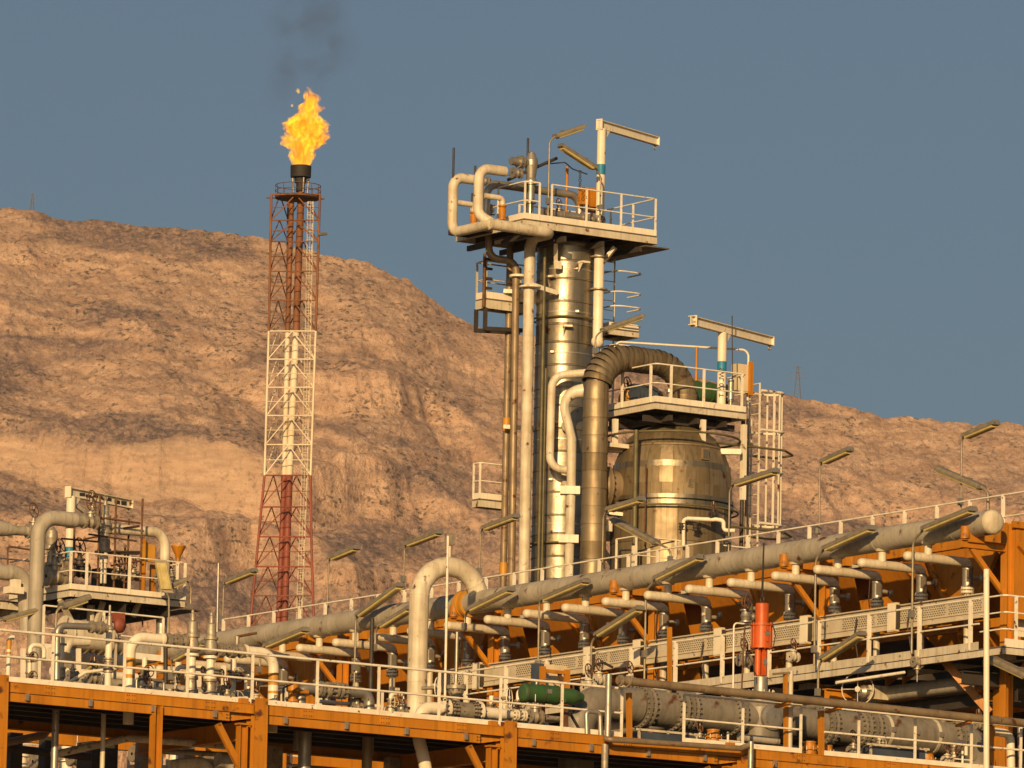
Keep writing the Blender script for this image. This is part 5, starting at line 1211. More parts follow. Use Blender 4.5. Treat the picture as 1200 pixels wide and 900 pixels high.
gate_valve('silver valve body on the column of small valves left of the red actuator', PV(874, 722, VD+1.0), Z, .1, U, M_steel, wheel=False)
gate_valve('dark instrument valve left of the foot of the red actuator', PV(872, 774, VD+.4), U, .10, Z, M_valve, wheel=True)
pipe('tubing', 'white instrument tube left of the red actuator', [PV(859, 816, VD-.2), PV(860, 730, VD-.2), PV(872, 731, VD-.2)], .022, M_rail, .1, 8)
pipe('tubing', 'thin brown instrument tube left of the red actuator', [PV(869, 812, VD-.1), PV(872, 745, VD-.1), PV(873, 735, VD-.1)], .02, M_rust, .1, 8)
# orange stools and small kit along the foot of the ducts
for k, (px, y, lab) in enumerate(((836, 862, 'orange flanged bollard under the ducts left of the red actuator'), (949, 876, 'orange flanged bollard right of the channel post'), (970, 880, 'smaller orange block beside the short orange post'), (1087, 889, 'orange flanged bollard under the long duct'))):
    p = PV(px, y, .75); t = thing('spring_support', lab, 'support', p - Z*.2); s_ = 1 if k != 2 else .75
    MB().lathe(p - Z*.2, Z, [(-.25,.17*s_),(.14,.17*s_),(.14,.215*s_),(.19,.215*s_),(.19,.16*s_),(.30,.14*s_),(.30,.155*s_),(.34,.155*s_),(.34,0)], 18).make('can', M_orange, t)
    MB().bolts(p - Z*.03, Z, .2*s_, 8, .018, .1).make('bolts', M_steel, t, kind='stuff')
for px, y, lab in ((775, 867, 'low'), (1045, 884, 'right')):
    p = PV(px, y, .9); t = thing('pump_skid', f'dark blue {lab} skid with pale frame under the ducts', 'skid', p)
    MB().box(p, .75, .3, .11).make('motor', M_motor, t); MB().bar(p - U*.9 + Z*.16 - V*.25, p + U*.9 + Z*.16 - V*.25, .05, .05).make('frame_rail', M_creamd, t)
    for d in (-.8, 0, .8): MB().bar(p + U*d - V*.25 - Z*.2, p + U*d - V*.25 + Z*.16, .05, .05).make('frame_leg', M_creamd, t)
for px, y, lab in ((853, 868, 'small white stand pipe between the orange bollard and the red actuator'), (1128, 890, 'small white stand pipe at the right foot of the ducts')):
    p = PV(px, y, .6); t = thing('stand_pipe', lab, 'pipe', p - Z*.2); MB().cyl(p - Z*.25, p + Z*.2, .03, 8).make('pipe', M_rail, t); MB().bar(p - U*.25, p + U*.35, .03, .03).make('arm', M_rail, t)
t = pipe('drain_line', 'grey pipe under the valve of the red actuator', [PV(866, 864, 1.4), PV(912, 869, 1.4)], .09, M_greyp, 0, 12)
# right edge: white elbow and orange post
pipe('white_elbow', 'white pipe elbow turning down at the right edge of the picture', [PV(1163, 857, .5), PV(1184, 860, .5), PV(1185, 905, .5)], .10, M_cream, .2, 14)
t = tag(MB().bar(PV(1162, 905, .3), PV(1161.5, 851, .3), .1, .14).make('channel_post', M_orange), 'orange post just right of the tall white pole', 'post')
tag(MB().cyl(PV(1196, 905, .5), PV(1195, 850, .5), .06, 10).make('conduit', M_steel), 'grey conduit standing at the right edge below the brown pipe', 'conduit')
gate_valve('small brassy valve hanging above the duct elbow near the white pole', PV(1147, 850, 1.2), U, .075, Z, M_valve)
# ---------------------------------------------------------------- middle: white spool, green actuator
VS = 1.1
def sp_(px): return PV(px, 829.5 + (px-500)*.083, VS)
z0 = sp_(492)
t = pipe('white_spool', 'white pipe rising through the deck and bending right beside the U bend', [z0 - Z*2.6 + U*.5, z0 - Z*1.2 + U*.15, z0 - Z*.75, z0, sp_(520)], .145, M_cream, .3, 18)
t = thing('expansion_spool', 'dark grey bolted spool between cream flanges', 'spool', sp_(525))
MB().cyl(sp_(525), sp_(560), .195, 26).make('shell', M_motor if False else M_valve, t)
for px, r in ((522, .25), (560.5, .25)): MB().disc(sp_(px), U, r, .07, 26).make('flange', M_cream, t); MB().bolts(sp_(px), U, .22, 12, .02, .14).make('bolts', M_dark, t, kind='stuff')
for px in (528, 532, 553, 556): MB().disc(sp_(px), U, .222, .04, 26).make('rib_flange', M_valve, t)
for px in (530, 554.5): MB().bolts(sp_(px), U, .21, 16, .02, .16).make('bolts', M_dark, t, kind='stuff')
t = thing('reducer_pipe', 'white reducing pipe with flanges ending at the green actuator', 'pipe', sp_(563))
MB().sweep([sp_(561), sp_(590), sp_(598), sp_(601)], [.13,.13,.085,.085], 18).make('pipe_run', M_cream, t)
for px in (581.5,): MB().disc(sp_(px), U, .134, .05, 18).make('seam', M_creamd, t)
for px in (602, 605, 611, 614): MB().disc(sp_(px), U, .135, .04, 18).make('flange', M_cream, t)
MB().bolts(sp_(608), U, .115, 8, .018, .4).make('bolts', M_valve, t, kind='stuff')
gate_valve('grey bolted valve at the right end of the white reducing pipe', sp_(627), U, .11, Z, M_valve, wheel=False)
MB_ = PV(647, 836, VS); tag(MB().cyl(sp_(640), sp_(655), .06, 10).make('stub_pipe', M_valve), 'thin stub pipe right of the bolted valve', 'pipe')
p = PV(534, 818, VS+.1)
t = thing('valve_bonnet', 'dark bolted bonnet standing above the white spool', 'valve', p)
MB().lathe(p, Z, [(-.1,.1),(.02,.12),(.10,.17),(.20,.19),(.20,.23),(.28,.23),(.28,.1),(.34,.1)], 20).make('bonnet', M_valve, t); MB().bolts(p + Z*.24, Z, .205, 10, .018, .16).make('bolts', M_dark, t, kind='stuff'); MB().cyl(p + Z*.3, p + Z*1.5, .04, 8).make('stem', M_steel, t)
for px, y, lab in ((513, 806, 'thin handwheel left of the dark bonnet'), (597, 818, 'thin handwheel left of the green actuator')):
    p = PV(px, y, VS+.7); t = thing('handwheel', lab, 'handwheel', p); MB().wheel(p, (U*.8-V).normalized(), .23, .014, 4).make('wheel', M_rail, t); MB().cyl(p, p + V*.35 - U*.2, .04, 8).make('shaft', M_valve, t)
t = thing('low_valve', 'red brown valve lying under the white spool', 'valve', PV(540, 847, .6)); p = PV(535, 848.5, .6); MB().ball(p, .1, 12, .6).make('body', M_red, t); MB().cyl(p + U*.1, p + U*.85, .07, 12).make('pipe', M_cream, t); MB().disc(p + U*.85, U, .12, .05).make('flange', M_cream, t)
t = pipe('dark_pipe', 'dark grey pipe lying behind the orange column below the green actuator', [PV(560, 845, 1.9), PV(640, 853, 1.9)], .13, M_motor, 0, 16)
for px in (566, 570, 626): MB().disc(PV(px, 845.5+(px-560)*.1, 1.9), U, .17, .05).make('flange', M_valve, t)
# green actuator
p = PV(637, 813.5, 2.0)
t = thing('green_actuator', 'long green cylinder actuator with cone end above the front railing', 'actuator', p - Z*.3)
MB().lathe(p - U*.62, U, [(0,0),(.02,.16),(.05,.205),(.12,.215),(.92,.215),(.97,.205),(1.02,.12)], 26).make('cylinder', M_green, t)
MB().lathe(p + U*.45, U, [(0,.05),(.02,.18),(.32,.19),(.4,.175),(.62,.10),(.66,0)], 22).make('spring_cone', M_green, t)
for d in (-.48, .36): MB().disc(p + U*d, U, .225, .025, 26).make('band', M_green, t)
MB().box(p - V*.222 + U*.02 + Z*.05, .06, .008, .05).make('name_plate', M_steel, t)
for d in (-.52, -.05, .30): MB().torus(p + U*d, U, .218, .012, 24, 5).make('strap', M_dark, t)
MB().cyl(p - U*.2 + Z*.2, p - U*.2 + Z*.32, .04, 10).make('port_plug', M_steel, t); MB().tube([p - U*.2 + Z*.3, p + U*.1 + Z*.36, p + U*.42 + Z*.18], .014, .08, 6).make('air_tube', M_steel, t)
MB().box(p + U*.42, .1, .16, .16).make('centre_block', M_green, t); MB().cyl(p - U*.1 - Z*.22 - V*.05, p - U*.1 - Z*.6, .04, 8).make('stem', M_rust, t)
t = thing('actuator_stand', 'orange frame standing behind the green actuator', 'stand', PV(651, 830, 2.7))
for x, y in ((636, 781), (664.5, 785)): a = PV(x, y, 2.8); MB().bar(a, Vector((a.x, a.y, ZF)), .12, .1).make('post', M_orange, t)
MB().bar(PV(637, 786, 2.8), PV(664, 788.5, 2.8), .06, .08).make('cross_bar', M_orange, t); MB().bar(PV(655, 787, 2.85), PV(661, 812, 2.85), .07, .07).make('brace', M_rust, t)
tag(MB().box(PV(648, 795, 3.2), .32, .12, .3).make('panel_box', M_box), 'pale panel box behind the orange frame of the green actuator', 'box')
tag(MB().box(PV(630, 790, 3.2), .12, .1, .24).make('panel_box', M_motor), 'grey panel box left of the orange frame', 'box')
t = tag(MB().bar(PV(662, 862, 1.5), PV(661.5, 830, 1.5), .12, .12).make('channel_post', M_rust), 'red brown channel post below the green actuator', 'post')
tag(MB().bar(PV(667, 834, 1.3), PV(683, 862, 1.3), .05, .05).make('stay', M_dark), 'dark slanting stay beside the red brown channel post', 'stay')
t = tag(MB().bar(PV(737.5, 866, .2), PV(737, 812, .2), .1, .1).make('channel_post', M_orange), 'pale orange post at the end of the railing before the ducts', 'post')
tag(MB().bar(PV(783, 868, UH*0+.5) if False else PV(785, 800, 4.2), PV(784.6, 735, 4.2), .08, .1).make('channel_post', M_orange), 'thin tall orange post in front of the cable tray', 'post')
# big U bend
RL = on_u(561, UH, ZH); LLx = RL - U*1.9
zt_ = on_u(561, UH, ZH).z; ztop = PY(525, 664.5, (RL.y + LLx.y)/2).z
UBR = .262
t = pipe('u_bend', 'tall cream U bend pipe standing in front of the header', [Vector((LLx.x, LLx.y, PY(490, 860, LLx.y).z)), Vector((LLx.x, LLx.y, ztop)), Vector((RL.x, RL.y, ztop)), Vector((RL.x, RL.y, ZH))], UBR, M_pipe, .93, 24, seams=2.3)
MB().cyl(Vector(((LLx.x+RL.x)/2, (LLx.y+RL.y)/2, ztop + UBR - .03)), Vector(((LLx.x+RL.x)/2, (LLx.y+RL.y)/2, ztop + UBR + .3)), .06, 10).make('vent_stub', M_valve, t)
MB().lathe(RL + V*.55, V, [(-.18,HR),(-.18,HR+.07),(-.05,HR+.07),(-.05,HR+.03),(.05,HR+.03),(.05,HR+.07),(.18,HR+.07),(.18,HR)], 24).make('clamp_ring', M_yellow, t)
tag(MB().tube([PY(521, 842, LLx.y-3), PY(525, 628, LLx.y-3)], .035, 0, 8).make('white_pole', M_rail), 'thin white pole standing in front of the big U bend', 'pole')
tag(MB().box(PY(527, 632, LLx.y-2.9), .12, .06, .16).make('floodlight_head', M_valve), 'small lamp head on top of the thin white pole', 'floodlight')
vtube('dark_pole', 'dark post left of the big U bend', 'post', 434, 724, 822, 6.0, .05, M_dark)
# grey bolted line left of the U bend
def gl(px): return PV(px, 807 + (px-360)*.07, 2.0)
gp = [gl(352) - Z*1.4, gl(352), gl(368)]
pipe('grey_elbow', 'grey pipe elbow rising through the deck behind the right white loop', gp, .13, M_steel, .22, 16)
t = thing('bolted_line', 'dusty grey bolted valve line behind the railing left of the U bend', 'pipe', gl(370)); MB().cyl(gl(368), gl(425), .11, 18).make('pipe_run', M_valve, t)
for px in (372, 376, 384, 393, 398, 404): MB().disc(gl(px), U, .19 if px < 400 else .16, .055, 20).make('flange', M_valve, t)
for px in (374, 388, 401): MB().bolts(gl(px), U, .165, 10, .02, .2).make('bolts', M_steel, t, kind='stuff')
pipe('grey_elbow', 'grey pipe elbow going down through the deck left of the U bend', [gl(404), gl(433), gl(433) - Z*1.4], .125, M_steel, .24, 16)
p = PV(343, 815, 1.8); t = thing('orange_valve', 'orange valve group beside the right white loop', 'valve', p - Z*.4)
MB().lathe(p - Z*.35, Z, [(0,.13),(.1,.13),(.1,.07),(.2,.07),(.2,.15),(.26,.15),(.26,.08),(.4,.08),(.45,.15),(.6,.15),(.6,.05)], 16).make('body', M_orange, t); MB().cyl(p + Z*.1, p + Z*.1 + U*.4, .05, 10).make('arm', M_orange, t); MB().bar(p - Z*.3 - U*.35, p - Z*.3 + U*.25, .12, .12).make('base', M_orange, t)
# ---------------------------------------------------------------- left: white loops and relief valves
VL = 1.0
for side, (xv, xh, yh, yb, bands, txt, lab) in enumerate(((151, 190, 749.5, 822, ((771, 783), (790.5, 795)), '15', 'left white pipe loop with two ochre bands on the front deck'), (319.5, 287, 763, 832, ((789, 803), (810, 813)), 'P2', 'right white pipe loop with two ochre bands on the front deck'))):
    b = PV(xv, yb, VL); h = PV(xh, yh, VL); c = Vector((b.x, b.y, h.z))
    h = Vector((h.x, h.y, c.z))
    t = pipe('relief_loop', lab, [b - Z*.5, c, on_v(xh, VL, c.z)], .118, M_cream, .34, 18)
    MB().disc(on_v(xh, VL, c.z), U, .15, .06, 18).make('flange', M_cream, t)
    for y0, y1 in bands: MB().cyl(Vector((b.x, b.y, PV(xv, y0, VL).z)), Vector((b.x, b.y, PV(xv, y1, VL).z)), .1205, 18).make('ochre_band', M_yellow, t)
    text_on(t, txt, Vector((b.x, b.y, PV(xv, yb-15, VL).z)) - V*.123 + U*.0, U, Z, .10)
def psv(px, label, ytop, ymid, ybot):
    p = PV(px, ymid, VL); z = lambda y: PV(px, y, VL).z - p.z
    t = thing('relief_valve', label, 'valve', p + Z*z(ybot))
    MB().lathe(p, Z, [(z(ymid+4),.10),(z(ymid+2),.14),(0,.15),(z(ymid-6),.15),(z(ymid-13),.12),(z(ymid-13),.16),(z(ymid-16),.16),(z(ymid-16),.115),(z(ymid-31),.11),(z(ymid-33),.07),(z(ymid-33),.058),(z(ymid-41),.058),(z(ymid-42),.03),(z(ymid-45),.025),(z(ymid-46),.0)], 20).make('body', M_valve, t)
    MB().torus(p + Z*(z(ytop) - .05), V, .03, .012, 12).make('eye_ring', M_valve, t)
    MB().lathe(p, Z, [(z(ymid+6),.10),(z(ymid+6),.165),(z(ymid+9),.165),(z(ymid+9),.09),(z(ymid+30),.09),(z(ymid+30),.15),(z(ymid+33),.15),(z(ymid+33),.13)], 18).make('inlet_pipe', M_cream, t)
    MB().lathe(p, Z, [(z(ymid+33),.13),(z(ymid+33),.16),(z(ymid+36),.16),(z(ymid+37),.125),(z(ymid+47),.135),(z(ymid+48),.16),(z(ymid+52),.17),(z(ymid+52),.14),(z(ymid+60),.13)], 18).make('block_valve', M_valve, t)
    MB().wheel(p + Z*z(ymid+44) + U*.28 - V*.1, (U*.4-V).normalized(), .085, .018, 4).make('handwheel', M_dark, t)
    MB().wheel(p + Z*z(ymid+24) + U*.3, (U*.3-V).normalized(), .07, .018, 4).make('handwheel', M_dark, t); MB().cyl(p + Z*z(ymid+24), p + Z*z(ymid+24) + U*.3, .035, 8).make('stem', M_valve, t)
psv(225, 'left one of the two grey spring relief valves on the front deck', 714, 760, 826)
psv(247, 'right one of the two grey spring relief valves on the front deck', 717, 763, 828)
for x0, x1, y, lab in ((195, 217, 750.5, 'grey bolted outlet spool left of the two relief valves'), (256, 284, 762, 'grey bolted outlet spool right of the two relief valves')):
    a, b = PV(x0, y, VL), PV(x1, y + 1, VL); t = thing('outlet_spool', lab, 'spool', a); ax = (b-a).normalized()
    MB().cyl(a, b, .115, 18).make('shell', M_valve, t)
    for f in (0, .12, .5, .62, .95): MB().disc(a.lerp(b, f), ax, .165, .05, 18).make('flange', M_valve, t)
    MB().bolts(a.lerp(b, .06), ax, .145, 10, .02, .16).make('bolts', M_steel, t, kind='stuff'); MB().bolts(a.lerp(b, .56), ax, .145, 10, .02, .16).make('bolts', M_steel, t, kind='stuff')
p = PV(278, 746, VL+.1); t = thing('lever_valve', 'dark lever valve on the right outlet spool', 'valve', p - Z*.2); MB().cyl(p - Z*.2, p, .05, 8).make('stem', M_valve, t); MB().sweep([p, p + U*.5 + Z*.12], .03, 8).make('lever', M_rust, t)
# ---------------------------------------------------------------- left platform with its relief valve, scaffold and davit
LY = 226.0
def lz(py): return PY(90, py, LY).z
ZL = PY(83, 690, LY).z
q1 = PY(83, 690, LY); q1 = Vector((q1.x, q1.y, ZL)); q2 = on_v(216, vv(q1), ZL); q0 = q1 + V*3.6
VQ = vv(q1)
def lp_(px, dv=0.0, z=None): p = on_v(px, VQ + dv, ZL if z is None else z); return p
def lq(px, py, dv=.8): return PV(px, py, VQ + dv)
t = platform('relief_platform', 'cream platform with dark underside carrying the scaffold on the left', [q0 - U*.0, q1, q2, q2 + V*3.6], .17, M_cream, M_deck, 4, toe=.16)
MB().prism([q2 - Z*.3 - V*.1, q2 + U*.55 - Z*.3 - V*.1, q2 + U*.55 + V*2 - Z*.3, q2 + V*2 - Z*.3], Z*.03).make('canopy_plate', M_deck, t)
for f in (.12, .5, .88): a = q1.lerp(q2, f); MB().ibeam(a - Z*.4 + V*.1, a - Z*.4 + V*3.5, .16, .26).make('cross_beam', M_dark, t)
for px, w in ((190, .17), (107, .12)): a = lp_(px, 1.0); MB().cyl(Vector((a.x, a.y, 0)), Vector((a.x, a.y, ZL-.3)), w, 14).make('support_leg', M_steel if px == 190 else M_creamd, t)
for x0, y0, x1, y1 in ((70, 702, 84, 729), (121, 705, 113, 730), (163, 706, 156, 722)): MB().bar(lq(x0, y0, .6), lq(x1, y1, .9), .12, .14).make('brace', M_creamd, t)
railing('platform_railing', 'cream railing round the scaffold platform on the left', [q0, q1, q2, q2 + V*1.5], 1.12, [q1 + V*1.15, q1 + V*.04, lp_(101), lp_(151), lp_(207), q2], toe=0, pw=.08)
# second deck at the far left edge
a0 = lp_(-30, 1.2); zd2 = lz(705)
t = platform('relief_platform', 'dark deck at the left edge of the picture beside the grey riser', [Vector((p.x, p.y, zd2)) for p in (a0, lp_(40, 1.2), lp_(40, 1.2) + V*3, a0 + V*3)], .2, M_creamd, M_dark, 1, toe=0)
railing('platform_railing', 'thin railing at the left edge of the picture behind the grey riser', [Vector((p.x, p.y, lz(690))) for p in (lp_(-20, 3.2), lp_(34, 3.2))], 1.15, spacing=1.4, toe=0, mat=M_creamd)
tag(MB().tube([lq(9, 668, 2), lq(9, 640, 2), lq(40, 645, 2)], .03, .08, 6).make('handrail', M_rust), 'thin rusty bent rail at the far left', 'rail')
t = thing('pipe_shoe', 'cream pipe shoe under the lower grey pipe at the left edge', 'support', lq(15, 696, .6)); MB().box(lq(16, 692, .6), .24, .2, .1).make('base', M_cream, t); MB().box(lq(18, 684, .6), .12, .12, .12).make('saddle', M_cream, t)
# grey risers
rz = lq(45, 605, -.5); b = lq(41, 800, -.5)
zr_ = rz.z
end = Vector((0,0,0)); end = on_v(96, VQ-.5, zr_)
pipe('grey_riser', 'big grey pipe riser bending right onto the scaffold platform', [Vector((rz.x, rz.y, lz(830))), Vector((rz.x, rz.y, zr_)), on_v(88, VQ-.5, zr_)], .225, M_greyp, .62, 22, seams=3.3)
t = thing('reducer', 'grey reducer at the end of the big riser bend', 'reducer', on_v(88, VQ-.5, zr_)); MB().cyl(on_v(88, VQ-.5, zr_), on_v(98, VQ-.5, zr_), .225, 22, .15).make('cone', M_greyp, t); MB().disc(on_v(98.5, VQ-.5, zr_), U, .23, .06).make('flange', M_valve, t)
c = on_v(104, VQ-.5, zr_)
gate_valve('dusty gate valve with rusty handwheel at the end of the big riser bend', on_v(106, VQ-.45, zr_), U, .14, Z, M_valve, wl=.55)
a, b = lq(-20, 619, 1.6), lq(20, 622, 1.6)
t = thing('tapered_pipe', 'grey tapering pipe entering from the left edge', 'pipe', a); MB().sweep([a, lq(4, 619.5, 1.6), lq(16, 621.5, 1.6), lq(32, 622.5, 1.6)], [.235,.235,.15,.14], 20).make('pipe_run', M_greyp, t); MB().disc(lq(33, 622.5, 1.6), U, .22, .06).make('flange', M_valve, t)
gate_valve('dusty gate valve with rusty handwheel behind the big riser', lq(39, 622, 1.6), U, .14, Z, M_valve, wl=.62)
pipe('grey_riser', 'lower grey pipe from the left edge bending down behind the riser', [lq(-20, 669, .9), lq(28, 672, .9), lq(32, 740, .9)], .23, M_greyp, .42, 20, seams=1.5)
# things behind the riser on the platform
p = lq(60, 640, 1.2); t = thing('bonnet_valve', 'dusty bulb shaped valve standing right of the big riser', 'valve', p - Z*.9)
MB().lathe(p, Z, [(-1.1,.14),(-.6,.14),(-.6,.2),(-.5,.2),(-.5,.12),(-.1,.12),(-.1,.21),(.0,.21),(.05,.17),(.25,.2),(.45,.17),(.6,.05),(.62,0)], 18).make('body', M_valve, t)
p = lq(70, 664, 1.0); gate_valve('dusty angle valve low on the platform right of the riser', p, U, .15, Z, M_valve, wl=.6)
gate_valve('dark flanged valve low on the platform left of the davit', lq(64, 676, .9), U, .2, Z, M_valve, wheel=False)
gate_valve('dark valve with rusty handwheel on the platform behind the scaffold', lq(93, 668, 1.0), U, .17, Z, M_dark, wl=.7)
# relief valve on stand
p = lq(122, 645, .9); zq = lambda y: lq(122, y, .9).z - p.z
t = thing('relief_valve', 'tall dusty relief valve standing inside the scaffold on the left platform', 'valve', lq(122, 684, .9))
MB().lathe(p, Z, [(zq(646),.02),(zq(646),.21),(zq(643),.21),(zq(643),.175),(zq(625),.175),(zq(625),.215),(zq(622),.215),(zq(622),.17),(zq(619),.17),(zq(619),.20),(zq(616),.20),(zq(607),.16),(zq(607),.185),(zq(604),.185),(zq(604),.12),(zq(593),.115),(zq(592),.07),(zq(587),.06),(zq(584),.0)], 22).make('body', M_valve, t)
MB().cyl(p + Z*zq(610) - U*.75, p + Z*zq(610), .12, 16).make('inlet_arm', M_valve, t); MB().lathe(p, Z, [(zq(684),.1),(zq(660),.1),(zq(660),.13),(zq(646),.13)], 16).make('stand_pipe', M_cream, t)
MB().torus(p + Z*zq(583), V, .06, .02, 12).make('eye_ring', M_valve, t)
gate_valve('dusty gate valve with big handwheel left of the scaffolded relief valve', lq(108, 604, .95), U, .13, Z, M_valve, wl=.55)
# outlet pipe to the right
a, b, c = lq(131, 620, .9), lq(194, 624, .9), lq(193, 690, .9)
pipe('outlet_line', 'tan pipe running right from the relief valve and bending down', [a, b, Vector((b.x, b.y, lz(662)))], .155, M_pipe, .45, 18, seams=1.6)
# scaffold
t = thing('scaffold', 'rusty tube scaffold round the relief valve on the left platform', 'scaffold', lp_(125, .6))
for px, top, dv in ((114, 580, .3), (133, 583, .35), (164, 584, .25), (148.5, 608, 1.1), (85, 600, .9), (145, 640, .9)):
    a = lp_(px, dv); MB().cyl(a, Vector((a.x, a.y, lq(px, top, dv).z)), .032, 7).make('standard', M_rust, t)
for x0, y0, x1, y1, dv in ((98, 604, 164, 613, .28), (104, 626, 160, 634, .28), (72, 631, 116, 635, .6), (145, 619, 163, 616, .7), (145, 683, 163, 676, .6), (130, 663, 166, 657, .6), (80, 618, 118, 608, .9), (98, 632, 128, 626, 1.0), (95, 610, 118, 622, 1.1)):
    MB().sweep([lq(x0, y0, dv), lq(x1, y1, dv + .05)], .030, 7).make('ledger', M_rust, t)
for y, dv in ((646, .5), (648, .9)): MB().bar(lq(113, y, dv), lq(163, y+1, dv), .22, .05).make('board', M_dark, t)
# davit
a = lp_(80, 2.1); dd = davit('davit', 'cream davit crane with peeling black paint on the jib on the left platform', a, on_v(80, VQ+2.1, lz(560)).z, .14, JIB, 3.0, .27, .18, band=lz(636), blackened=True)
MB().cyl(Vector((a.x, a.y, lz(596))), Vector((a.x, a.y, lz(608))), .143, 18).make('bare_band', M_rust, dd)
MB().bar(Vector((a.x, a.y, lz(577))) + JIB*.1, Vector((a.x, a.y, lz(591))) + JIB*1.2, .07, .12).make('knee_brace', M_creamd, dd)
# orange lifting gear right
t = thing('orange_stand', 'orange slanting frame on the right part of the left platform', 'stand', lp_(170, 1.0))
for px, dv in ((166, .9), (178, 1.3)): b = lp_(px, dv); MB().bar(b, Vector((b.x, b.y, lz(632 if px == 166 else 645))), .16, .1).make('post', M_orange, t)
MB().bar(lq(167, 632, .9), lq(180, 656, .9), .1, .14).make('brace', M_orange, t); MB().box(lq(173, 648, .9), .22, .06, .26).make('plate', M_yellow, t)
p = lq(209, 648, .9); t = thing('drain_funnel', 'orange funnel at the right end of the left platform', 'funnel', p - Z*.4); MB().lathe(p, Z, [(-.3,.05),(-.15,.06),(.18,.22),(.22,.22),(.22,.15)], 16).make('funnel', M_orange, t); MB().cyl(p - Z*.75, p - Z*.25, .04, 8).make('stem', M_rust, t)
for k, (px, lab) in enumerate(((139, 'dusty small valve on the platform behind the middle scaffold pole'), (156, 'dusty small valve on the platform left of the orange frame'), (200, 'dusty small valve below the funnel on the left platform'), (188, 'dusty small valve right of the orange frame'))):
    gate_valve(lab, lq(px, 674 + k, 1.0), U, .11, Z, M_valve, wl=.42)
vcl = lp_(129, 1.8); tag(MB().box(vcl + Z*.5, .5, .3, .45).make('skid_tank', M_dark), 'dark skid tank low on the left platform', 'tank')
# hanging pieces under the platform
for px, y0, y1, lab in ((167, 712, 735, 'thin rusty hanger under the left platform'), (92, 720, 742, 'thin pale hanger under the left end of the left platform')):
    tag(MB().cyl(lq(px, y0, 1.2), lq(px, y1, 1.2), .03, 6).make('hanger_rod', M_rust), lab, 'rod')
t = thing('spring_hanger', 'dark spring hanger under the left platform', 'hanger', lq(148, 725, 1.3))
for k in range(5): MB().torus(lq(148, 712 + k*3.2, 1.3), Z, .11, .025, 14, 6).make('coil', M_dark, t)
MB().cyl(lq(148, 706, 1.3), lq(148, 730, 1.3), .03, 6).make('rod', M_dark, t)
# ---------------------------------------------------------------- clutter behind the front railing on the left
VC = 5.0
def cq(px, py, v=VC): return PV(px, py, v)
pipe('grey_elbow', 'grey pipe bending over the left railing to a coupling', [cq(66, 815, 1.0), cq(67, 733, 1.0), cq(108, 734.5, 1.0)], .075, M_steel, .2, 12)
t = thing('coupling', 'dark ribbed coupling at the end of the bent grey pipe', 'coupling', cq(107, 734.5, 1.0)); MB().lathe(cq(106, 734.5, 1.0), U, [(0,.05),(0,.14),(.06,.14),(.06,.11),(.2,.11),(.2,.15),(.3,.15),(.3,.1),(.42,.1)], 16).make('body', M_valve, t)
MB().cyl(cq(66.5, 742, 1.0), cq(66.5, 747, 1.0), .08, 12).make('yellow_band', M_yellow, thing('pipe_band', 'yellow band on the bent grey pipe', 'band', cq(66.5, 747, 1.0)))
t = thing('warning_bell', 'red round bell on a pipe stub below the left platform', 'bell', cq(140, 740, 4))
p = cq(139, 733, 4); MB().rev(p, (-V + U*.3).normalized(), [(0,.02),(0,.17),(.06,.17),(.12,.12),(.15,.02)], 18).make('shell', M_flred, t); MB().box(p + Z*.18 + V*.1, .14, .14, .10).make('box', M_flred, t); MB().bar(p + V*.1, p + V*.1 - Z*1.5, .05, .05).make('post', M_creamd, t)
b0 = cq(126, 812, 1.4); t = thing('stand_pipe', 'white vertical pipe with grey flanges right of the bent grey pipe', 'pipe', b0)
zz2 = lambda y: cq(126, y, 1.4).z
MB().cyl(Vector((b0.x, b0.y, zz2(822))), Vector((b0.x, b0.y, zz2(738))), .075, 14).make('pipe', M_cream, t); MB().lathe(Vector((b0.x, b0.y, zz2(738))), Z, [(0,.07),(0,.11),(.05,.11),(.1,.07),(.3,.05),(.32,.03),(.55,.025)], 12).make('cap', M_valve, t)
for y in (772, 775, 784, 787): MB().disc(Vector((b0.x, b0.y, zz2(y))), Z, .12, .035, 16).make('flange', M_valve, t)
MB().cyl(Vector((b0.x, b0.y, zz2(785))), Vector((b0.x, b0.y, zz2(774))), .095, 14).make('valve_body', M_valve, t)
b0 = cq(71, 806, 1.6); t = thing('stand_pipe', 'white vertical pipe with a valve just right of the bent grey pipe', 'pipe', b0); z3 = lambda y: cq(71, y, 1.6).z
MB().cyl(Vector((b0.x, b0.y, z3(812))), Vector((b0.x, b0.y, z3(735))), .06, 12).make('pipe', M_cream, t)
for y in (741, 755, 783, 800): MB().disc(Vector((b0.x, b0.y, z3(y))), Z, .11, .04, 14).make('flange', M_valve, t)
MB().lathe(Vector((b0.x, b0.y, z3(797))), Z, [(0,.06),(.06,.1),(.22,.1),(.27,.06)], 14).make('valve_body', M_valve, t)
b0 = cq(9, 806, .5); t = thing('banded_pipe', 'white pipe with ochre bands at the left edge of the front deck', 'pipe', b0); z4 = lambda y: cq(9, y, .5).z
MB().tube([Vector((b0.x, b0.y, z4(812))), Vector((b0.x, b0.y, z4(746))), cq(16, 747, .5)], .05, .1, 12).make('pipe', M_cream, t); MB().cyl(Vector((b0.x, b0.y, z4(761))), Vector((b0.x, b0.y, z4(750))), .053, 12).make('ochre_band', M_yellow, t); MB().cyl(Vector((b0.x, b0.y, z4(767))), Vector((b0.x, b0.y, z4(764))), .053, 12).make('ochre_band', M_yellow, t)
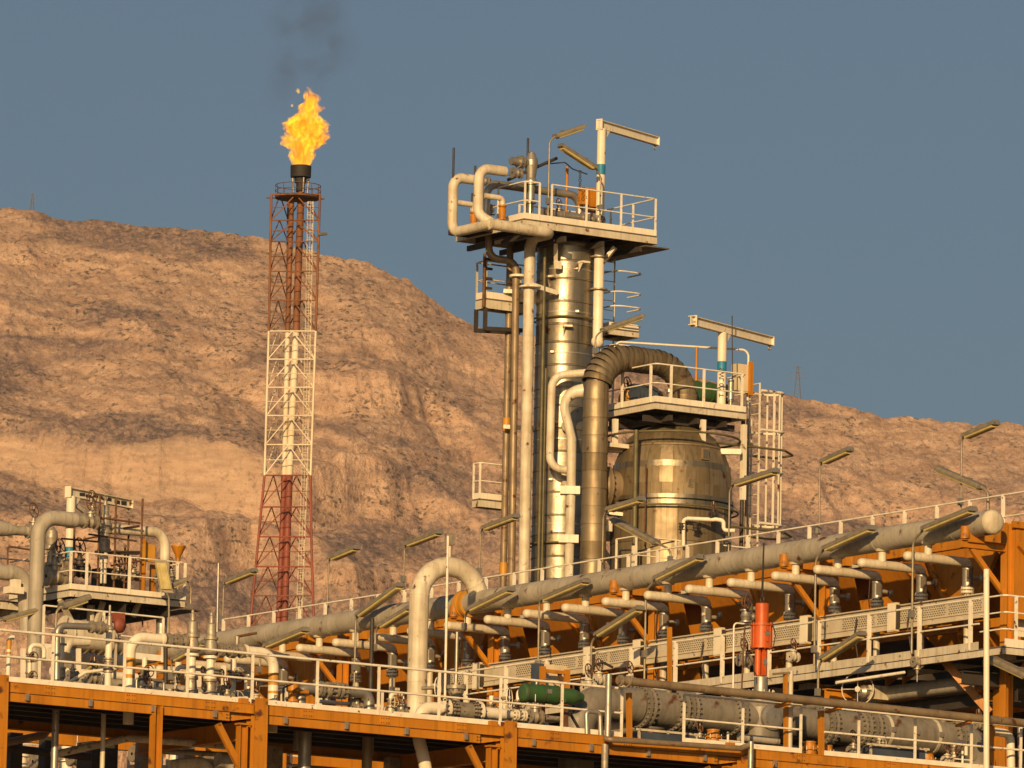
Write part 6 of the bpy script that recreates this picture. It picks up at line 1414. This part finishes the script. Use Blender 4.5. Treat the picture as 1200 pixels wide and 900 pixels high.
# cream exchanger heads and white lines below the left platform
pipe('white_line', 'white horizontal pipe below the left platform', [cq(56, 767, 14), cq(150, 775, 14)], .17, M_cream, 0, 14)
pipe('white_line', 'second white pipe lower below the left platform', [cq(60, 786, 12), cq(160, 794, 12)], .10, M_cream, 0, 12)
pipe('cream_elbow', 'small cream elbow among the valves below the left platform', [cq(77, 765, 12), cq(79, 752, 12), cq(104, 752, 12)], .11, M_pipe, .25, 14)
for k, (px, y, lab) in enumerate(((98, 745, 'cream exchanger head below the left platform'), (120, 752, 'dusty flanged valve below the left platform'), (108, 757, 'brassy flanged valve beside the cream exchanger head'), (134, 757, 'dusty flanged valve below the red bell'))):
    p = cq(px, y, 13); 
    if k == 0:
        t = thing('exchanger_head', lab, 'exchanger', p); MB().cyl(p - U*.5, p + U*.6, .36, 20).make('shell', M_pipe, t); MB().disc(p + U*.6, U, .44, .08).make('flange', M_pipe, t); MB().disc(p - U*.5, U, .44, .08).make('flange', M_pipe, t)
    else: gate_valve(lab, p, U, .14, Z, (M_valve, M_brownp, M_valve)[k-1], wheel=False)
t = railing('back_railing', 'white railing far behind the left front railing', [cq(50, 762, 18), cq(190, 776, 18)], 1.1, spacing=1.5, toe=.15)
for k, px in enumerate((27, 92, 178, 233, 262)):
    y0 = 740 + (px > 150)*20; tag(MB().bar(cq(px, 830, 9), cq(px, y0 + 20, 9), .09, .09).make('post', M_cream), ['white post left of the big grey riser foot', 'white post below the cream exchanger head', 'white post behind the left railing right of the white loop', 'white post behind the right relief valve', 'white post behind the right outlet spool'][k], 'post')
# tall thin dark and pale posts behind the relief valves
tag(MB().cyl(cq(194, 830, 4.0), cq(194, 745, 4.0), .05, 8).make('dark_pole', M_dark), 'dark pole standing right of the left white loop', 'pole')
tag(MB().cyl(PY(254, 760, 240), PY(256, 660, 240), .045, 6).make('slender_pole', M_steel), 'slender pale pole on the slope side right of the relief valves', 'pole')
# ---------------------------------------------------------------- below the front deck
def bq(px, py, v): return PV(px, py, v)
pipe('under_pipe', 'pale pipe with a knee running below the left part of the orange beam', [bq(60, 885, 3.2), bq(150, 865, 2.6), bq(280, 875, 2.6)], .085, M_pipe, .5, 14)
pipe('under_pipe', 'grey pipe below the pale kneed pipe', [bq(190, 880, 4.0), bq(275, 885, 4.0)], .06, M_greyp, 0, 10)
pipe('under_pipe', 'dark pipe rising to the right at the lower left corner', [bq(-5, 873, 5.2), bq(52, 861, 5.2), bq(58, 850, 5.2)], .09, M_brownp, .2, 12)
pipe('under_pipe', 'dark pipe along the lower left corner', [bq(-5, 875, 5.6), bq(105, 887, 5.6)], .09, M_dark, 0, 12)
for k, (px, w, v, mt, lab) in enumerate(((17, .15, 6, M_dark, 'dark column at the lower left corner'), (57, .15, 6.2, M_dark, 'second dark column from the lower left corner'), (115, .34, 6.5, M_dark, 'broad dark column below the front beam'), (145, .16, 5.5, M_valve, 'grey leaning column below the front beam'), (219, .14, 6, M_valve, 'grey column below the relief valves'), (243, .14, 6.4, M_valve, 'dark grey column left of the orange rack column'), (318, .2, 4.4, M_valve, 'dark column right of the orange rack column'), (460, .14, 4.4, M_valve, 'dark column below the foot of the U bend'))):
    a = fx(px, v); tag(MB().bar(Vector((a.x, a.y, 0)), Vector((a.x + (.5 if k == 3 else 0), a.y, ZF-.4)), w*2, w*2, U).make('lower_column', mt), lab, 'column')
for px, r, mt, lab in ((122, .055, M_pipe, 'thin pale pipe coming down below the white stand pipe'), (66, .08, M_steel, 'grey pipe coming down below the bent grey pipe'), (358, .15, M_steel, 'silver pipe coming down through the deck behind the right white loop'), (431, .12, M_brownp, 'tan pipe coming down through the deck left of the U bend')):
    a = fx(px, 1.8); tag(MB().cyl(Vector((a.x, a.y, ZF-5)), Vector((a.x, a.y, ZF-.2)), r, 14).make('down_pipe', mt), lab, 'pipe')
zlo = bq(60, 905, 9).z
railing('lower_railing', 'white railing low at the lower left corner', [bq(10, 905, 10), bq(108, 905, 10)], 1.3, spacing=1.0, toe=0)
railing('lower_railing', 'white railing low between the orange stanchion and the orange column', [bq(150, 907, 10), bq(285, 909, 10)], 1.2, spacing=1.1, toe=.2)
railing('lower_railing', 'white railing low right of the orange column', [bq(328, 912, 9), bq(352, 914, 9)], 1.1, spacing=.35, toe=0)
for k, (px, y) in enumerate(((12, 890), (47, 893), (90, 889), (163, 884))):
    gate_valve(['dusty valve at the bottom left corner', 'dusty valve between the dark columns at the bottom left', 'dusty valve right of the dark columns at the bottom left', 'dusty valve left of the orange stanchion'][k], bq(px, y, 8), U, .13, Z, M_valve, wheel=k == 3)
pipe('lower_elbow', 'pale elbow at the bottom left of the orange column', [bq(200, 897, 3), bq(244, 892, 3), bq(247, 915, 3)], .13, M_pipe, .3, 14); pipe('lower_elbow', 'grey elbow at the bottom beside the orange column', [bq(255, 890, 2), bq(272, 893, 2), bq(275, 915, 2)], .17, M_greyp, .3, 14)
t = thing('lower_beam', 'long orange beam deep below the front deck', 'beam', bq(0, 865, 9)); MB().ibeam(bq(-10, 858, 9), bq(560, 905, 9), .2, .34).make('beam', M_orange, t)
for px in (235, 540, 330): a = bq(px, 895, 8.5); tag(MB().bar(a - Z*1.5, a + Z*.6, .16, .16, U).make('lower_post', M_orange2), {235: 'short orange post low left of the orange column', 540: 'short orange post low under the white spool', 330: 'short orange post low right of the orange column'}[px], 'post')
t = thing('under_deck_shade', 'dark filler plate for the shade far below the front railing', 'deck', L(uL, 12, ZF-3)); MB().box(L((uu(fx(330))+uR)/2, 9.5, ZF-2.2), (uR-uu(fx(330)))/2, 4.5, .05).make('plate', M_dark, t)  # dark plate added to fill the area below the rack with shade
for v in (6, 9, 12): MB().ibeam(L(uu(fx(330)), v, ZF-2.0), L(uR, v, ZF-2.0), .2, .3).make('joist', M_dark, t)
# ---------------------------------------------------------------- small bore clutter behind the front railing
def small_line(label, pts, v, r=.035, mat=None): return pipe('small_bore_pipe', label, [PV(x, y, v) for x, y in pts], r, mat or M_steel, .07, 8)
small_line('thin grey line looping low behind the left white loop', [(160, 815), (160, 795), (192, 798), (192, 818)], 2.2)
small_line('thin white line running low behind the relief valves', [(165, 806), (290, 818)], 2.6, .04, M_cream)
small_line('thin pale line with a knee left of the left white loop', [(80, 800), (100, 788), (138, 783)], 2.4, .04, M_cream)
small_line('thin brown line crossing behind the right white loop', [(296, 806), (345, 800), (352, 815)], 2.8, .03, M_brownp)
small_line('thin dark line rising right of the right white loop', [(332, 832), (332, 806), (350, 798)], 1.4, .025, M_dark)
small_line('thin grey line low in front of the foot of the U bend', [(448, 838), (452, 828), (480, 830)], 2.4, .035)
small_line('thin white line low left of the foot of the U bend', [(375, 822), (445, 828)], 2.8, .045, M_cream)
small_line('thin grey line under the green actuator', [(600, 848), (622, 846), (624, 858)], 1.6, .04)
small_line('thin pale line under the first bolted duct', [(745, 862), (800, 867), (826, 870)], 1.2, .035, M_cream)
small_line('thin dark line under the long duct', [(1000, 884), (1060, 889), (1064, 900)], 1.2, .03, M_dark)
small_line('thin tube rising beside the orange frame of the green actuator', [(672, 835), (672, 800), (680, 798)], 2.4, .025, M_rust)
small_line('curved dark hose under the sloping lamp before the tray', [(690, 800), (695, 780), (706, 776), (718, 782)], 4.0, .03, M_dark)
small_line('thin pale line below the walkway kick plate at the right', [(980, 800), (1060, 788)], 4.6, .04, M_cream)
for px, y, v, r, lab, st in ((172, 812, 2.0, .08, 'small dusty valve on the deck right of the left white loop', Z), (205, 816, 2.0, .08, 'small dusty valve on the deck left of the relief valves', Z), (266, 818, 1.6, .09, 'small dusty valve on the deck right of the relief valves', Z), (300, 822, 1.8, .08, 'small dusty valve on the deck left of the right white loop', Z), (110, 795, 2.6, .09, 'small dusty valve low behind the flanged white stand pipe', Z), (85, 792, 2.6, .08, 'small dusty valve behind the bent grey pipe', Z), (418, 829, 2.2, .08, 'small dusty valve under the bolted grey line', Z), (470, 836, 1.8, .09, 'small dusty valve just left of the white spool', Z), (604, 846, 1.3, .08, 'small dusty valve under the white reducing pipe', Z), (690, 806, 3.2, .10, 'pair valve on the walkway edge behind the grey duct elbow', Z), (702, 797, 4.0, .09, 'white small valve on the walkway left of the tall orange post', Z), (738, 800, 4.2, .09, 'white small valve on the walkway below the tray', Z), (820, 868, 1.0, .08, 'small dusty valve left of the orange bollard under the ducts', Z), (1000, 881, .9, .09, 'small dusty valve under the bolted duct right of the short orange post', Z), (1110, 892, .9, .08, 'small dusty valve under the end of the long duct', Z), (1075, 776, 6.0, .09, 'small valve under the walkway near the right end', -Z), (930, 770, 5.0, .08, 'small valve on the walkway edge right of the red actuator', Z)):
    gate_valve(lab, PV(px, y, v), U, r, st, M_valve if px % 3 else M_creamd, wheel=px % 2 == 0, wl=r*4)
# orange brackets and lights seen under the walkway
for k, px in enumerate((1010, 1040, 1060, 900)):
    p = PU(px, 785 + (1060-px)*.14, UWK+1.2); tag(MB().prism([p, p + U*.5, p - Z*.35], V*.1).make('bracket', M_orange), ['orange bracket under the walkway left of the lower handwheel', 'orange bracket under the walkway above the lower handwheel', 'orange bracket under the walkway right of the lower handwheel', 'orange bracket under the walkway beside the red actuator foot'][k], 'bracket')
# conduits and cable drops along the tray
for k, (px, y0, y1) in enumerate(((1066, 712, 760), (1004, 724, 772), (884, 742, 790), (824, 752, 800), (770, 760, 806))):
    a, b = PU(px, y0, UT-.1), PU(px, y1, UT-.1); tag(MB().tube([a, a.lerp(b, .4) + V*.1, b - V*.05], .02, .1, 6).make('cable_drop', M_dark), ['dark cable drop at the last tray box on the right', 'dark cable drop on the tray between lamp pole and right tray box', 'dark cable drop on the tray just behind the red actuator', 'dark cable drop on the tray left of the red actuator', 'dark cable drop on the tray right of the tall orange post'][k], 'cable')
# ---------------------------------------------------------------- process lines along the front deck
def deck_line(label, x0, x1, v, dz, r, mat, shoes=(), flanges=()):
    a, b = fx(x0, v) + Z*dz, fx(x1, v) + Z*dz; t = pipe('process_line', label, [a, b], r, mat, 0, 14, seams=1.9)
    for px in shoes: q = fx(px, v); MB().box(q + Z*(dz-r)/2, .06, .10, max(.03, (dz-r)/2)).make('pipe_shoe', M_creamd, t)
    for px in flanges:
        q = fx(px, v) + Z*dz
        for e in (-.05, .05): MB().disc(q + U*e, U, r*1.75, .05, 16).make('flange', M_valve, t)
        MB().bolts(q, U, r*1.45, 10, r*.13, .22).make('bolts', M_steel, t, kind='stuff')
    return t
deck_line('cream process line running low behind the left front railing', 20, 285, 2.9, .30, .085, M_cream, (60, 140, 230), (104, 214))
deck_line('grey process line running higher behind the left front railing', 76, 296, 3.7, .62, .11, M_greyp, (130, 240), (168, 258))
deck_line('cream process line behind the middle front railing', 325, 484, 3.0, .22, .08, M_cream, (350, 420), (366, 441))
deck_line('thin pale process line along the foot of the grey ducts', 742, 866, 1.15, .16, .05, M_creamd, (770, 850), (812,))
deck_line('thin grey process line along the foot of the long duct', 930, 1135, 1.0, .14, .055, M_steel, (990, 1060, 1110), (1022, 1098))
deck_line('dark process line half hidden below the grey ducts', 740, 1120, 1.7, .28, .10, M_brownp, (800, 940, 1040), (826, 1006, 1068))
for k, (px, v, h, r, lab) in enumerate(((168, 2.4, 1.1, .06, 'cream stand pipe with two valves right of the left white loop'), (206, 2.2, .95, .05, 'cream stand pipe with valves left of the relief valves'), (272, 2.4, 1.25, .07, 'cream stand pipe with valves right of the relief valves'), (34, 1.2, 1.0, .05, 'cream stand pipe with valves near the left edge'), (415, 2.6, .9, .06, 'cream stand pipe with valves below the header left of the U bend'), (457, 2.2, .8, .05, 'cream stand pipe with valves beside the U bend foot'), (575, 2.6, 1.0, .06, 'cream stand pipe with valves behind the white reducing pipe'), (606, 2.6, 1.2, .05, 'cream stand pipe with valves left of the green cylinder'), (1030, .8, .7, .045, 'cream stand pipe with valves before the bolted duct on the right'), (1118, .8, .7, .045, 'cream stand pipe with valves before the duct elbow on the right'))):
    q = fx(px, v); t = thing('stand_pipe', lab, 'pipe', q)
    MB().tube([q - Z*.1, q + Z*h, q + Z*h + U*.35, q + Z*(h-.3) + U*.35] if k % 2 else [q - Z*.1, q + Z*h], r, .12, 10).make('pipe', M_cream, t)
    for z in (h*.3, h*.72):
        MB().lathe(q + Z*z, Z, [(-.1, r),(-.1, r*1.9),(-.06, r*1.9),(-.05, r*1.3),(0, r*1.7),(.05, r*1.3),(.06, r*1.9),(.1, r*1.9),(.1, r)], 12).make('valve_body', M_valve, t)
        c = q + Z*z - V*r*3.2; MB().cyl(q + Z*z, c, r*.4, 6).make('valve_stem', M_steel, t); MB().wheel(c, -V, r*2.2, .012, 4).make('handwheel', (M_rust, M_dark, M_creamd)[k % 3], t)
# nozzles, clamps and a patch on the big ducts
for px, lab in ((778, 'short capped nozzle on top of the first bolted duct'), (842, 'short capped nozzle on top of the duct left of the red actuator'), (1046, 'short capped nozzle on top of the long duct'), (1100, 'short capped nozzle near the end of the long duct')):
    q = dpt(px) + Z*.36 - V*.18; t = thing('duct_nozzle', lab, 'nozzle', q); d = (Z - V*.45).normalized()
    MB().lathe(q, d, [(-.05,.07),(.12,.07),(.12,.13),(.16,.13),(.17,.13),(.17,.06),(.2,.06),(.2,0)], 14).make('nozzle', M_valve, t); MB().bolts(q + d*.145, d, .105, 8, .012, .09).make('bolts', M_steel, t, kind='stuff')
for k, px in enumerate((1034, 1062, 1090)):
    q = dpt(px); t = thing('duct_clamp', ['pale strap clamp on the left part of the long duct', 'pale strap clamp on the middle of the long duct', 'pale strap clamp on the right part of the long duct'][k], 'clamp', q - Z*.42); MB().lathe(q - U*.04, U, [(0,.42),(0,.437),(.08,.437),(.08,.42)], 32).make('strap', M_creamd if k != 1 else M_brownp, t); MB().box(q - V*.44 + Z*.02, .05, .03, .06).make('buckle', M_steel, t); MB().bar(q - Z*.42, q - Z*.95, .12, .12).make('saddle_post', M_orange2, t)
# lit equipment seen through the gap below the left beam
for k, (px, y, v, h, lab) in enumerate(((25, 897, 11, .9, 'cream pump end at the bottom left corner'), (78, 893, 12, 1.0, 'cream upright vessel at the bottom left'), (99, 896, 11, .8, 'pale upright pipe at the bottom left'), (205, 893, 11, .9, 'cream upright valve body left of the orange column base'), (228, 896, 11.5, .8, 'pale upright pipe near the orange column base'))):
    p = PV(px, y, v); t = thing('low_equipment', lab, 'equipment', p - Z*1.0); r = .16 if k in (0, 1, 3) else .08
    MB().lathe(p - Z*1.0, Z, [(0, r),(h, r),(h, r*1.5),(h+.06, r*1.5),(h+.06, r*.9),(h+.3, r*.8),(h+.3, r*1.2),(h+.36, r*1.2),(h+.36, 0)], 16).make('body', M_cream, t)
# ---------------------------------------------------------------- lamps
def lampv(label, j, tip, pole, v, **kw):
    jp = PV(j[0], j[1], v); tp = PV(tip[0], tip[1], v); base = pole[-1]
    pp = [PV(x, y, v) for x, y in pole]; b = Vector((pp[0].x, pp[0].y, pp[-1].z))     # plumb pole
    return lamp(label, jp, tp, [pp[0], b], **kw)
def lampp(label, j, tip, pole, u, **kw):            # head parallel to the header, in the plane u
    pp = [PU(x, y, u) for x, y in pole]; b = Vector((pp[0].x, pp[0].y, pp[-1].z))
    return lamp(label, PU(j[0], j[1], u), PU(tip[0], tip[1], u), [pp[0], b], **kw)
def vat_u(px, py, u): return vv(PU(px, py, u))
wk = UH - .62
for (j, tip, pole, u, lab) in (
    ((421,721), (469,686), ((417,726), (414,815)), wk, 'tall lamp leaning right in front of the header left of the U bend'),
    ((447,734), (481,713), ((440,738), (436,765)), UH-.75, 'low lamp against the header just left of the U bend'),
    ((552,714), (599,691), ((545,720), (543,740)), UH-.75, 'lamp against the header just right of the U bend'),
    ((313,757), (358,738), ((305,764), (303,790)), UH-.75, 'lamp against the header behind the right white loop'),
    ((638,702), (687,681), ((632,707), (622,800)), wk, 'lamp on a pole against the header below the column'),
    ((770,678), (821,653), ((757,692), (756,800)), wk, 'lamp on a long pole against the header below the duct'),
    ((701,744), (750,713), ((693,752), (691,806)), wk-.25, 'lamp hanging low in front of the cable tray'),
    ((968,643), (1022,619), ((956,654), (951,780)), wk, 'lamp on a long pole against the header right of the red actuator'),
    ((1084,620), (1140,597), ((1070,634), (1068,766)), wk, 'lamp nearest to the rounded end of the header'),
    ((965,772), (1010,743), ((959,782), (958,822)), wk-1.0, 'lamp low in front of the walkway right of the red actuator'),
    ((80,799), (113,777), ((79,803), (77,818)), UH-6, 'low lamp in front of the left end of the header'),
    ((205,773), (241,753), ((201,778), (200,800)), UH-2.5, 'lamp against the header behind the relief valves')):
    lampp(lab, j, tip, pole, u, width=.27)
ub = UB + .2
for (j, tip, pole, u, lab) in (
    ((965,541), (996,527), ((961,547), (957,640)), ub, 'lamp on a bare pole against the mountain above the header'),
    ((1131,511), (1167,496), ((1127,517), (1124,600)), ub, 'topmost right lamp on a bare pole against the mountain'),
    ((862,567), (909,552), ((855,574), (852,660)), ub, 'lamp crossing the caged ladder right of the drum'),
    ((714,597), (752,585), ((707,604), (701,690)), ub, 'lamp on a pole left of the drum'),
    ((568,619), (605,605), ((563,624), (562,690)), ub, 'lamp on a pole left of the brown pipes'),
    ((478,638), (515,624), ((474,643), (473,690)), ub, 'lamp on a pole behind the header above the U bend'),
    ((389,654), (418,642), ((385,659), (382,735)), ub, 'lamp on a tall pole just right of the flare stack foot'),
    ((266,682), (298,669), ((262,688), (261,745)), ub, 'lamp on a tall pole left of the flare stack foot')):
    lampp(lab, j, tip, pole, u, width=.24, r=.024)
# heads that lean the other way
def lampu(label, j, tip, pole, u, **kw):
    return lampp(label, j, tip, pole, u, **kw)
lampu('right hand lamp leaning left over the header end', (1150,571), (1100,550), ((1158,577), (1160,615)), ub, width=.26, r=.042)
lampu('lamp slanting down in front of the drum belly', (769,636), (719,609), ((786,644), (785,662)), ub+.6, width=.26)
lampu('big lamp at the right edge below the walkway', (1206,793), (1164,773), ((1216,800), (1217,830)), UWK-2.2, width=.34)
lampv('lamp crossing the left foot of the grey riser', (3,726), (46,714), ((-6,730), (-8,760)), VQ-.6, width=.24)
lampv('lamp rising right under the left platform', (73,711), (102,701), ((66,717), (66,760)), 1.05, width=.30)
lampv('small lamp under the right end of the left platform railing', (217,680), (189,692), ((224,688), (226,716)), VQ-.5, width=.24)
a, b = PV(203, 693, VQ-.9), PV(184, 655, VQ-.9)
lamp('lamp seen flat on hanging in front of the left platform railing', PV(195, 693, VQ-.9), PV(188, 657, VQ-.9) , [PV(198, 700, VQ-.9), PV(198, 760, VQ-.9)], width=.38, face=(U*.9 - V*.4))
# column platform lamps
vc_ = vv(CL(0,-1.4,ZD))
lampv('upper lamp on the high column platform', (651,160), (683,149), ((644,166), (642,262)), vc_, width=.26, r=.028)
lampv('lower lamp leaning left on the high column platform', (697,197), (657,171), ((704,207), (704,264)), vc_ - .1, width=.28, r=.028)
lampv('lamp right of the column below the high platform', (707,387), (752,371), ((698,394), (696,420)), vc_ - .3, width=.28, r=.028)
# ---------------------------------------------------------------- haze
def haze():
    b = MB().box(Vector((0, 1600, 599)), 3000, 3200, 600, Vector((1,0,0)), Vector((0,1,0)))
    o = b.make('haze', bpy.data.materials.new('warm_haze'), kind='stuff')
    mt = o.data.materials[0]; mt.use_nodes = True; nd = mt.node_tree.nodes; nd.clear(); out = nd.new('ShaderNodeOutputMaterial')
    pv = nd.new('ShaderNodeVolumePrincipled'); pv.inputs['Color'].default_value = (.72, .80, .95, 1); pv.inputs['Density'].default_value = HAZE
    mt.node_tree.links.new(pv.outputs[0], out.inputs['Volume']); o['label'] = 'pale haze between the plant and the mountain'; 
HAZE = 2.2e-5
haze()
